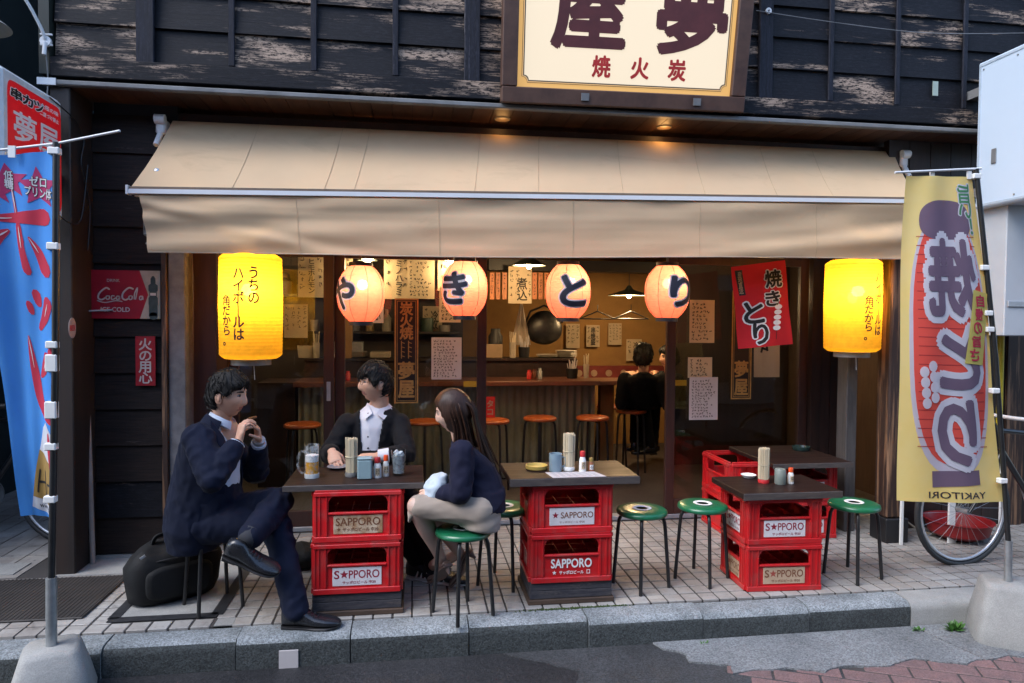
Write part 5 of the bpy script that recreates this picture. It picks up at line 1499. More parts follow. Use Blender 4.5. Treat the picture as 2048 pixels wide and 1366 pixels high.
q = MB(); q.box((c0[0], 4.05, c1[2]), (c0[0] + .45, 4.62, c0[2] + .12), ch=.006); q.build('casing', mat('meter_box_paint', (.50, .53, .56), .5, col2=(.44, .46, .49), scale=3), t)
q = MB(); q.box((c0[0] + .02, 4.040, 1.66), (c0[0] + .16, 4.0495, 1.70), ch=.003); q.build('latch', ALU, t)
b = MB(); b.tube([(4.280, 4.450, 1.465), (4.285, 4.450, 0.800)], .022, n=12); tag(b.build('yellow_pipe', mat('yellow_pipe_paint', (.60, .46, .03), .45), smooth=60), 'short yellow pipe below the meter box', 'pipe')
b = MB(); b.box((4.493, 4.600, 1.470), Vector((4.643, 4.600, -0.158)) + Vector((0, .07, 0))); tag(b.build('wall_strut', RUSTPOST), 'brown timber strut standing below the meter box', 'post')
for p0, w, lb in (((3.374, 4.280, 0.839), .011, 'thin white stake beside the black post shoe'), ((3.762, 4.280, 0.657), .026, 'broad white slat standing behind the bicycle wheel'), ((4.151, 4.280, 0.649), .010, 'thin white stake near the yellow banner pole')):
    q = MB(); q.box((p0[0] - w, 4.27, 0), (p0[0] + w, 4.285, p0[2]), ch=.002); tag(q.build('white_stake', WHITE), lb, 'stake', 'white stakes leaning by the wall')
t = thing('red_basin', 'red plastic basin lying behind the bicycle wheel', 'basin', (3.887, 4.360, 0.031))
q = MB(); q.lathe([(0, 0), (.14, 0), (.19, .03), (.215, .115), (.225, .12), (.205, .12), (.18, .035), (0, .02)], 32); q.build('bowl', mat('dark_red_plastic', (.26, .012, .014), .45, col2=(.2, .01, .012), scale=9), t, smooth=40, world=False)
t.location.z = .02
b = MB(); b.tube(curve_pts([(3.46, 4.56, .20), (3.55, 4.5, .12), (3.68, 4.44, .03), (3.85, 4.42, .015), (4.1, 4.45, .02), (4.4, 4.5, .05)], 6), .007, n=6); tag(b.build('hose', mat('pale_hose', (.35, .30, .22), .5)), 'pale hose lying along the foot of the wall', 'hose')

# ---- bicycles
TYRE = mat('tyre_rubber', (.018, .020, .022), .6, col2=(.03, .032, .034), scale=20)
FRAMEP = mat('bicycle_black_paint', (.012, .013, .016), .3, coat=.4)
def bicycle(label, loc, rz, grip=None):
    t = thing('bicycle', label, 'bicycle', loc, rz)
    R = .345
    def wheel(x):
        q = MB(); ring = [(x + (R) * math.cos(a), 0, R + R * math.sin(a)) for a in [2 * PI * k / 48 for k in range(49)]]
        q.tube(ring, .017, n=8, cap=False); o = q.build('tyre', TYRE, t, smooth=180, world=False)
        q = MB(); q.tube([(x + (R - .028) * math.cos(a), 0, R + (R - .028) * math.sin(a)) for a in [2 * PI * k / 48 for k in range(49)]], .011, n=6, cap=False); q.build('rim', ALU, o, smooth=180, world=False)
        q = MB()
        for k in range(24):
            a = 2 * PI * k / 24; q.tube([(x + .016 * math.cos(a + .9 * (-1) ** k), .02 * (-1) ** k, R + .016 * math.sin(a + .9 * (-1) ** k)), (x + (R - .03) * math.cos(a), 0, R + (R - .03) * math.sin(a))], .0011, n=4)
        o2 = q.build('spokes', STEEL, o, world=False); o2['kind'] = 'stuff'
        q = MB(); q.tube([(x, -.045, R), (x, .045, R)], .016, n=12); q.build('hub', STEEL, o, smooth=40, world=False)
    wheel(0); wheel(1.02)
    q = MB()
    q.tube([(.245, 0, .78), (.60, 0, .30)], .0185, n=10); q.tube([(.225, 0, .86), (.78, 0, .80)], .0155, n=10); q.tube([(.60, 0, .30), (.795, 0, .88)], .0155, n=10)
    q.tube([(.215, 0, .90), (.255, 0, .74)], .021, n=12)
    for s in (-1, 1):
        q.tube([(.60, .03 * s, .30), (1.02, .055 * s, R)], .009, n=8); q.tube([(.775, .02 * s, .80), (1.02, .055 * s, R)], .008, n=8)
    q.build('frame', FRAMEP, t, smooth=60, world=False)
    q = MB()
    for s in (-1, 1): q.tube([(.25, .035 * s, .73), (.16, .048 * s, .56), (0, .05 * s, R)], [.014, .013, .009], n=8)
    q.tube([(.25, -.045, .735), (.25, .045, .735)], .016, n=8)
    q.build('fork', FRAMEP, t, smooth=60, world=False)
    q = MB(); q.tube([(.215, 0, .90), (.20, 0, .95), (.15, 0, .965)], .014, n=10); q.build('stem', FRAMEP, t, smooth=60, world=False)
    q = MB(); q.tube(curve_pts([(.30, -.26, .955), (.22, -.27, .96), (.15, -.20, .965), (.15, 0, .965), (.15, .20, .965), (.22, .27, .96), (.30, .26, .955)], 5), .012, n=10); q.build('handlebar', grip or FRAMEP, t, smooth=60, world=False)
    for s in (-1, 1):
        q = MB(); q.tube([(.19, .262 * s, .962), (.24, .272 * s, .96), (.36, .262 * s, .952)], .019, n=10); q.build('grip', grip or BLACKPLASTIC, t, smooth=60, world=False)
    q = MB(); q.tube([(.785, 0, .86), (.81, 0, .96)], .013, n=8); q.loft([((.68, 0, .985), (0, .025, 0), (0, 0, .015)), ((.80, 0, .99), (0, .05, 0), (0, 0, .02)), ((.93, 0, 1.0), (0, .085, 0), (0, 0, .022)), ((.96, 0, 1.0), (0, .06, 0), (0, 0, .012))], 16); q.build('saddle', BLACKPLASTIC, t, smooth=60, world=False)
    q = MB(); q.lathe([(0, -.004), (.09, -.004), (.09, .004), (0, .004)], 28, M=Matrix.Translation((.60, -.05, .30)) @ Matrix.Rotation(PI / 2, 4, 'X')); q.tube([(.60, -.07, .30), (.66, -.075, .14)], .009, n=8); q.tube([(.60, .07, .30), (.54, .075, .46)], .009, n=8); q.build('crank', STEEL, t, smooth=40, world=False)
    return t
wp = (3.500, 3.819, 0.000)
bicycle('black bicycle with white wrapped grips parked behind the yellow banner', (wp[0], wp[1] + .07, 0), math.radians(4), mat('white_bar_tape', (.60, .58, .57), .7, col2=(.5, .48, .47), scale=30, bump=.3))
o = bicycle('dark bicycle standing in the side alley behind the blue banner', (-2.36, 5.05, 0), math.radians(165))
# covered thing
# ---- weeds
LEAF = mat('weed_leaf', (.045, .13, .022), .55, col2=(.07, .18, .035), scale=8, objvar=.2)
def weed(p, label, n, s, seed):
    t = thing('weed', label, 'weed', p, group='weeds growing from the kerb joint')
    rr = random.Random(seed)
    for i in range(n):
        a = rr.uniform(0, 2 * PI); el = rr.uniform(.25, 1.35); L = s * rr.uniform(.5, 1)
        d = Vector((math.cos(a) * math.cos(el), math.sin(a) * math.cos(el) * .7, math.sin(el)))
        w = d.cross(Vector((0, 0, 1))).normalized() * L * rr.uniform(.10, .2)
        b = MB(); st = Vector((rr.uniform(-.02, .02), rr.uniform(-.01, .01), 0))
        b.add([st, st + d * L * .45 + w, st + d * L * .9 - Vector((0, 0, L * .12)), st + d * L * .45 - w, st + d * L * .4 + Vector((0, 0, L * .05))], [(0, 1, 4), (1, 2, 4), (2, 3, 4), (3, 0, 4)])
        b.build('leaf', LEAF, t, smooth=180, world=False)
weed((2.944, 3.308, -0.142), 'leafy green weed growing at the foot of the pale kerb stone', 60, .085, 5)
weed((2.746, 3.333, -0.142), 'small green tuft at the kerb joint left of the leafy weed', 26, .045, 6)
weed((1.513, 3.340, -0.142), 'tiny pale green sprig at the kerb foot near the middle', 10, .035, 8)
ms = MB(); rr = random.Random(2)
for i in range(420):
    x = rr.uniform(.66, 1.12) + rr.gauss(0, .05); y = 3.546 + rr.gauss(0, .006)
    ms.ball((x, y, -.006 + rr.uniform(0, .005)), rr.uniform(.002, .0045), 4)
mo = ms.build('moss', mat('moss', (.05, .085, .02), .9), None); tag(mo, 'green moss in the joint behind the kerb under the middle table', 'moss', kind='stuff')
b = MB(); b.box(((-0.592, 3.385, -0.113)[0] - .045, 3.383, (-0.593, 3.385, -0.157)[2]), ((-0.592, 3.385, -0.113)[0] + .045, 3.3915, (-0.592, 3.385, -0.066)[2])); tag(b.build('paper_note', WHITEPAPER), 'pale paper note stuck on the kerb face below the shoe', 'paper')

# ---- left: red projecting sign, goose-neck lamp, neighbour building and alley
y0_, y1_ = (-1.990, 3.745, 2.371)[1], (-1.990, 4.266, 2.498)[1]
zt, zbm = (-1.990, 3.770, 2.729)[2], (-1.990, 4.235, 2.138)[2]
t = thing('red_box_sign', 'red projecting box sign with white frame and bold characters at upper left', 'sign', (-2.08, (y0_ + y1_) / 2, zbm))
q = MB(); q.box((-2.19, y0_ - .05, zbm - .05), (-1.995, y1_ + .02, zt + .05), ch=.02); q.build('casing', mat('sign_white_casing', (.70, .74, .76), .4), t)
SF = Matrix.Translation((-1.9945, (y0_ + y1_) / 2, (zt + zbm) / 2)) @ Matrix.Rotation(PI / 2, 4, 'Z') @ Matrix.Rotation(PI / 2, 4, 'X')   # x towards +Y, y up, z towards +X
w2, h2_ = (y1_ - y0_) / 2, (zt - zbm) / 2
q = MB(); poly(q, egg(0, 0, w2, h2_, 48, 14), SF); q.build('red_face', mat('red_acrylic', (.55, .012, .018), .3, emit=(.6, .01, .015), estr=.12), t)
for bo, m_, dz, nm in ((.09, WHITE, .001, 'lettering_edge'), (.035, BLACKPRINT, .002, 'lettering')):
    q = MB()
    for i, ch_ in enumerate('串カツ'): put(q, ch_, SF, w=w2 * .36, h=h2_ * .17, bold=bo, dx=-w2 * .70 + i * w2 * .40, dy=h2_ * .80 - .0 * i, dz=dz)
    q.build(nm, m_, t)
q = MB(); put(q, '大阪の味', SF, w=w2 * .72, h=h2_ * .085, bold=.03, dx=w2 * .52, dy=h2_ * .86, dz=.002); put(q, '二度づけ禁止', SF, w=w2 * .76, h=h2_ * .085, bold=.03, dx=w2 * .52, dy=h2_ * .72, dz=.002)
put(q, '夢', SF, w=w2 * .80, h=h2_ * .50, bold=.018, dx=-w2 * .40, dy=h2_ * .28, dz=.002); put(q, '屋', SF, w=w2 * .78, h=h2_ * .50, bold=.018, dx=w2 * .48, dy=h2_ * .28, dz=.002)
put(q, 'やきとり', SF, w=w2 * .36, h=h2_ * .95, bold=.04, vertical=True, line=.9, dx=w2 * .62, dy=-h2_ * .50, dz=.002)
q.build('white_lettering', WHITE, t)
for z_ in (zbm + .2, zt - .2):
    q = MB(); q.box((-2.15, y1_ + .021, z_), (-2.05, 4.385, z_ + .04)); q.build('wall_arm', GUTTER, t)

# goose-neck lamp
t = thing('gooseneck_lamp', 'pale enamel goose-neck lamp at the top left corner of the front', 'lamp', (-2.108, 4.340, 3.148))
A = Vector((-2.108, 4.340, 3.148))
q = MB(); q.tube(curve_pts([A, A + Vector((-.01, -.03, .06)), A + Vector((-.06, -.10, .19)), A + Vector((-.14, -.14, .26)), A + Vector((-.23, -.14, .27)), A + Vector((-.30, -.14, .20)), A + Vector((-.31, -.14, .12))], 6), .009, n=8); q.build('arm', WHITEMETAL, t, smooth=60)
S_ = A + Vector((-.315, -.14, .03))
q = MB(); q.lathe([(.02, .12), (.035, .10), (.06, .07), (.12, .03), (.19, -.02), (.195, -.025), (.185, -.018), (.055, .06), (.0, .075)], 32, axis=S_); q.build('shade', mat('lamp_enamel', (.50, .50, .46), .35, col2=(.42, .42, .38)), t, smooth=50)
q = MB(); q.ball(S_ + Vector((0, 0, .02)), .035); q.build('bulb', mat('clear_bulb', (.5, .5, .48), .1), t, smooth=180)
q = MB(); q.lathe([(0, 0), (.03, 0), (.03, .02), (0, .02)], 12, M=Matrix.Translation(A + Vector((0, -.0, -.01))) @ Matrix.Rotation(-PI / 2, 4, 'X'))
for dz_ in (-.03, .03): q.tube([A + Vector((-.03, .01, dz_)), A + Vector((.035, .01, dz_))], .006, n=6)
q.tube([A + Vector((0, .0, -.02)), A + Vector((-.005, -.0, -.09))], .012, n=8); q.build('wall_clamp', WHITEMETAL, t, smooth=50)
b = MB(); b.tube(curve_pts([A + Vector((0, .01, -.08)), A + Vector((.004, .02, -.22)), A + Vector((.004, .01, -.34)), A + Vector((.03, .0, -.40))], 5), .004, n=6); tag(b.build('lamp_cable', GUTTER), 'thin cable dropping from the goose-neck lamp to the eave', 'cable')
# wire over the boards at upper right, anchor, small tag
w0, w1_, w2_ = Vector((2.270, 4.360, 3.633)), Vector((3.549, 4.340, 3.562)), Vector((4.296, 4.300, 3.596))
b = MB(); b.tube(curve_pts([w0, w0.lerp(w1_, .5) + Vector((0, 0, -.012)), w1_, w2_], 8), .0028, n=6); tag(b.build('guy_wire', GUTTER), 'thin pale wire strung across the black boards at upper right', 'wire')
b = MB(); b.lathe([(.008, -.006), (.02, -.006), (.02, .006), (.008, .006)], 14, M=Matrix.Translation((2.362, 4.365, 3.639)) @ Matrix.Rotation(PI / 2, 4, 'X'), closed=True); tag(b.build('eye_bolt', WHITEMETAL), 'white ring bolt on the batten right of the big sign', 'bolt')
p = (3.641, 4.395, 3.201); b = MB(); b.box((p[0] - .02, 4.386, p[2] - .05), (p[0] + .02, 4.392, p[2] + .05), M=None); tag(b.build('tape_tag', mat('pale_green_tape', (.38, .46, .40), .6)), 'small pale green tag stuck on the black boards at upper right', 'tag')

# neighbour across the alley
nb = thing('neighbour_building', 'dark plaster neighbour building beyond the side alley at the left', 'building', (-5, 6, 0))
GR = mat('green_black_plaster', (.075, .10, .105), .8, col2=(.055, .075, .08), scale=2, bump=.2)
b = MB(); b.box((-9, 7.6, 0), (-2.2, 8.2, 9)); b.build('end_wall', GR, nb)
b = MB(); b.box((-9, 3.9, 2.6), (-3.35, 7.59, 9)); b.build('upper_wall', GR, nb)
b = MB(); b.box((-9, 4.1, 0), (-3.5, 7.59, 2.599)); b.build('lower_wall', GR, nb)
b = MB(); b.box((-2.16, 4.90, 0), (-2.115, 7.59, 9)); b.build('alley_wall', GR, nb)
for k in range(3):
    b = MB(); b.tube([(-2.2 + .0 * k - .03 * k, 4.86, 3.0), (-2.2 - .03 * k, 4.86, 8)], .013, n=8); b.build('conduit', mat('dark_conduit', (.06, .07, .085), .5) if k == 0 else bpy.data.materials['dark_conduit'], nb, smooth=60)
# right neighbour and an unseen building behind the viewer, added to shade the lane and reflect dark
rb = thing('corner_building', 'plain grey building continuing the street beyond the right edge', 'building', (7, 6, 0))
b = MB(); b.box((5.31, 4.5, 0), (12, 10, 7.5)); b.build('wall', mat('grey_render', (.22, .22, .215), .8), rb)
for k in range(3):
    for r in range(2): 
        b = MB(); b.box((5.8 + k * 2, 4.47, 1.0 + r * 2.7), (7.2 + k * 2, 4.4995, 2.5 + r * 2.7)); b.build('window', mat('dark_window', (.03, .035, .04), .1) if 'dark_window' not in bpy.data.materials else bpy.data.materials['dark_window'], rb)
ob = thing('unseen_opposite_building', 'plain pale unseen building added across the lane behind the viewer', 'building', (0, -4, 0))
b = MB(); b.box((-14, -9, -.15), (14, -3.2, 5.2)); b.build('wall', mat('beige_render', (.30, .285, .26), .8, col2=(.25, .235, .215)), ob)
for k in range(9):
    for r in range(2):
        b = MB(); b.box((-12.6 + k * 2.9, -3.199, .3 + r * 2.6), (-10.9 + k * 2.9, -3.15, 2.2 + r * 2.4)); b.build('window', bpy.data.materials['dark_window'], ob)

# ================================================================== PEOPLE
def sstep(a, c, x):
    t = max(0.0, min(1.0, (x - a) / (c - a))); return t * t * (3 - 2 * t)
def G(x, s): return math.exp(-(x / s) ** 2)
def frame3(f, up=(0, 0, 1), roll=0.0):
    f = Vector(f).normalized(); u = Vector(up); u = (u - f * u.dot(f)).normalized(); r = f.cross(u)
    return f, u, r
def head_dir(nu=56, nv=44):
    for j in range(nv + 1):
        ph = -PI / 2 + PI * j / nv
        for i in range(nu):
            a = 2 * PI * i / nu
            yield math.cos(ph) * math.cos(a), math.cos(ph) * math.sin(a), math.sin(ph)
def skull(x, y, z, fem=False):
    k = sstep(-.05, -1.0, z)
    X = .0745 * x * (1 - (.34 if fem else .27) * k); Z = .116 * z
    Y = .096 * y
    if y > 0: Y *= 1 - .13 * k
    else: Y *= 1 - .42 * k
    if z > .2 and y > 0: Y *= 1 - .05 * sstep(.2, .9, z)
    if y > .0:
        w = sstep(.15, .7, y)
        nz = sstep(.034, -.026, Z) * sstep(-.047, -.037, Z)
        Y += w * (.0180 if not fem else .0155) * G(X, .0105) * nz + w * .006 * (G(X - .0095, .006) + G(X + .0095, .006)) * G(Z + .034, .008)
        for s in (-1, 1):
            Y -= w * .0075 * G(X - s * .030, .017) * G(Z - .012, .012)
            Y += w * .004 * G(X - s * .030, .022) * G(Z - .034, .009)
            Y += w * .004 * G(X - s * .042, .022) * G(Z + .026, .022)
        Y += w * .0090 * G(X, .023) * G(Z + .064, .012)
        Y -= w * .0045 * G(X, .020) * G(Z + .0640, .0028)
        Y += w * .011 * G(X, .024) * G(Z + .098, .018)
        Y -= w * .004 * G(X, .03) * G(Z + .083, .007)
    return Vector((X, Y, Z))
def grid_faces(nu, nv, off=0):
    fs = []
    for j in range(nv):
        for i in range(nu):
            a, b = j * nu + i, j * nu + (i + 1) % nu
            fs.append((a + off, b + off, b + nu + off, a + nu + off))
    return fs
def build_head(body, root, c, f, s, hair, hairmat, fem=False, up=(0, 0, 1), glasses=False, eye_open=.6):
    """adds head and ears to the body mesh; eyes, brows, hair are parts"""
    f, u, r = frame3(f, up); c = Vector(c)
    T = lambda p: c + (r * p[0] + f * p[1] + u * p[2]) * s
    nu, nv = 56, 44
    D = list(head_dir(nu, nv))
    P = [skull(*d, fem) for d in D]
    fs = grid_faces(nu, nv); n0 = len(body.v)
    body.v += [tuple(T(p)) for p in P]
    for q in fs:
        m = P[q[0]]
        lip = m.y > .06 and abs(m.x) < .023 and -.0745 < m.z < -.0535
        body.f.append(tuple(i + n0 for i in q)); body.m.append(1 if lip else 0)
    for sg in (-1, 1):
        b = MB(); b.ball((0, 0, 0), (.0075, .019, .031), 14)
        b.v = [(x + sg * (.0755 + .35 * max(0, -y - .002) * 1.0 + (.002 if z > 0 else 0)), y * (1 + 6 * z) - .006 - .12 * z, z - .012) for x, y, z in b.v]
        body.add([T(v) for v in b.v], b.f)
        b = MB(); b.ball((0, 0, 0), (.002, .008, .016), 10); b.v = [(x + sg * .0845, y - .002, z - .008) for x, y, z in b.v]
        body.add([T(v) for v in b.v], b.f)
    for sg in (-1, 1):                                           # eyes and brows
        e = MB(); ey = skull(*Vector((sg * .36, .92, .10)).normalized(), fem).y
        e.ball((sg * .0305, ey - .0035, .011), (.0135, .0060, .0068 * eye_open + .002), 12); e.m = [0] * len(e.f)
        n1 = len(e.f); e.ball((sg * .0300, ey + .0010, .011), (.0078, .0034, .0066), 10, mi=1)
        tube = MB(); tube.tube([(sg * (.0175 + .026 * k / 6), ey + .0028 - .0045 * (k / 6) ** 2, .0155 + .0028 * math.sin(PI * k / 6)) for k in range(7)], .0014, n=5, mi=1); e.add(tube.v, tube.f, 1)
        e.v = [tuple(T(v)) for v in e.v]; e.build('eye', [EYEWHITE, EYEDARK], root, smooth=180)
        b = MB(); b.tube([(sg * (.012 + .036 * k / 7), skull(*Vector((sg * (.012 + .036 * k / 7) / .074, .9, .30)).normalized(), fem).y + .0015 - .004 * (k / 7) ** 2, .030 + .004 * math.sin(PI * (.15 + .75 * k / 7)) - .002) for k in range(8)], [.0018 if fem else .003, .0036 if not fem else .0022, .004 if not fem else .0022, .004 if not fem else .0022, .0036 if not fem else .002, .003 if not fem else .0018, .0024 if not fem else .0015, .001], n=6, flat=.6)
        b.v = [tuple(T(v)) for v in b.v]; b.build('eyebrow', hairmat, root, smooth=180)
    h = MB(); hv = []
    for d, p in zip(D, P):
        q = Vector((.0745 * d[0], .096 * d[1], .116 * d[2]))
        o = hair(q, d)
        nn = Vector((d[0] / .0745, d[1] / .096, d[2] / .116)).normalized()
        base = p if q.z < -.02 else q
        hv.append(tuple(T(base + nn * o)))
    h.add(hv, fs)
    if not fem:                                                  # loose strands lying over the cropped hair, combed forward and down
        rq = random.Random(int(abs(c.x) * 1000))
        for _ in range(430):
            d0 = Vector((rq.gauss(0, 1), rq.gauss(0, 1), rq.gauss(.35, 1))).normalized()
            q0 = Vector((.0745 * d0.x, .096 * d0.y, .116 * d0.z)); o0 = hair(q0, d0)
            if o0 < .008: continue
            tg = (Vector((rq.gauss(0, .35), .25 + rq.gauss(0, .35), -.8 * (1 - d0.z * .7))) + Vector((d0.x * .9, d0.y * .5 + .3, 0)))
            L_ = rq.uniform(.022, .046); pts = []
            for i in range(4):
                dd = (d0 + tg * (L_ * i / 3 / .10)).normalized()
                qq = Vector((.0745 * dd.x, .096 * dd.y, .116 * dd.z)); oo = max(hair(qq, dd), .002 if i == 3 else .006)
                pts.append(T(qq + dd * (oo + (.0035, .0045, .0025, .0005)[i] + rq.uniform(0, .002))))
            h.tube(pts, [.0022, .0030, .0022, .0004], n=4)
    h.build('hair', hairmat, root, smooth=180)
    if glasses:
        g = MB()
        for sg in (-1, 1):
            g.tube([(sg * .031 + .021 * math.cos(a), .099, .008 + .015 * math.sin(a)) for a in [2 * PI * k / 20 for k in range(21)]], .0014, n=5, cap=False)
            g.tube([(sg * .052, .098, .012), (sg * .075, .05, .012), (sg * .078, -.005, .008)], .0014, n=5)
        g.tube([(-.010, .100, .012), (.010, .100, .012)], .0014, n=5)
        g.v = [tuple(T(v)) for v in g.v]; g.build('glasses', mat('glasses_frame', (.05, .015, .015), .3), root)
    return T
EYEWHITE = mat('eye_white', (.36, .33, .32), .3); EYEDARK = mat('eye_dark', (.010, .007, .006), .2)
LIPS = mat('lips', (.40, .17, .14), .45); LIPSW = mat('lips_pink', (.48, .17, .17), .4)
def hair_man(front_z=.050, side_z=.012, thick=.016, seed=1.0, vol=.006, nape=-.075, part=0.0):
    def fn(q, d):
        y = q.y
        t = sstep(.03, .075, y)
        line = (side_z if y > .012 else lerp(nape, side_z, sstep(-.045, .012, y)))
        if -.03 < y < .022 and abs(q.x) > .055: line = lerp(line, .024, G(y + .004, .018))   # clear the ear
        line = lerp(line, front_z + .010 * math.sin(q.x * 70 + seed), t)
        m = sstep(-.008, .006, q.z - line)
        n_ = noise.noise(Vector((q.x * 38 + seed, q.y * 22, q.z * 22))) * vol + noise.noise(Vector((q.x * 95 + seed, q.y * 40, q.z * 40))) * vol * .55
        return m * (thick + n_ + .007 * sstep(.2, .8, d[2]) + .006 * sstep(.4, .9, d[1]) * sstep(.3, .7, d[2])) - (1 - m) * .013
    return fn
def hand(body, wrist, d, n, thumb, curls=(.5, .7, .5), s=1.0, spread=.06, thumb_bend=.4, flip=1):
    """palm + five fingers; d wrist->knuckles, n palm-facing normal, thumb: direction on the thumb side"""
    d = Vector(d).normalized(); n = Vector(n); n = (n - d * n.dot(d)).normalized()
    t = Vector(thumb); t = (t - d * t.dot(d) - n * t.dot(n)).normalized()
    w = Vector(wrist); b = MB()
    b.loft([(w - d * .015 * s, t * .026 * s, n * .019 * s), (w + d * .012 * s, t * .028 * s, n * .019 * s), (w + d * .045 * s, t * .039 * s, n * .0165 * s), (w + d * .080 * s, t * .041 * s, n * .0145 * s), (w + d * .094 * s, t * .038 * s, n * .010 * s)], 16)
    L = ((.038, .024, .019), (.043, .028, .020), (.040, .026, .020), (.031, .020, .018))
    for i in range(4):
        off = (1.5 - i) * .0195 * s
        p = w + d * (.084 - .004 * abs(i - 1.2)) * s + t * off
        a = 0.0; pts = [(p - d * .02 * s, .0092 * s), (p, .0094 * s)]
        dd = (d + t * spread * (1.5 - i)).normalized()
        for k in range(3):
            a += curls[k] * (1 + .08 * (i - 1.5))
            p = p + (dd * math.cos(a) + n * math.sin(a)) * L[i][k] * s
            pts.append((p, (.0086, .0078, .0066)[k] * s * (.9 if i == 3 else 1)))
        b.chain(pts, n=8)
    p = w + d * .022 * s + t * .024 * s
    td = (d * .62 + t * .62 + n * .48).normalized(); td2 = (d * .82 + t * .18 + n * (.5 + thumb_bend)).normalized()
    b.chain([(p, .014 * s), (p + td * .036 * s, .0112 * s), (p + td * .036 * s + td2 * .030 * s, .0096 * s), (p + td * .036 * s + td2 * .054 * s, .0078 * s)], n=8)
    o = solid(b, .0028, 3, .5)
    body.add(o.v, o.f)
def wrinkle(mb, amp, sc=(14, 14, 9), seed=0.0, near=None):
    """cloth folds; stronger close to the given joints"""
    def fn(co):
        a = amp
        if near:
            k = 0
            for p, rad, g in near:
                k = max(k, g * math.exp(-((co - Vector(p)).length / rad) ** 2))
            a = amp * (.45 + k)
        v = noise.noise(Vector((co.x * sc[0] + seed, co.y * sc[1], co.z * sc[2])))
        w = noise.noise(Vector((co.x * sc[0] * 2.3, co.y * sc[1] * 2.3 + seed, co.z * sc[2] * 2.1)))
        return a * ((1 - abs(v) * 2.2) * .7 + w * .5)
    return displace(mb, fn)
def cut(mb, test):
    """drops the faces whose centre passes test (openings at a collar or a jacket front)"""
    keep = []
    for f in mb.f:
        c = Vector((0, 0, 0))
        for i in f: c += Vector(mb.v[i])
        if not test(c / len(f)): keep.append(f)
    mb.f = keep; mb.m = [0] * len(keep); return mb
def thicken(mb, th):
    """inner side of an opened garment, so cut edges are not paper thin"""
    me = bpy.data.meshes.new('d'); me.from_pydata(mb.v, [], mb.f); me.update()
    o = bpy.data.objects.new('tmp', me); C.objects.link(o)
    m = o.modifiers.new('s', 'SOLIDIFY'); m.thickness = th; m.offset = -1
    dg = bpy.context.evaluated_depsgraph_get(); m2 = bpy.data.meshes.new_from_object(o.evaluated_get(dg))
    out = MB(); out.v = [tuple(v.co) for v in m2.vertices]; out.f = [tuple(p.vertices) for p in m2.polygons]; out.m = [0] * len(out.f)
    bpy.data.objects.remove(o); bpy.data.meshes.remove(me); bpy.data.meshes.remove(m2)
    return out
def under(body, torso, arms):
    # trunk and upper limbs under the clothes
    b = MB(); b.chain(torso, 14)
    for a in arms: b.chain(a, 12)
    b = solid(b, .010, 3); body.add(b.v, b.f)
def shoe(root, ankle, fdir, up=(0, 0, 1), s=1.0, m_=None, heel=0.0, sole=None, stripes=False, name='shoe', pump=False):
    f, u, r = frame3(fdir, up); a = Vector(ankle)
    T = lambda x, y, z: a + (f * x + r * y + u * z) * s
    b = MB()
    top = (.030 if not pump else -.012)
    prof = [(-.070, .018, -.078, -.030), (-.066, .030, -.082, .0 + top * .4), (-.035, .036, -.083, top), (.010, .038, -.083, top), (.050, .042, -.083, -.010 if not pump else -.050), (.095, .049, -.083, -.034 if not pump else -.052), (.145, .050, -.083, -.044), (.180, .042, -.082, -.050), (.203, .026, -.080, -.058), (.212, .010, -.076, -.064)]
    if heel: prof = [(x, w, z0 + heel * sstep(.10, -.03, x), z1 + heel * .0 * sstep(.10, -.03, x)) for x, w, z0, z1 in prof]
    b.loft([(T(x, 0, (z0 + z1) / 2), r * w * s, u * (z1 - z0) / 2 * s) for x, w, z0, z1 in prof], 20, power=2.5)
    o = b.build(name, m_ or LEATHER, root, smooth=180)
    q = MB(); q.loft([(T(x, 0, z0 - .003), r * (w + .004) * s, u * .006 * s) for x, w, z0, z1 in prof], 16, power=4); q.build('sole', sole or BLACKPLASTIC, o, smooth=50)
    if heel:
        q = MB(); q.tube([T(-.045, 0, -.075 + heel), T(-.052, 0, -.088)], [.020 * s, .009 * s], n=10); q.build('heel', m_ or LEATHER, o, smooth=60)
    else:
        q = MB(); q.loft([(T(x, 0, -.094), r * .036 * s, u * .010 * s) for x in (-.066, -.02, .0)], 12, power=4); q.build('heel', sole or BLACKPLASTIC, o, smooth=50)
        if not stripes:
            q = MB()
            for k in range(4): q.tube([T(.052 + .018 * k, -.018, -.006 - .009 * k), T(.055 + .018 * k, 0, -.0035 - .0085 * k), T(.052 + .018 * k, .018, -.006 - .009 * k)], .0024 * s, n=5)
            q.build('lace', m_ or LEATHER, o)
    if stripes:
        for sg in (-1, 1):
            for k in range(3):
                q = MB(); q.tube([T(.01 + .03 * k, sg * .043, -.075), T(.022 + .03 * k, sg * .038, -.040), T(.036 + .026 * k, sg * .026, -.012)], .0055, n=6, flat=.5); q.build('stripe', WHITE, o, smooth=60)
    return o
def limb(pts, r): return [(Vector(p), q) for p, q in zip(pts, r)]

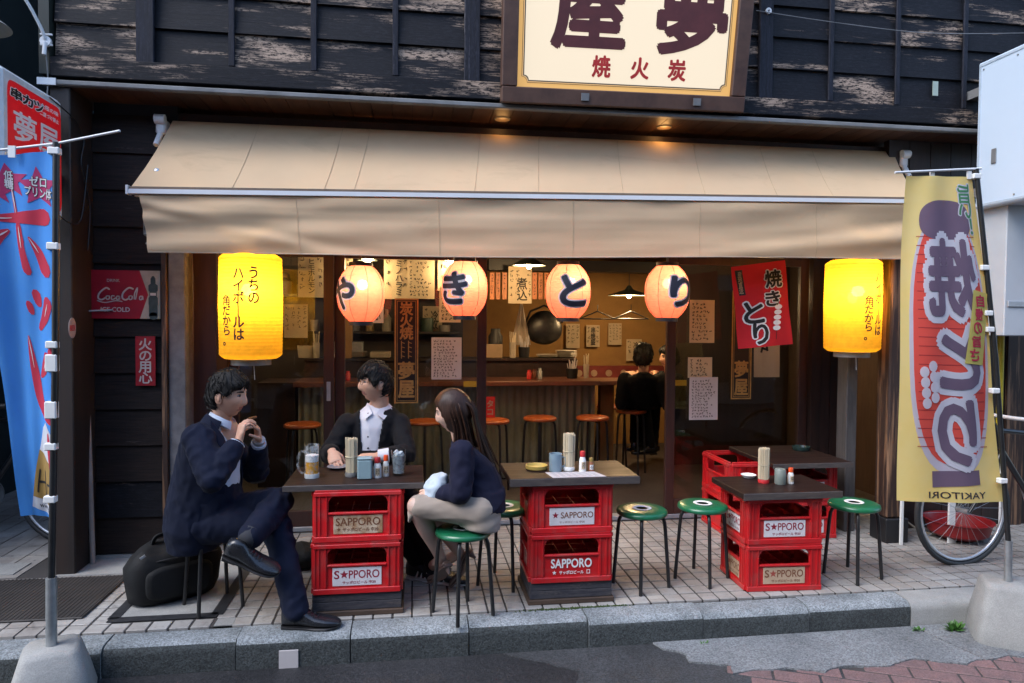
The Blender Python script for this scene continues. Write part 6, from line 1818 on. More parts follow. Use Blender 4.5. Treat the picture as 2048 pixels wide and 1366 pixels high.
# ------------------------------------------------------------ the man in the navy suit, eating, legs crossed
def man_navy():
    t = thing('person', 'man in a navy suit seated cross-legged, both hands at his mouth', 'person', (-1.055, 3.815, 0))
    body = MB()
    hc = Vector((-0.962, 3.760, 1.137)); f = Vector((.95, -.27, -.10))
    nb_ = Vector((-1.039, 3.800, 0.976))
    build_head(body, t, hc, f, 1.0, hair_man(.052, .004, .016, 2.0, .007), HAIRBLACK, eye_open=.45)
    n_ = MB(); n_.chain([(hc + Vector((-.022, .008, -.045)), .056), (hc + Vector((-.035, .015, -.10)), .055), (nb_ + Vector((-.005, .0, -.03)), .052)], 16); n_ = solid(n_, .007, 5); body.add(n_.v, n_.f)
    # arms
    shR, elR, wrR = Vector((-1.073, 3.640, 0.929)), Vector((-0.970, 3.500, 0.755)), Vector((-0.874, 3.620, 0.919))
    shL, elL, wrL = Vector((-1.089, 4.000, 0.884)), Vector((-0.888, 4.060, 0.660)), Vector((-0.837, 3.900, 0.869))
    hand(body, wrR, (.16, .20, 1.0), (.75, .55, -.1), (-.35, .75, .2), (.75, .85, .5), s=.95, thumb_bend=.5)
    hand(body, wrL, (-.06, -.30, 1.0), (-.80, -.45, -.1), (-.4, -.6, .2), (.75, .85, .5), s=.95, thumb_bend=.5)
    for a, c in ((elR, wrR), (elL, wrL)):
        q = MB(); q.tube([a.lerp(c, .55), c], [.036, .027], n=14); body.add(q.v, q.f)
    under(body, [(nb_ + Vector((0, 0, -.05)), .05), (Vector((-1.01, 3.82, .92)), .10), (Vector((-1.06, 3.83, .60)), .10)], [[(nb_ + Vector((-.01, 0, -.10)), .05), (s_, .045), (e_, .038), (e_.lerp(w_, .8), .028)] for s_, e_, w_ in ((shR, elR, wrR), (shL, elL, wrL))])
    body.build('body', [SKIN, LIPS], t, smooth=180)
    # shirt, collar, cuffs
    K = 1 / 352.0
    cen = [(-1.153, 3.830, 0.321), (-1.137, 3.830, 0.434), (-1.105, 3.830, 0.555), (-1.084, 3.820, 0.692), (-1.072, 3.815, 0.813), (-1.073, 3.810, 0.895), (-1.065, 3.810, 0.943), (-1.047, 3.800, 0.992)]
    hx = [.128, .165, .185, .172, .155, .132, .100, .062]; hy = [.175, .195, .185, .180, .195, .205, .165, .080]
    sh = MB(); sh.loft([(c, (a * .93, 0, 0), (0, b_ * .93, 0)) for c, a, b_ in zip(cen, hx, hy)], 28)
    sh = wrinkle(solid(sh, .010, 5), .006, seed=3)
    so_ = sh.build('shirt', SHIRTBLUE, t, smooth=180)
    co = MB()
    cb = hc + Vector((-.030, .012, -.120))
    ax = Vector((.36, -.05, .93)).normalized(); fx = Vector((.93, 0, -.36)).normalized(); sy = Vector((0, 1, 0))
    N = 30; rowz = ((.058, -.03), (.0585, .008), (.062, .016), (.068, .010), (.078, -.020))
    for k in range(N + 1):
        a = .62 + (2 * PI - 1.24) * k / N
        d_ = fx * math.cos(a) + sy * math.sin(a); fr = max(0, math.cos(a))
        for rr_, h_ in rowz: co.v.append(tuple(cb + d_ * rr_ * (1 + .10 * fr) + ax * (h_ - (.030 * fr ** 3 if rr_ > .075 else .012 * fr))))
    for k in range(N):
        for j in range(4): a = k * 5 + j; co.f.append((a, a + 1, a + 6, a + 5)); co.m.append(0)
    thicken(co, .003).build('collar', SHIRTBLUE, so_, smooth=60)
    for a, c in ((elR, wrR), (elL, wrL)):
        q = MB(); d_ = (c - a).normalized(); q.tube([c - d_ * .075, c - d_ * .012], [.046, .040], n=18); q.build('cuff', SHIRTBLUE, so_, smooth=60)
    # jacket
    jk = MB(); jk.loft([(c, (a, 0, 0), (0, b_, 0)) for c, a, b_ in zip(cen, hx, hy)], 28)
    jk.ball(Vector((-1.074, 3.660, 0.931)), (.085, .075, .065), 16); jk.ball(Vector((-1.091, 3.970, 0.884)), (.085, .075, .065), 16)
    for s_, e_, w_ in ((shR, elR, wrR), (shL, elL, wrL)):
        jk.chain(limb([s_, s_.lerp(e_, .5), e_, e_.lerp(w_, .45), e_.lerp(w_, .80)], (.082, .073, .064, .058, .050)), 16)
    jk = solid(jk, .0085, 7, .5)
    jk = wrinkle(jk, .0095, (15, 15, 13), 1.0, [(elR, .12, 1.3), (elL, .12, 1.3), (shR, .12, .7), (cen[2], .2, .8)])
    def opening(c):
        v = c - hc
        if c.z > 1.06 and ((c - cb) - ax * (c - cb).dot(ax)).length < .073 and (c - cb).dot(ax) > -.03: return True
        zz = (c.z - cen[1][2]) / (cen[7][2] - cen[1][2])
        if zz < .18 or zz > 1.2: return False
        if (c - elR).length < .10 or (c - elL).length < .12 or (c - wrR).length < .22 or (c - wrL).length < .22: 
            if c.y < 3.66 or c.y > 3.97: return False
        i = min(6, max(0, int(zz * 6) + 1)); q = Vector(cen[i])
        return c.x > q.x + .05 and abs(c.y - 3.775) < .055 + .06 * zz
    jk = thicken(cut(jk, opening), .005)
    j = jk.build('jacket', NAVY, t, smooth=180)
    for s_, (e_, w_) in enumerate(((elR, wrR),)):
        for k in range(3):
            q = MB(); p = e_.lerp(w_, .66 + .045 * k) + Vector((-.020, -.046, .012)); q.ball(p, (.006, .004, .006), 8); q.build('sleeve_button', BLACKPLASTIC, j, smooth=180)
    jc = MB(); M2 = 24
    for k in range(M2 + 1):                                      # jacket collar standing round the nape
        a = 1.35 + (2 * PI - 2.7) * k / M2; d_ = fx * math.cos(a) + sy * math.sin(a); bk_ = .5 - .5 * math.cos(a)
        for rr_, h_ in ((.070, -.05), (.071, -.012 + .010 * bk_), (.077, -.006 + .010 * bk_), (.086, -.014), (.098, -.062)): jc.v.append(tuple(cb + d_ * rr_ * 1.02 + ax * h_))
    for k in range(M2):
        for j_ in range(4): a = k * 5 + j_; jc.f.append((a, a + 1, a + 6, a + 5)); jc.m.append(0)
    thicken(jc, .003).build('jacket_collar', NAVY, j, smooth=60)
    # lapel of the near side
    lp = MB(); 
    L_ = [(-1.031, 3.690, 1.023), (-0.958, 3.655, 0.940), (-0.904, 3.660, 0.801), (-0.931, 3.625, 0.860), (-0.973, 3.620, 0.900), (-1.010, 3.640, 0.969)]
    lp.prism([Vector(p) + Vector((.0, -.004, 0)) for p in L_], (0, .006, 0)); lp.build('lapel', NAVY, j, smooth=30)
    # trousers
    hR, kR, aR = Vector((-1.085, 3.730, 0.457)), Vector((-0.706, 3.680, 0.474)), Vector((-0.576, 3.500, 0.088))
    hL, kL, aL = Vector((-1.132, 3.920, 0.446)), Vector((-0.699, 3.700, 0.577)), Vector((-0.781, 3.460, 0.478))
    tr = MB()
    tr.loft([((-1.06, 3.83, .455), (.12, 0, 0), (0, .16, 0)), ((-1.06, 3.83, .50), (.155, 0, 0), (0, .185, 0)), ((-1.06, 3.83, .60), (.15, 0, 0), (0, .18, 0)), ((-1.05, 3.83, .70), (.12, 0, 0), (0, .16, 0))], 24)
    tr.chain(limb([hR, hR.lerp(kR, .5), kR, kR.lerp(aR, .45), aR], (.098, .086, .072, .068, .062)), 16)
    tr.chain(limb([hL, hL.lerp(kL, .5), kL, kL.lerp(aL, .45), aL], (.098, .088, .075, .070, .062)), 16)
    tr = wrinkle(solid(tr, .0085, 7, .5), .010, (13, 13, 12), 4.0, [(kR, .16, 1.2), (kL, .14, 1.3), (aR, .12, 1.0), (hR, .16, .8)])
    tr.build('trousers', NAVY, t, smooth=180)
    # socks and shoes
    fR = (Vector((-0.423, 3.451, -0.010)) - Vector((-0.613, 3.475, 0.000))); fR.z = 0
    q = MB(); q.tube([aR, aR + Vector((.015, -.0, -.05))], [.045, .040], n=14); q.build('sock', mat('dark_sock', (.03, .032, .04), .9), t, smooth=180)
    foot = Vector((aR.x + .005, aR.y + .0, .094))
    shoe(t, foot, fR, s=1.04)
    aL2 = Vector((-0.802, 3.410, 0.461))
    q = MB(); q.tube([aL + Vector((.01, 0, .02)), aL2], [.046, .040], n=14); q.build('sock', bpy.data.materials['dark_sock'], t, smooth=180)
    shoe(t, aL2 + Vector((-.01, 0, -.015)), (.90, -.05, -.36), up=(.30, -.45, .9), s=1.0)
    # what he eats: a short skewer held between both hands
    q = MB(); q.tube([(-0.846, 3.700, 1.020), (-0.824, 3.770, 1.020)], .007, n=8); tag(q.build('skewer', mat('grilled_meat', (.16, .07, .03), .5), None), 'short grilled skewer held in both hands at the mouth of the man in navy', 'skewer')
    # wrist watch
    d_ = (wrL - elL).normalized(); q = MB(); q.tube([wrL - d_ * .006, wrL + d_ * .012], .034, n=18); tag(q.build('watch', STEEL, t, smooth=60))
man_navy()

# ------------------------------------------------------------ the man with glasses behind the table
def man_glasses():
    t = thing('person', 'man with glasses and open collar seated behind the left table', 'person', (-.22, 4.50, 0))
    body = MB()
    hc = Vector((-0.238, 4.420, 1.139)); f = Vector((-.90, -.42, .02))
    build_head(body, t, hc, f, 1.02, hair_man(.034, -.018, .016, 5.0, .008), HAIRBLACK, glasses=True, eye_open=.55)
    nb_ = Vector((-0.218, 4.470, 0.966))
    n_ = MB(); n_.chain([(hc + Vector((.02, .012, -.05)), .056), (hc + Vector((.03, .03, -.11)), .056), (nb_, .07)], 16); n_ = solid(n_, .007, 5); body.add(n_.v, n_.f)
    shR, elR, wrR = Vector((-0.411, 4.440, 0.882)), Vector((-0.513, 4.380, 0.697)), Vector((-0.468, 4.100, 0.765))
    shL, elL, wrL = Vector((-0.080, 4.440, 0.877)), Vector((-0.034, 4.300, 0.703)), Vector((-0.212, 4.060, 0.741))
    hand(body, wrR, (.30, -.75, -.55), (.3, .0, -1), (.9, .2, 0), (.25, .35, .25), s=.95)
    hand(body, wrL, (-1, -.10, -.02), (0, .25, -1), (0, -1, .2), (.35, .5, .4), s=.95)
    under(body, [(nb_ + Vector((0, 0, -.05)), .05), (nb_ + Vector((0, .02, -.22)), .09), (Vector((-.22, 4.50, .60)), .09)], [[(nb_ + Vector((0, 0.01, -.10)), .04), (s_, .042), (e_, .036), (e_.lerp(w_, .95), .026)] for s_, e_, w_ in ((shR, elR, wrR), (shL, elL, wrL))])
    body.build('body', [SKIN, LIPS], t, smooth=180)
    cen = [Vector((-.22, 4.50, .47)), Vector((-.22, 4.50, .56)), Vector((-0.241, 4.500, 0.530)), Vector((-0.241, 4.490, 0.712)), Vector((-0.238, 4.480, 0.854)), Vector((-0.231, 4.475, 0.920)), Vector((-0.222, 4.475, 0.958)), Vector((-0.215, 4.470, 1.004))]
    hx = [.16, .18, .172, .172, .178, .168, .120, .064]; hy = [.14, .16, .145, .140, .132, .115, .09, .06]
    sh = MB(); sh.loft([(c, (a * .92, 0, 0), (0, b_ * .93, 0)) for c, a, b_ in zip(cen, hx, hy)], 28)
    so_ = wrinkle(solid(sh, .010, 5), .005, seed=8).build('shirt', SHIRTWHITE, t, smooth=180)
    for k in range(5):
        c = Vector((-0.277, 4.500, 0.949)) - Vector((0, 0, .072 * k)); q = MB(); q.ball((c.x, 4.355 + .006 * (4 - k) * (1 if k < 2 else .5), c.z), (.006, .004, .006), 8); q.build('shirt_button', BLACKPLASTIC, so_, smooth=180)
    for sg in (-1, 1):                                         # open collar wings
        q = MB(); a = nb_ + Vector((-.01 + sg * .058, -.020, .046)); b_ = nb_ + Vector((-.022 + sg * .012, -.105, -.012)); c = nb_ + Vector((-.020 + sg * .060, -.112, -.050)); d_ = nb_ + Vector((sg * .088, -.04, .006))
        q.prism([a, b_, c, d_], (0, -.004, -.002)); q.build('collar', SHIRTWHITE, so_)
    q = MB(); q.tube([wrL + Vector((.075, .0, .004)), wrL + Vector((.012, 0, 0))], [.044, .038], n=16); q.build('cuff', SHIRTWHITE, so_, smooth=60)
    jk = MB(); jk.loft([(c, (a, 0, 0), (0, b_, 0)) for c, a, b_ in zip(cen, hx, hy)], 28)
    jk.ball(shR + Vector((.025, 0, .0)), (.062, .066, .056), 16); jk.ball(shL + Vector((-.025, 0, 0)), (.062, .066, .056), 16)
    for s_, e_, w_ in ((shR, elR, wrR), (shL, elL, wrL)):
        jk.chain(limb([s_, s_.lerp(e_, .5), e_, e_.lerp(w_, .45), e_.lerp(w_, .82)], (.064, .062, .057, .053, .046)), 16)
    jk = wrinkle(solid(jk, .0085, 7), .0085, (15, 15, 13), 6.0, [(elR, .12, 1.3), (elL, .12, 1.3)])
    def opening(c):
        if (c - (nb_ + Vector((0, 0, .03)))).length < .092: return True
        if c.y > 4.46 or c.z < .72: return False
        x0 = Vector((-0.268, 4.360, 0.848)).x
        zz = (c.z - .72) / .28
        return x0 - .050 - .020 * zz < c.x < x0 + .052 + .045 * zz and (c - wrL).length > .2
    thicken(cut(jk, opening), .005).build('jacket', CHARCOAL, t, smooth=180)
    tr = MB()
    hR, kR, aR = Vector((-.30, 4.46, .53)), Vector((-.24, 4.12, .52)), Vector((.03, 4.08, .11))
    hL, kL, aL = Vector((-.13, 4.46, .53)), Vector((-.05, 4.10, .53)), Vector((.13, 4.02, .11))
    tr.loft([((-.22, 4.50, .458), (.15, 0, 0), (0, .12, 0)), ((-.22, 4.50, .52), (.18, 0, 0), (0, .15, 0)), ((-.22, 4.50, .64), (.16, 0, 0), (0, .13, 0))], 24)
    for h_, k_, a_ in ((hR, kR, aR), (hL, kL, aL)): tr.chain(limb([h_, h_.lerp(k_, .5), k_, k_.lerp(a_, .5), a_], (.09, .08, .068, .062, .055)), 14)
    wrinkle(solid(tr, .010, 6), .006, (11, 11, 8), 9.0).build('trousers', CHARCOAL, t, smooth=180)
    SNK = mat('dark_sneaker', (.018, .020, .024), .5)
    shoe(t, Vector((.035, 4.07, .094)), (.86, -.5, 0), m_=SNK, sole=WHITE, stripes=True)
    shoe(t, Vector((.135, 4.01, .094)), (.90, -.42, 0), m_=SNK, sole=WHITE, stripes=True)
man_glasses()

# ------------------------------------------------------------ the woman with long brown hair
def woman():
    t = thing('person', 'woman with long brown hair in navy jacket and beige skirt on a stool', 'person', (.265, 3.545, 0))
    body = MB()
    hc = Vector((0.217, 3.620, 1.054)); f = Vector((-.93, .22, -.20)); up = (-.18, 0, 1)
    def cap(q, d):
        t_ = sstep(.02, .07, q.y)
        line = lerp(-.10, .052 + .010 * math.cos(q.x * 60), t_)
        if q.y > .0: line = lerp(line, -.12, sstep(.030, .052, abs(q.x)) * (1 - sstep(.028, .055, q.y)))
        m = sstep(-.010, .008, q.z - line)
        return m * (.014 + .003 * noise.noise(Vector((q.x * 60, q.y * 18, q.z * 9))) + .006 * sstep(.2, .9, d[2])) - (1 - m) * .012
    T = build_head(body, t, hc, f, .96, cap, HAIRBROWN, fem=True, up=up, eye_open=.3)
    nb_ = Vector((0.267, 3.625, 0.887))
    n_ = MB(); n_.chain([(hc + Vector((.015, 0, -.05)), .046), (nb_ + Vector((-.012, 0, .02)), .046), (nb_ + Vector((0, 0, -.03)), .058)], 16); n_ = solid(n_, .007, 5); body.add(n_.v, n_.f)
    shL, elL, wrL = Vector((0.251, 3.475, 0.865)), Vector((0.243, 3.420, 0.673)), Vector((0.135, 3.500, 0.648))
    shR, elR, wrR = Vector((0.277, 3.770, 0.816)), Vector((0.259, 3.800, 0.577)), Vector((0.126, 3.680, 0.611))
    hand(body, wrL, (-1, .25, -.1), (.1, .9, -.5), (0, .1, 1), (.5, .7, .5), s=.86)
    hand(body, wrR, (-1, -.2, -.1), (.1, -.9, -.5), (0, -.1, 1), (.5, .7, .5), s=.86)
    under(body, [(nb_ + Vector((0, 0, -.05)), .04), (Vector((0.325, 3.610, 0.757)), .08), (Vector((0.355, 3.580, 0.550)), .07)], [[(nb_ + Vector((0, 0, -.06)), .035), (s_, .036), (e_, .032), (e_.lerp(w_, .95), .024)] for s_, e_, w_ in ((shL, elL, wrL), (shR, elR, wrR))])
    body.build('body', [SKINW, LIPSW], t, smooth=180)
    # legs in sheer stockings
    kN, aN = Vector((0.024, 3.500, 0.590)), Vector((0.163, 3.740, 0.215))
    kF, aF = Vector((0.046, 3.660, 0.573)), Vector((0.272, 3.840, 0.215))
    hN, hF = Vector((0.339, 3.470, 0.562)), Vector((0.367, 3.640, 0.530))
    lg = MB()
    for h_, k_, a_ in ((hN, kN, aN), (hF, kF, aF)):
        lg.chain(limb([h_.lerp(k_, .3), k_, k_.lerp(a_, .35), k_.lerp(a_, .75), a_], (.07, .053, .052, .034, .030)), 14)
    lg = solid(lg, .007, 6)
    lo_ = lg.build('stockings', STOCKING, t, smooth=180)
    tN, tF = Vector((0.051, 3.956, 0.020)), Vector((0.175, 3.880, 0.020))
    for a_, t_ in ((aN, tN), (aF, tF)):
        d_ = (t_ - a_); d_.z = 0; ft = a_ + Vector((0, 0, -.01))
        q = MB(); q.tube([a_ + Vector((0, 0, .01)), a_ + d_.normalized() * .10 + Vector((0, 0, -.055))], [.030, .030], n=12); q.build('instep', STOCKING, t, smooth=180)
        dd = Vector((d_.x, d_.y, -.14)).normalized()
        shoe(t, Vector((a_.x, a_.y, max(.095, a_.z - .005))) , dd, s=.88, m_=PUMPS, heel=.045, sole=PUMPS, pump=True)
    # skirt
    sk = MB()
    sk.loft([(Vector((0.385, 3.560, 0.594)), (.075, 0, .02), (0, .125, 0)), (Vector((0.353, 3.555, 0.517)), (.108, 0, -.02), (0, .155, 0)), (Vector((0.343, 3.555, 0.464)), (.112, 0, -.02), (0, .155, 0))], 24)
    sk.chain(limb([hN, hN.lerp(kN, .5), kN + Vector((.01, 0, 0))], (.082, .070, .058)), 16)
    sk.chain(limb([hF, hF.lerp(kF, .5), kF + Vector((.01, 0, 0))], (.082, .070, .058)), 16)
    sk.loft([(hN.lerp(hF, .5), (0, 0, .068), (0, .13, 0)), ((kN + kF) / 2 + Vector((-.03, 0, -.015)), (0, 0, .052), (0, .105, 0)), ((kN + kF) / 2 + Vector((-.055, 0, -.045)), (0, 0, .05), (0, .100, 0))], 20)
    sk = wrinkle(solid(sk, .0085, 9), .005, (5, 16, 20), 2.0)
    sk.build('skirt', SKIRT, t, smooth=180)
    # jacket
    cen = [(0.387, 3.580, 0.557), (0.362, 3.595, 0.626), (0.341, 3.610, 0.717), (0.318, 3.620, 0.796), (0.293, 3.620, 0.845), (0.277, 3.620, 0.877), (0.269, 3.622, 0.904)]
    hx = [.105, .128, .130, .118, .095, .070, .045]; hy = [.150, .150, .140, .150, .160, .125, .058]
    blouse = MB(); blouse.loft([(c, (a * .78, 0, 0), (0, b_ * .78, 0)) for c, a, b_ in list(zip(cen, hx, hy))[:4]], 24); solid(blouse, .01, 4).build('blouse', SHIRTWHITE, t, smooth=180)
    jk = MB(); jk.loft([(c, (a, 0, -.02), (0, b_, 0)) for c, a, b_ in zip(cen, hx, hy)], 24)
    jk.loft([((0.371, 3.575, 0.542), (.118, 0, .065), (0, .168, 0)), ((0.366, 3.585, 0.593), (.124, 0, .03), (0, .160, 0)), ((0.362, 3.595, 0.653), (.125, 0, .0), (0, .150, 0))], 24)
    for s_, e_, w_ in ((shL, elL, wrL), (shR, elR, wrR)):
        jk.chain(limb([s_, s_.lerp(e_, .5), e_, e_.lerp(w_, .5), e_.lerp(w_, .9)], (.064, .059, .054, .047, .043)), 16)
    jk = wrinkle(solid(jk, .008, 7), .0075, (15, 15, 13), 7.0, [(elL, .12, 1.4), (shL, .1, .8)])
    jk = cut(jk, lambda c: (c - (nb_ + Vector((-.005, 0, .025)))).length < .060 and c.x < nb_.x + .012)
    thicken(jk, .004).build('jacket', NAVY2, t, smooth=180)
    # long hair: locks falling from the crown over ear, shoulder and back
    rr = random.Random(21)
    HB = [HAIRBROWN, mat('brown_hair_light', (.065, .028, .016), .42, spec=.35, col2=(.04, .017, .010), scale=30), mat('brown_hair_dark', (.014, .006, .004), .45, spec=.3)]
    locks = [MB(), MB(), MB()]
    for k in range(760):
        hl = locks[0 if k % 7 < 3 else (1 if k % 7 < 5 else 2)]
        a = rr.uniform(-1.0, 1.0)                               # across the head, right to left
        side = a
        w_ = rr.random()
        yb = lerp(.012, -.090, w_)                              # from temple to the back of the head
        p0 = (side * .050 * (1 - .3 * w_), yb * .55, .098 - .02 * abs(side) - .02 * rr.random())
        p1 = (side * .083 + rr.gauss(0, .003), yb + rr.gauss(0, .004), .030)
        if w_ > .72: p1 = (side * .055, -.108 + rr.gauss(0, .004), .02)
        p2 = (p1[0] * 1.03, p1[1] - .006, -.075)
        A_, B_, C_ = T(p0), T(p1), T(p2)
        bk = Vector((.012 + .055 * w_ + rr.gauss(0, .012), side_y(side, rr), 0))
        D_ = Vector((C_.x + bk.x * .40, C_.y, C_.z - .085)); 
        L_ = rr.uniform(.75, 1.0)
        E_ = Vector((C_.x + bk.x * 1.05, lerp(C_.y, 3.60, .12), C_.z - .085 - .15 * L_)); F_ = Vector((C_.x + bk.x * 1.25 + .012, lerp(C_.y, 3.60, .16), C_.z - .085 - .225 * L_ + rr.gauss(0, .016)))
        pts = curve_pts([tuple(v) for v in (A_, B_, C_, D_, E_, F_)], 4)
        n_ = len(pts); wd = [.0033 * (1 - .75 * max(0, i / (n_ - 1) - .55) / .45) + .0004 for i in range(n_)]
        hl.tube(pts, wd, n=5, flat=.45)
    for q_, m_ in zip(locks, HB):
        o = q_.build('long_hair', m_, t, smooth=180); o['kind'] = 'stuff'
    q = MB(); q.loft([(Vector((0.112, 3.560, 0.602)), (.055, 0, -.01), (0, .075, 0)), (Vector((0.114, 3.560, 0.642)), (.064, 0, 0), (0, .10, 0)), (Vector((0.124, 3.560, 0.694)), (.058, 0, .01), (0, .095, 0)), (Vector((0.137, 3.560, 0.733)), (.036, 0, .01), (0, .06, 0))], 24)
    q = wrinkle(solid(q, .007, 4), .008, (18, 18, 16), 3.0)
    pk = q.build('lap_pouch', mat('pale_blue_pouch', (.50, .58, .66), .6, col2=(.42, .5, .58), scale=9), None, smooth=180)
    tag(pk, 'pale blue soft pouch held on the lap of the woman', 'pouch')
def side_y(s, rr): return 0.0
woman()

# ------------------------------------------------------------ two dark customers inside, one half hidden by the door frame
def customer(pos, seat, hc, f, label, w=.20):
    t = thing('person', label, 'person', (pos[0], pos[1], 0))
    body = MB(); hc = Vector(hc)
    build_head(body, t, hc, f, 1.0, hair_man(.05, .0, .018, pos[0] * 3, .007), HAIRBLACK)
    n_ = MB(); n_.chain([(hc + Vector((0, 0, -.05)), .054), (hc + Vector((0, 0, -.16)), .046)], 12); body.add(n_.v, n_.f)
    fd = Vector((f[0], f[1], 0)).normalized(); sd_ = Vector((-fd.y, fd.x, 0))
    base_ = Vector((pos[0], pos[1], seat))
    for s_ in (-1, 1): hand(body, base_ + fd * .42 + sd_ * s_ * .08 + Vector((0, 0, .34)), fd, (0, 0, -1), -sd_ * s_, (.3, .4, .3), s=.95)
    tp_ = hc + Vector((0, 0, -.20)); ul = []
    for s_ in (-1, 1):
        sh_ = base_.lerp(tp_, .93) + sd_ * s_ * .15; el = sh_ + fd * .10 + sd_ * s_ * .07 + Vector((0, 0, -.25)); ul.append([(base_.lerp(tp_, .86), .03), (sh_, .034), (el, .03), (base_ + fd * .42 + sd_ * s_ * .08 + Vector((0, 0, .34)), .024)])
    under(body, [(hc + Vector((0, 0, -.15)), .04), (base_.lerp(hc, .5), .05), (base_ + Vector((0, 0, .12)), .05)], ul)
    body.build('body', [SKIN, LIPS], t, smooth=180)
    jk = MB(); top = hc + Vector((0, 0, -.20))
    rows = [(0.0, .17, .15), (.12, .18, .15), (.5, .185, .14), (.85, w, .125), (1.02, .145, .10), (1.11, .07, .06), (1.17, .056, .054)]
    jk.loft([(base_.lerp(top, k), sd_ * a, fd * c) for k, a, c in rows], 24)
    for s_ in (-1, 1):
        sh_ = base_.lerp(top, .93) + sd_ * s_ * .17; el = sh_ + fd * .10 + sd_ * s_ * .06 + Vector((0, 0, -.25)); wr = base_ + fd * .40 + sd_ * s_ * .09 + Vector((0, 0, .33))
        jk.chain(limb([sh_, el, el.lerp(wr, .85)], (.075, .06, .048)), 12)
    wrinkle(solid(jk, .012, 5), .006, seed=pos[0]).build('jacket', BLACKCLOTH, t, smooth=180)
    tr = MB()
    tr.loft([(base_ + Vector((0, 0, .002)), sd_ * .15, fd * .13), (base_ + Vector((0, 0, .08)), sd_ * .17, fd * .15), (base_ + Vector((0, 0, .16)), sd_ * .15, fd * .13)], 16)
    for s_ in (-1, 1):
        k_ = base_ + fd * .38 + sd_ * s_ * .10 + Vector((0, 0, .06)); a_ = base_ + fd * .30 + sd_ * s_ * .10; a_.z = seat - .40
        tr.chain(limb([base_ + sd_ * s_ * .08 + Vector((0, 0, .07)), k_, a_], (.085, .065, .05)), 12)
    wrinkle(solid(tr, .012, 5), .005).build('trousers', BLACKCLOTH, t, smooth=180)
    for s_ in (-1, 1): shoe(t, base_ + fd * .30 + sd_ * s_ * .10 + Vector((0, 0, -seat + seat - .40)), fd)
b6 = bspots[6][0]
customer((b6[0] + .10, b6[1] + .02), .665, (2.176, 6.250, 1.207), (.45, .85, 0), 'dark haired customer in black seen from behind at the inner counter')
customer(((2.728, 6.900, 0.715)[0], 6.9), .665, (2.683, 6.900, 1.161), (-.95, -.1, 0), 'customer in black half hidden by the door frame inside')

# ================================================================== INSIDE THE SHOP
CY = (-0.118, 6.468, 0.970)[1]
ct = thing('bar_counter', 'long bar counter with corrugated metal front and a dark top', 'counter', (.4, CY + .3, 0))
cx0, cx1 = -1.05, (1.776, 6.250, 0.989)[0]
CORR = mat('old_corrugated_zinc', (.26, .27, .21), .5, .3, col2=(.15, .145, .10), scale=5, stretch=(1, 1, .4), bump=.1)
b = MB(); n_ = int((cx1 - cx0) / .012)
b.grid(lambda u, v: Vector((cx0 + (cx1 - cx0) * u, CY + .06 + .011 * math.sin(u * (cx1 - cx0) * 2 * PI / .075), .02 + .90 * v)), n_, 1)
b.build('corrugated_front', CORR, ct, smooth=180)
b = MB(); b.box((cx0, CY + .075, 0), (cx1, CY + .62, .92)); b.build('carcass', DARKWOOD, ct)
CT = mat('counter_top_wood', (.16, .055, .028), .35, col2=(.10, .035, .02), scale=3, stretch=(.6, 6, 6), coat=.3)
b = MB(); b.box((cx0 - .02, CY - .10, .925), (cx1 + .02, CY + .42, .97), ch=.005); b.build('counter_top', CT, ct)
b = MB(); b.box((cx0, CY + .43, .93), (cx1 - .1, CY + .62, 1.13), ch=.004); b.build('raised_back', DARKWOOD, ct)
b = MB(); b.box((cx0, CY + .40, 1.131), (cx1 - .1, CY + .72, 1.16), ch=.004); b.build('upper_shelf', DARKWOOD, ct)
b = MB(); b.box((cx1 + .10, CY + .2, 0), (cx1 + .24, CY + .3, .93)); b.build('end_leg', OCHRE, ct)
b = MB(); b.box((cx1 + .02, CY - .06, .926), (cx1 + .75, CY + .34, .965), ch=.004); b.build('counter_leaf', CT, ct)
b = MB(); b.box((cx0 - .35, CY + .0, 0), (cx0 - .02, CY + .5, .96)); b.build('counter_return', DARKWOOD, ct)
YS = CY + .55                                          # on the shelf
def lathe_thing(name, label, cat, p, prof, m_, group=None, n=20):
    t = thing(name, label, cat, p, 0, group); q = MB(); q.lathe(prof, n); q.build('body', m_, t, smooth=50, world=False); return t
DISHES = mat('stacked_dish', (.45, .40, .34), .4, col2=(.36, .31, .26))
for px, n, r, lb in ((1140, 5, .115, 'stack of pale plates on the shelf above the counter, near the wok'), (1110, 2, .13, 'two wide plates on the shelf left of the plate stack'), (740, 4, .10, 'stack of plates on the shelf behind the man with glasses')):
    p = {1140: (1.600, 6.850, 1.134), 1110: (1.406, 6.800, 1.137), 740: (-0.553, 6.850, 1.126)}[px]
    t = thing('plate_stack', lb, 'plates', (p[0], CY + .56, 1.161))
    for k in range(n):
        q = MB(); q.lathe([(0, 0), (r * .55, 0), (r, .016), (r * .98, .019), (r * .5, .006), (0, .006)], 24); o = q.build('plate', DISHES, t, smooth=50, world=False); o.location.z = k * .014
def cup_of(p, r, h, m_, label, content=None):
    t = thing('utensil_cup', label, 'cup', p); q = MB(); q.lathe([(0, 0), (r * .85, 0), (r, h), (r * .92, h), (r * .8, .01), (0, .01)], 20); q.build('cup', m_, t, smooth=50, world=False)
    rr = random.Random(int(p[0] * 991))
    for k in range(14):
        a = rr.uniform(0, 2 * PI); q = MB(); q.tube([(r * .4 * math.cos(a), r * .4 * math.sin(a), .012), (r * .85 * math.cos(a), r * .85 * math.sin(a), h + rr.uniform(.03, .12))], .004, n=5); q.build('utensil', content or CHOPSTICK, t, world=False)
BUCKET = mat('cream_bucket', (.50, .42, .32), .6)
cup_of(((-1.054, 6.800, 1.124)[0], CY + .55, 1.161), .085, .12, BUCKET, 'pale bucket of dark utensils on the shelf at the left', BLACKPLASTIC)
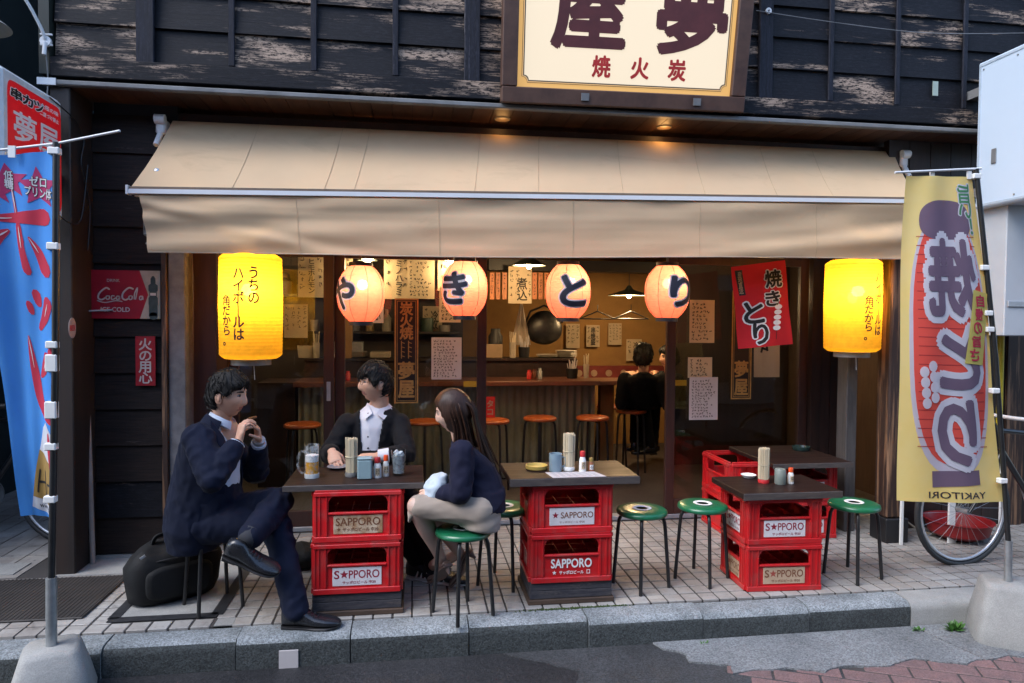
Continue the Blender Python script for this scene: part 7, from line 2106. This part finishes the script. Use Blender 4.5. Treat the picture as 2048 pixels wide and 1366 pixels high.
cup_of(((-0.946, 6.800, 1.076)[0], CY + .50, 1.161), .034, .15, BUCKET, 'slim pale cup of chopsticks beside the utensil bucket')
cup_of(((1.020, 6.800, 1.157)[0], CY + .50, 1.161), .036, .16, BUCKET, 'slim cup of chopsticks on the shelf under the white towel')
cup_of(((1.148, 6.800, 1.157)[0], CY + .55, 1.161), .06, .11, BLACKPLASTIC, 'dark pot with pale napkins on the shelf right of the towel', WHITEPAPER)
cup_of(((1.579, 6.500, 1.007)[0], CY + .20, .971), .06, .10, BLACKPLASTIC, 'dark holder with white napkins on the counter top', WHITEPAPER)
cup_of(((1.730, 6.500, 1.007)[0], CY + .22, .971), .030, .14, BUCKET, 'slim chopstick cup at the right end of the counter top')
for px, c, h, lb in ((1065, CRATERED, .09, 'red capped shaker on the counter top before the wok'), (1074, SOY, .10, 'brown sauce bottle on the counter top before the wok'), (1086, STEEL, .11, 'grey tin on the counter top right of the shakers'), (682, SOY, .10, 'brown bottle on the counter top behind the man with glasses'), (692, CRATERED, .085, 'white shaker with red lid on the counter behind the man with glasses')):
    X_ = {1065: (1.130, 6.400, 1.003)[0], 1074: (1.179, 6.400, 1.003)[0], 1086: (1.237, 6.400, 1.003)[0], 682: (-0.651, 6.400, 1.002)[0], 692: (-0.606, 6.400, 1.001)[0]}[px]
    lathe_thing('shaker', lb, 'bottle', (X_, CY + .12, .971), [(0, 0), (.024, 0), (.024, h * .7), (.016, h * .8), (.018, h), (0, h)], c, 'shakers and bottles on the counter')
# yellow notice strips on the counter edge
for i, (x_, lb) in enumerate((((0.540, 6.100, 1.008)[0], 'yellow notice card on the counter edge beside the middle mullion'), ((2.567, 6.100, 0.975)[0], 'yellow notice card low behind the right glass'))):
    b = MB(); b.box((x_ - .07, CY - .106, .92), (x_ + .09, CY - .102, .975)); tag(b.build('notice_card', mat('yellow_card', (.55, .36, .03), .7)), lb, 'card')
# black wok, towel, jar on the kitchen side
t = thing('wok', 'big black round wok hanging behind the counter', 'wok', (1.392, 7.200, 1.446))
q = MB(); q.ball((0, 0, 0), (.20, .10, .21), 28); q.v = [(x, y, z * (1 if z > 0 else .75)) for x, y, z in q.v]; q.build('pan', BLACKMETAL, t, smooth=180, world=False)
q = MB(); q.tube([(-.2, 0, .08), (-.15, 0, .20), (0, 0, .26), (.15, 0, .20), (.2, 0, .08)], .012, n=8); q.build('handle', BLACKMETAL, t, smooth=180, world=False)
tw0, tw1 = Vector((1.137, 7.150, 1.737)), Vector((1.141, 7.150, 1.286))
b = MB(); b.grid(lambda u, v: Vector((tw0.x + (u - .5) * (.02 + .20 * v), 7.15 + .02 * math.sin(u * 14) * v, tw0.z + (tw1.z - tw0.z) * v)), 24, 12); b.v += []
tag(b.build('towel', mat_cloth('cream_towel', (.55, .46, .36), .2), smooth=180), 'cream towel hanging by one corner behind the counter', 'towel')
lathe_thing('jar', 'dark glass jar on the shelf left of the towel', 'jar', ((0.850, 7.000, 1.343)[0], CY + .58, 1.161), [(0, 0), (.07, 0), (.075, .02), (.075, .22), (.05, .26), (.05, .30), (0, .30)], BLACKPLASTIC)
b = MB(); b.box(((0.711, 7.000, 1.239)[0], CY + .47, 1.161), ((0.913, 7.000, 1.239)[0], CY + .60, 1.30), ch=.004); tag(b.build('carton', mat('tan_carton', (.40, .28, .17), .8)), 'tan carton on the shelf beside the middle mullion', 'carton')
for i, (c0, w, lb) in enumerate(((((-0.639, 6.900, 1.291)[0], CY + .60, 1.161), .28, 'grey steel tray on the shelf behind the man with glasses'), (((-0.323, 6.900, 1.242)[0], CY + .58, 1.161), .20, 'low pale box on the shelf behind the upright gold sign'))):
    b = MB(); b.box((c0[0] - w / 2, c0[1] - .1, 1.161), (c0[0] + w / 2, c0[1] + .1, 1.161 + (.16 if i == 0 else .06)), ch=.006); tag(b.build('tray', STEEL if i == 0 else BUCKET), lb, 'tray')
# red cloth tag low on the counter front
t = thing('red_notice', 'narrow red notice on the corrugated counter by the middle mullion', 'notice', (0.696, 6.150, 0.752))
b = MB(); b.box((-.045, -.004, -.10), (.045, 0, .10)); b.build('sheet', REDPRINT, t, world=False)
b = MB(); put(b, 'タコ', front((0, -.0055, 0)), w=.055, h=.13, bold=.03, vertical=True); b.build('lettering', mat('faded_white', (.5, .42, .38), .7), t, world=False)

# ---- hand-written menus: on the wall and ceiling edge inside, on the glass
rw = random.Random(5)
INK = mat('brush_ink', (.02, .016, .014), .7); REDINK = mat('red_ink', (.42, .05, .03), .7)
def paper(c, w, h, label, m_=CREAMPAPER, body=None, cols=3, big=None, y_front=True, rows=None, tilt=0.0, group='hand-written menu sheets'):
    t = thing('menu_sheet', label, 'menu', c, 0, group)
    b = MB(); M_ = Matrix.Rotation(tilt, 4, 'Y')
    b.grid(lambda u, v: M_ @ Vector(((u - .5) * w, .004 * math.sin(u * 5 + v * 3) * min(1, h * 2), (v - .5) * h)), 6, 6); b.build('sheet', m_, t, smooth=180, world=False)
    F = M_ @ front((0, -.0075, 0))
    q = MB()
    if big: 
        for s_, x_, hh, ww, dy in big: put(q, s_, F, w=ww, h=hh, bold=.02, vertical=True, line=.9, dx=x_, dy=dy)
        q.build('lettering', INK, t, world=False)
    q = MB()
    if rows: scribble(q, F, -w * .44, -h * .45, w * .44, h * .45, rows, rw, thick=.16)
    else:
        cw = w / cols
        for k in range(cols):
            if big and any(abs(x_ - (-w / 2 + (k + .5) * cw)) < cw * .55 for _, x_, _, _, _ in big): continue
            scribble(q, F, -w / 2 + k * cw + cw * .1, -h * .46, -w / 2 + (k + 1) * cw - cw * .1, h * .46, 1, rw, vertical=True, thick=.10)
    o = q.build('handwriting', INK, t, world=False); o['kind'] = 'stuff'
    return t
paper((-0.801, 5.600, 1.885), .20, .34, 'tall cream menu sheet at the top behind the left yellow lantern', big=[('ヒモホルモン', .005, .27, .05, 0)], cols=3)
paper((-0.966, 5.900, 1.526), .19, .28, 'cream menu sheet lower, right of the left yellow lantern', cols=4)
paper((-0.538, 5.600, 1.957), .12, .20, 'small cream menu sheet above the first red lantern', cols=2)
paper((-0.132, 5.600, 1.880), .20, .34, 'cream menu sheet with big brush characters beside the first red lantern', big=[('ミノハラミ', .02, .28, .055, 0)], cols=3)
paper((0.063, 5.580, 1.874), .22, .32, 'cream printed menu sheet crowded with small text left of the second red lantern', rows=9)
paper((0.250, 5.620, 1.953), .10, .34, 'narrow cream sheet half hidden by the second red lantern', cols=1)
paper((0.274, 5.130, 1.656), .16, .26, 'printed sheet on the glass under the second red lantern', rows=8)
paper((-0.270, 5.130, 1.643), .11, .25, 'white sheet with brush writing behind the first red lantern', m_=WHITEPAPER, big=[('うまい', .015, .17, .035, -.02)], cols=2)
paper((0.250, 5.125, 1.256), .225, .315, 'white menu sheet on the middle glass above the woman', m_=WHITEPAPER, rows=13)
paper((1.034, 6.600, 1.892), .23, .36, 'cream sheet with large brush characters under the ceiling lamp', big=[('煮込', .02, .22, .10, -.04)], cols=4)
for i, px, tl in ((0, 986, 'leftmost of the row, beside the middle mullion'), (1, 999, 'second in the row, left of the brush sheet'), (2, 1013, 'touching the left edge of the brush sheet'), (3, 1072, 'touching the right edge of the brush sheet'), (4, 1084, 'left of the third lantern, before the last'), (5, 1097, 'half behind the third red lantern')):
    x_ = {986: (0.759, 6.600, 1.878), 999: (0.817, 6.600, 1.879), 1013: (0.881, 6.600, 1.880), 1072: (1.178, 6.600, 1.885), 1084: (1.237, 6.600, 1.886), 1097: (1.297, 6.600, 1.886)}[px]
    t = thing('wooden_tag', 'narrow wooden menu tag ' + tl, 'tag', x_, 0, 'wooden menu tags in a row')
    b = MB(); b.box((-.022, -.006, -.13), (.022, 0, .13)); b.build('slat', mat('orange_wood_tag', (.40, .14, .05), .6, col2=(.32, .1, .035), objvar=.25) if 'orange_wood_tag' not in bpy.data.materials else bpy.data.materials['orange_wood_tag'], t, world=False)
    q = MB(); scribble(q, front((0, -.0075, 0)), -.015, -.12, .015, .12, 1, rw, vertical=True); o = q.build('handwriting', INK, t, world=False); o['kind'] = 'stuff'
YB = 8.23
paper((1.956, 8.230, 1.361), .17, .30, 'cream sheet on the ochre back wall, leftmost of the row of three', cols=3)
paper((2.210, 8.230, 1.362), .17, .27, 'cream sheet on the ochre back wall with heavy brush writing', big=[('串焼盛', .0, .22, .06, 0)], cols=3)
paper((2.492, 8.230, 1.388), .17, .27, 'cream sheet on the ochre back wall, rightmost of the row of three', cols=4)
paper((2.740, 8.230, 1.189), .20, .27, 'pale sheet on the ochre wall above the dark customer', big=[('冷酒', .02, .14, .06, .03)], cols=3)
paper((2.237, 5.070, 1.548), .205, .335, 'pale menu sheet on the right glass, upper one', m_=CREAMPAPER, rows=10)
paper((2.226, 5.070, 1.187), .20, .16, 'small pale printed card on the right glass, middle one', m_=CREAMPAPER, rows=5)
paper((2.257, 5.065, 0.944), .235, .335, 'white menu sheet on the right glass, lowest one', m_=WHITEPAPER, rows=13)
paper((2.833, 5.160, 1.362), .22, .52, 'blank pinkish sheet on the right glass under the red flag', m_=mat_cloth('pink_paper', (.52, .40, .37), .3), cols=1)

# ---- gold lettering in gold frames on the glass
GOLD = mat('gold_leaf', (.50, .32, .10), .45, .1, col2=(.36, .21, .06), scale=25)
def glass_sign(c, w, h, label, parts):
    t = thing('gold_sign', label, 'sign', c, 0, 'gold lettered signs on the glass')
    F = front((0, -.004, 0))
    q = MB(); rect(q, front((0, -.0015, 0)), -w / 2, -h / 2, w / 2, h / 2); q.build('dark_field', mat('sign_dark_field', (.018, .012, .012), .4) if 'sign_dark_field' not in bpy.data.materials else bpy.data.materials['sign_dark_field'], t, world=False)
    q = MB(); frame_rect(q, F, -w / 2, -h / 2, w / 2, h / 2, .011); q.build('border', GOLD, t, world=False)
    q = MB(); frame_rect(q, F, -w / 2 + .018, -h / 2 + .018, w / 2 - .018, h / 2 - .018, .004); q.build('inner_border', GOLD, t, world=False)
    for s_, dx, dy, ww, hh, bo, vert in parts:
        q = MB(); put(q, s_, F, w=ww, h=hh, bold=bo, vertical=vert, line=.88, dx=dx, dy=dy); q.build('lettering', GOLD, t, world=False)
    return t
glass_sign((-0.047, 5.138, 1.311), .175, .78, 'upright dark glass sign with gold characters above the man with glasses',
           [('炭火焼', 0, .225, .095, .275, .03, True), ('トトトト', -.026, .010, .026, .13, .03, True), ('トトトト', .026, .010, .026, .13, .03, True), ('夢', 0, -.145, .115, .125, .03, False), ('屋', 0, -.285, .115, .125, .03, False)])
glass_sign((2.577, 5.088, 1.364), .17, .86, 'upright glass sign with gold characters partly behind the red flag',
           [('炭火焼', 0, .26, .095, .275, .03, True), ('夢', 0, -.19, .11, .125, .03, False), ('屋', 0, -.335, .11, .125, .03, False)])

# ---- ceiling lamps
def pendant(p, label, drop, r=.10, e=14.0, lit=True):
    t = thing('pendant_lamp', label, 'lamp', p, 0, 'enamel pendant lamps inside')
    q = MB(); q.lathe([(.018, .10), (.03, .08), (.05, .055), (r, 0), (r * 1.01, -.008), (r * .95, .002), (.04, .05), (0, .06)], 28); q.build('shade', mat('lamp_green_enamel', (.05, .06, .05), .3) if 'lamp_green_enamel' not in bpy.data.materials else bpy.data.materials['lamp_green_enamel'], t, smooth=50, world=False)
    q = MB(); q.lathe([(.035, .047), (r * .93, -.001), (r * .90, .001), (.03, .044)], 28); q.build('white_lining', WHITE, t, smooth=50, world=False)
    q = MB(); q.ball((0, 0, .0), (.028, .028, .036)); q.build('bulb', mat_bulb if lit else bpy.data.materials['clear_bulb'], t, smooth=180, world=False)
    q = MB(); q.tube([(0, 0, .10), (0, 0, drop)], .004, n=6); q.build('cord', BLACKPLASTIC, t, world=False)
    if lit: bulb(Vector(p) + Vector((0, 0, -.05)), e, .05, (1.0, .66, .32))
pendant((-0.352, 5.450, 2.011), 'lit bare lamp above the first red lantern', .5, .075, 5)
pendant((0.304, 5.500, 2.025), 'lit lamp with a small shade left of the second red lantern', .5, .085, 5)
pendant((1.019, 6.000, 2.039), 'lit lamp with a wide shade between the second and third red lanterns', .5, .15, 9)
pendant((2.268, 7.000, 1.825), 'wide shaded lamp over the customers inside', .5, .22, 13)
pendant((3.079, 5.750, 1.857), 'lit lamp glowing through the red cloth flag', .4, .09, 6)
pendant((-1.579, 6.600, 1.899), 'lamp deep inside behind the left yellow lantern', .5, .12, 5)
# dark hood over the kitchen, beam, coat hangers
b = MB(); b.box((.75, 6.8, 2.05), (2.6, 7.0, 2.16)); tag(b.build('dark_beam', BLACKPLASTIC), 'dark beam across the ceiling above the back wall sheets', 'beam')
b = MB(); b.box((cx0, 6.6, 2.18), (.62, 6.9, 2.6)); tag(b.build('hood', mat('kitchen_hood', (.10, .07, .05), .5)), 'dark kitchen hood above the counter', 'hood')
for px, lb in ((1195, 'empty coat hanger under the dark beam, nearer the wok'), (1262, 'empty coat hanger under the dark beam, above the dark customer')):
    p = {1195: (1.899, 6.900, 1.599), 1262: (2.260, 6.900, 1.602)}[px]
    q = MB(); q.tube([(p[0] - .19, 6.9, p[2] - .03), (p[0], 6.9, p[2] + .05), (p[0] + .19, 6.9, p[2] - .03), (p[0] - .19, 6.9, p[2] - .03)], .007, n=6); q.tube([(p[0], 6.9, p[2] + .05), (p[0], 6.9, p[2] + .12)], .004, n=6)
    tag(q.build('coat_hanger', BLACKPLASTIC), lb, 'hanger', 'coat hangers under the beam')
# eave lamps that warm the soffit and the awning
for en, p, lb in ((.10, (0.592, 4.600, 2.939), 'small round eave lamp glowing on the soffit left of the big sign'), (.22, (1.728, 4.580, 2.867), 'small round eave lamp glowing on the soffit under the right end of the big sign')):
    t = thing('eave_lamp', lb, 'lamp', (p[0], 4.60, 2.893), 0, 'eave lamps in the soffit')
    q = MB(); q.lathe([(0, 0), (.05, 0), (.055, .006), (0, .006)], 20); q.build('disc', mat_emit('eave_glow', (1.0, .55, .2), .03, .12) if 'eave_glow' not in bpy.data.materials else bpy.data.materials['eave_glow'], t, world=False)
    bulb(Vector((p[0], 4.60, 2.86)), en, .04, (1.0, .50, .16))

# kitchen clutter on two shelves against the dark partition
for zz in (1.42, 1.80):
    b = MB(); b.box((-1.6, 7.30, zz - .025), (.50, 7.58, zz)); tag(b.build('kitchen_shelf', DARKWOOD), 'dark kitchen shelf against the partition, ' + ('lower' if zz < 1.5 else 'upper'), 'shelf')
rk = random.Random(17)
KM = [mat('kitchen_tone', c, .4, col2=tuple(x * .6 for x in c), scale=12) for c in ((.30, .26, .2), (.10, .05, .02), (.05, .08, .05), (.35, .30, .27), (.22, .06, .03), (.12, .12, .13), (.30, .2, .08))]
names = ('amber bottle', 'tall dark bottle', 'pale crock', 'squat tin', 'steel pot', 'brown jug')
k = 0
for zz in (1.42, 1.80):
    x = -1.5
    while x < .42:
        kind = k % 6; h = rk.uniform(.12, .30); r = rk.uniform(.035, .075)
        prof = [(0, 0), (r, 0), (r, h * .6), (r * .35, h * .8), (r * .35, h), (0, h)] if kind in (0, 1, 5) else [(0, 0), (r * .9, 0), (r, h * .5), (r * .95, h * .55), (0, h * .55)]
        q = MB(); q.lathe(prof, 14); o = q.build('kitchen_jar', KM[k % 7], None, smooth=45); o.location = (x, 7.42 + rk.uniform(-.05, .05), zz)
        tag(o, names[kind] + ' on the %s kitchen shelf, %s' % ('lower' if zz < 1.5 else 'upper', ('at its left end', 'left of its middle', 'near its middle', 'right of its middle', 'near its right end')[min(4, int((x + 1.5) / .39))]), 'jar', 'jars and bottles on the kitchen shelves')
        x += r * 2 + rk.uniform(.02, .10); k += 1
for i, x in enumerate((-.9, -.62, .12)):
    q = MB(); q.lathe([(0, 0), (.09, 0), (.105, .09), (.10, .09), (.085, .008), (0, .008)], 20, M=Matrix.Translation((x, 7.25, 1.98)) @ Matrix.Rotation(PI / 2, 4, 'X')); q.box((x - .012, 7.2, 2.07), (x + .012, 7.215, 2.26))
    tag(q.build('hanging_pan', BLACKMETAL, smooth=40), ('dark pan hanging highest at the left over the kitchen shelf', 'dark pan hanging second over the kitchen shelf', 'dark pan hanging near the wok')[i], 'pan')

for px_, lb, bg in (((-0.668, 7.500, 1.602), 'cream sheet on the dark kitchen partition left of the upright gold sign', '枝豆'), ((0.211, 7.500, 1.545), 'cream sheet on the dark kitchen partition left of the middle mullion', '冷奴'), ((0.647, 7.500, 1.768), 'cream sheet high on the dark kitchen partition beside the middle mullion', '焼酎'), ((-1.493, 7.500, 1.637), 'cream sheet on the dark kitchen partition behind the left yellow lantern', '日本酒')):
    paper(px_, .21, .30, lb, big=[(bg, .02, .20, .075, 0)], cols=3)
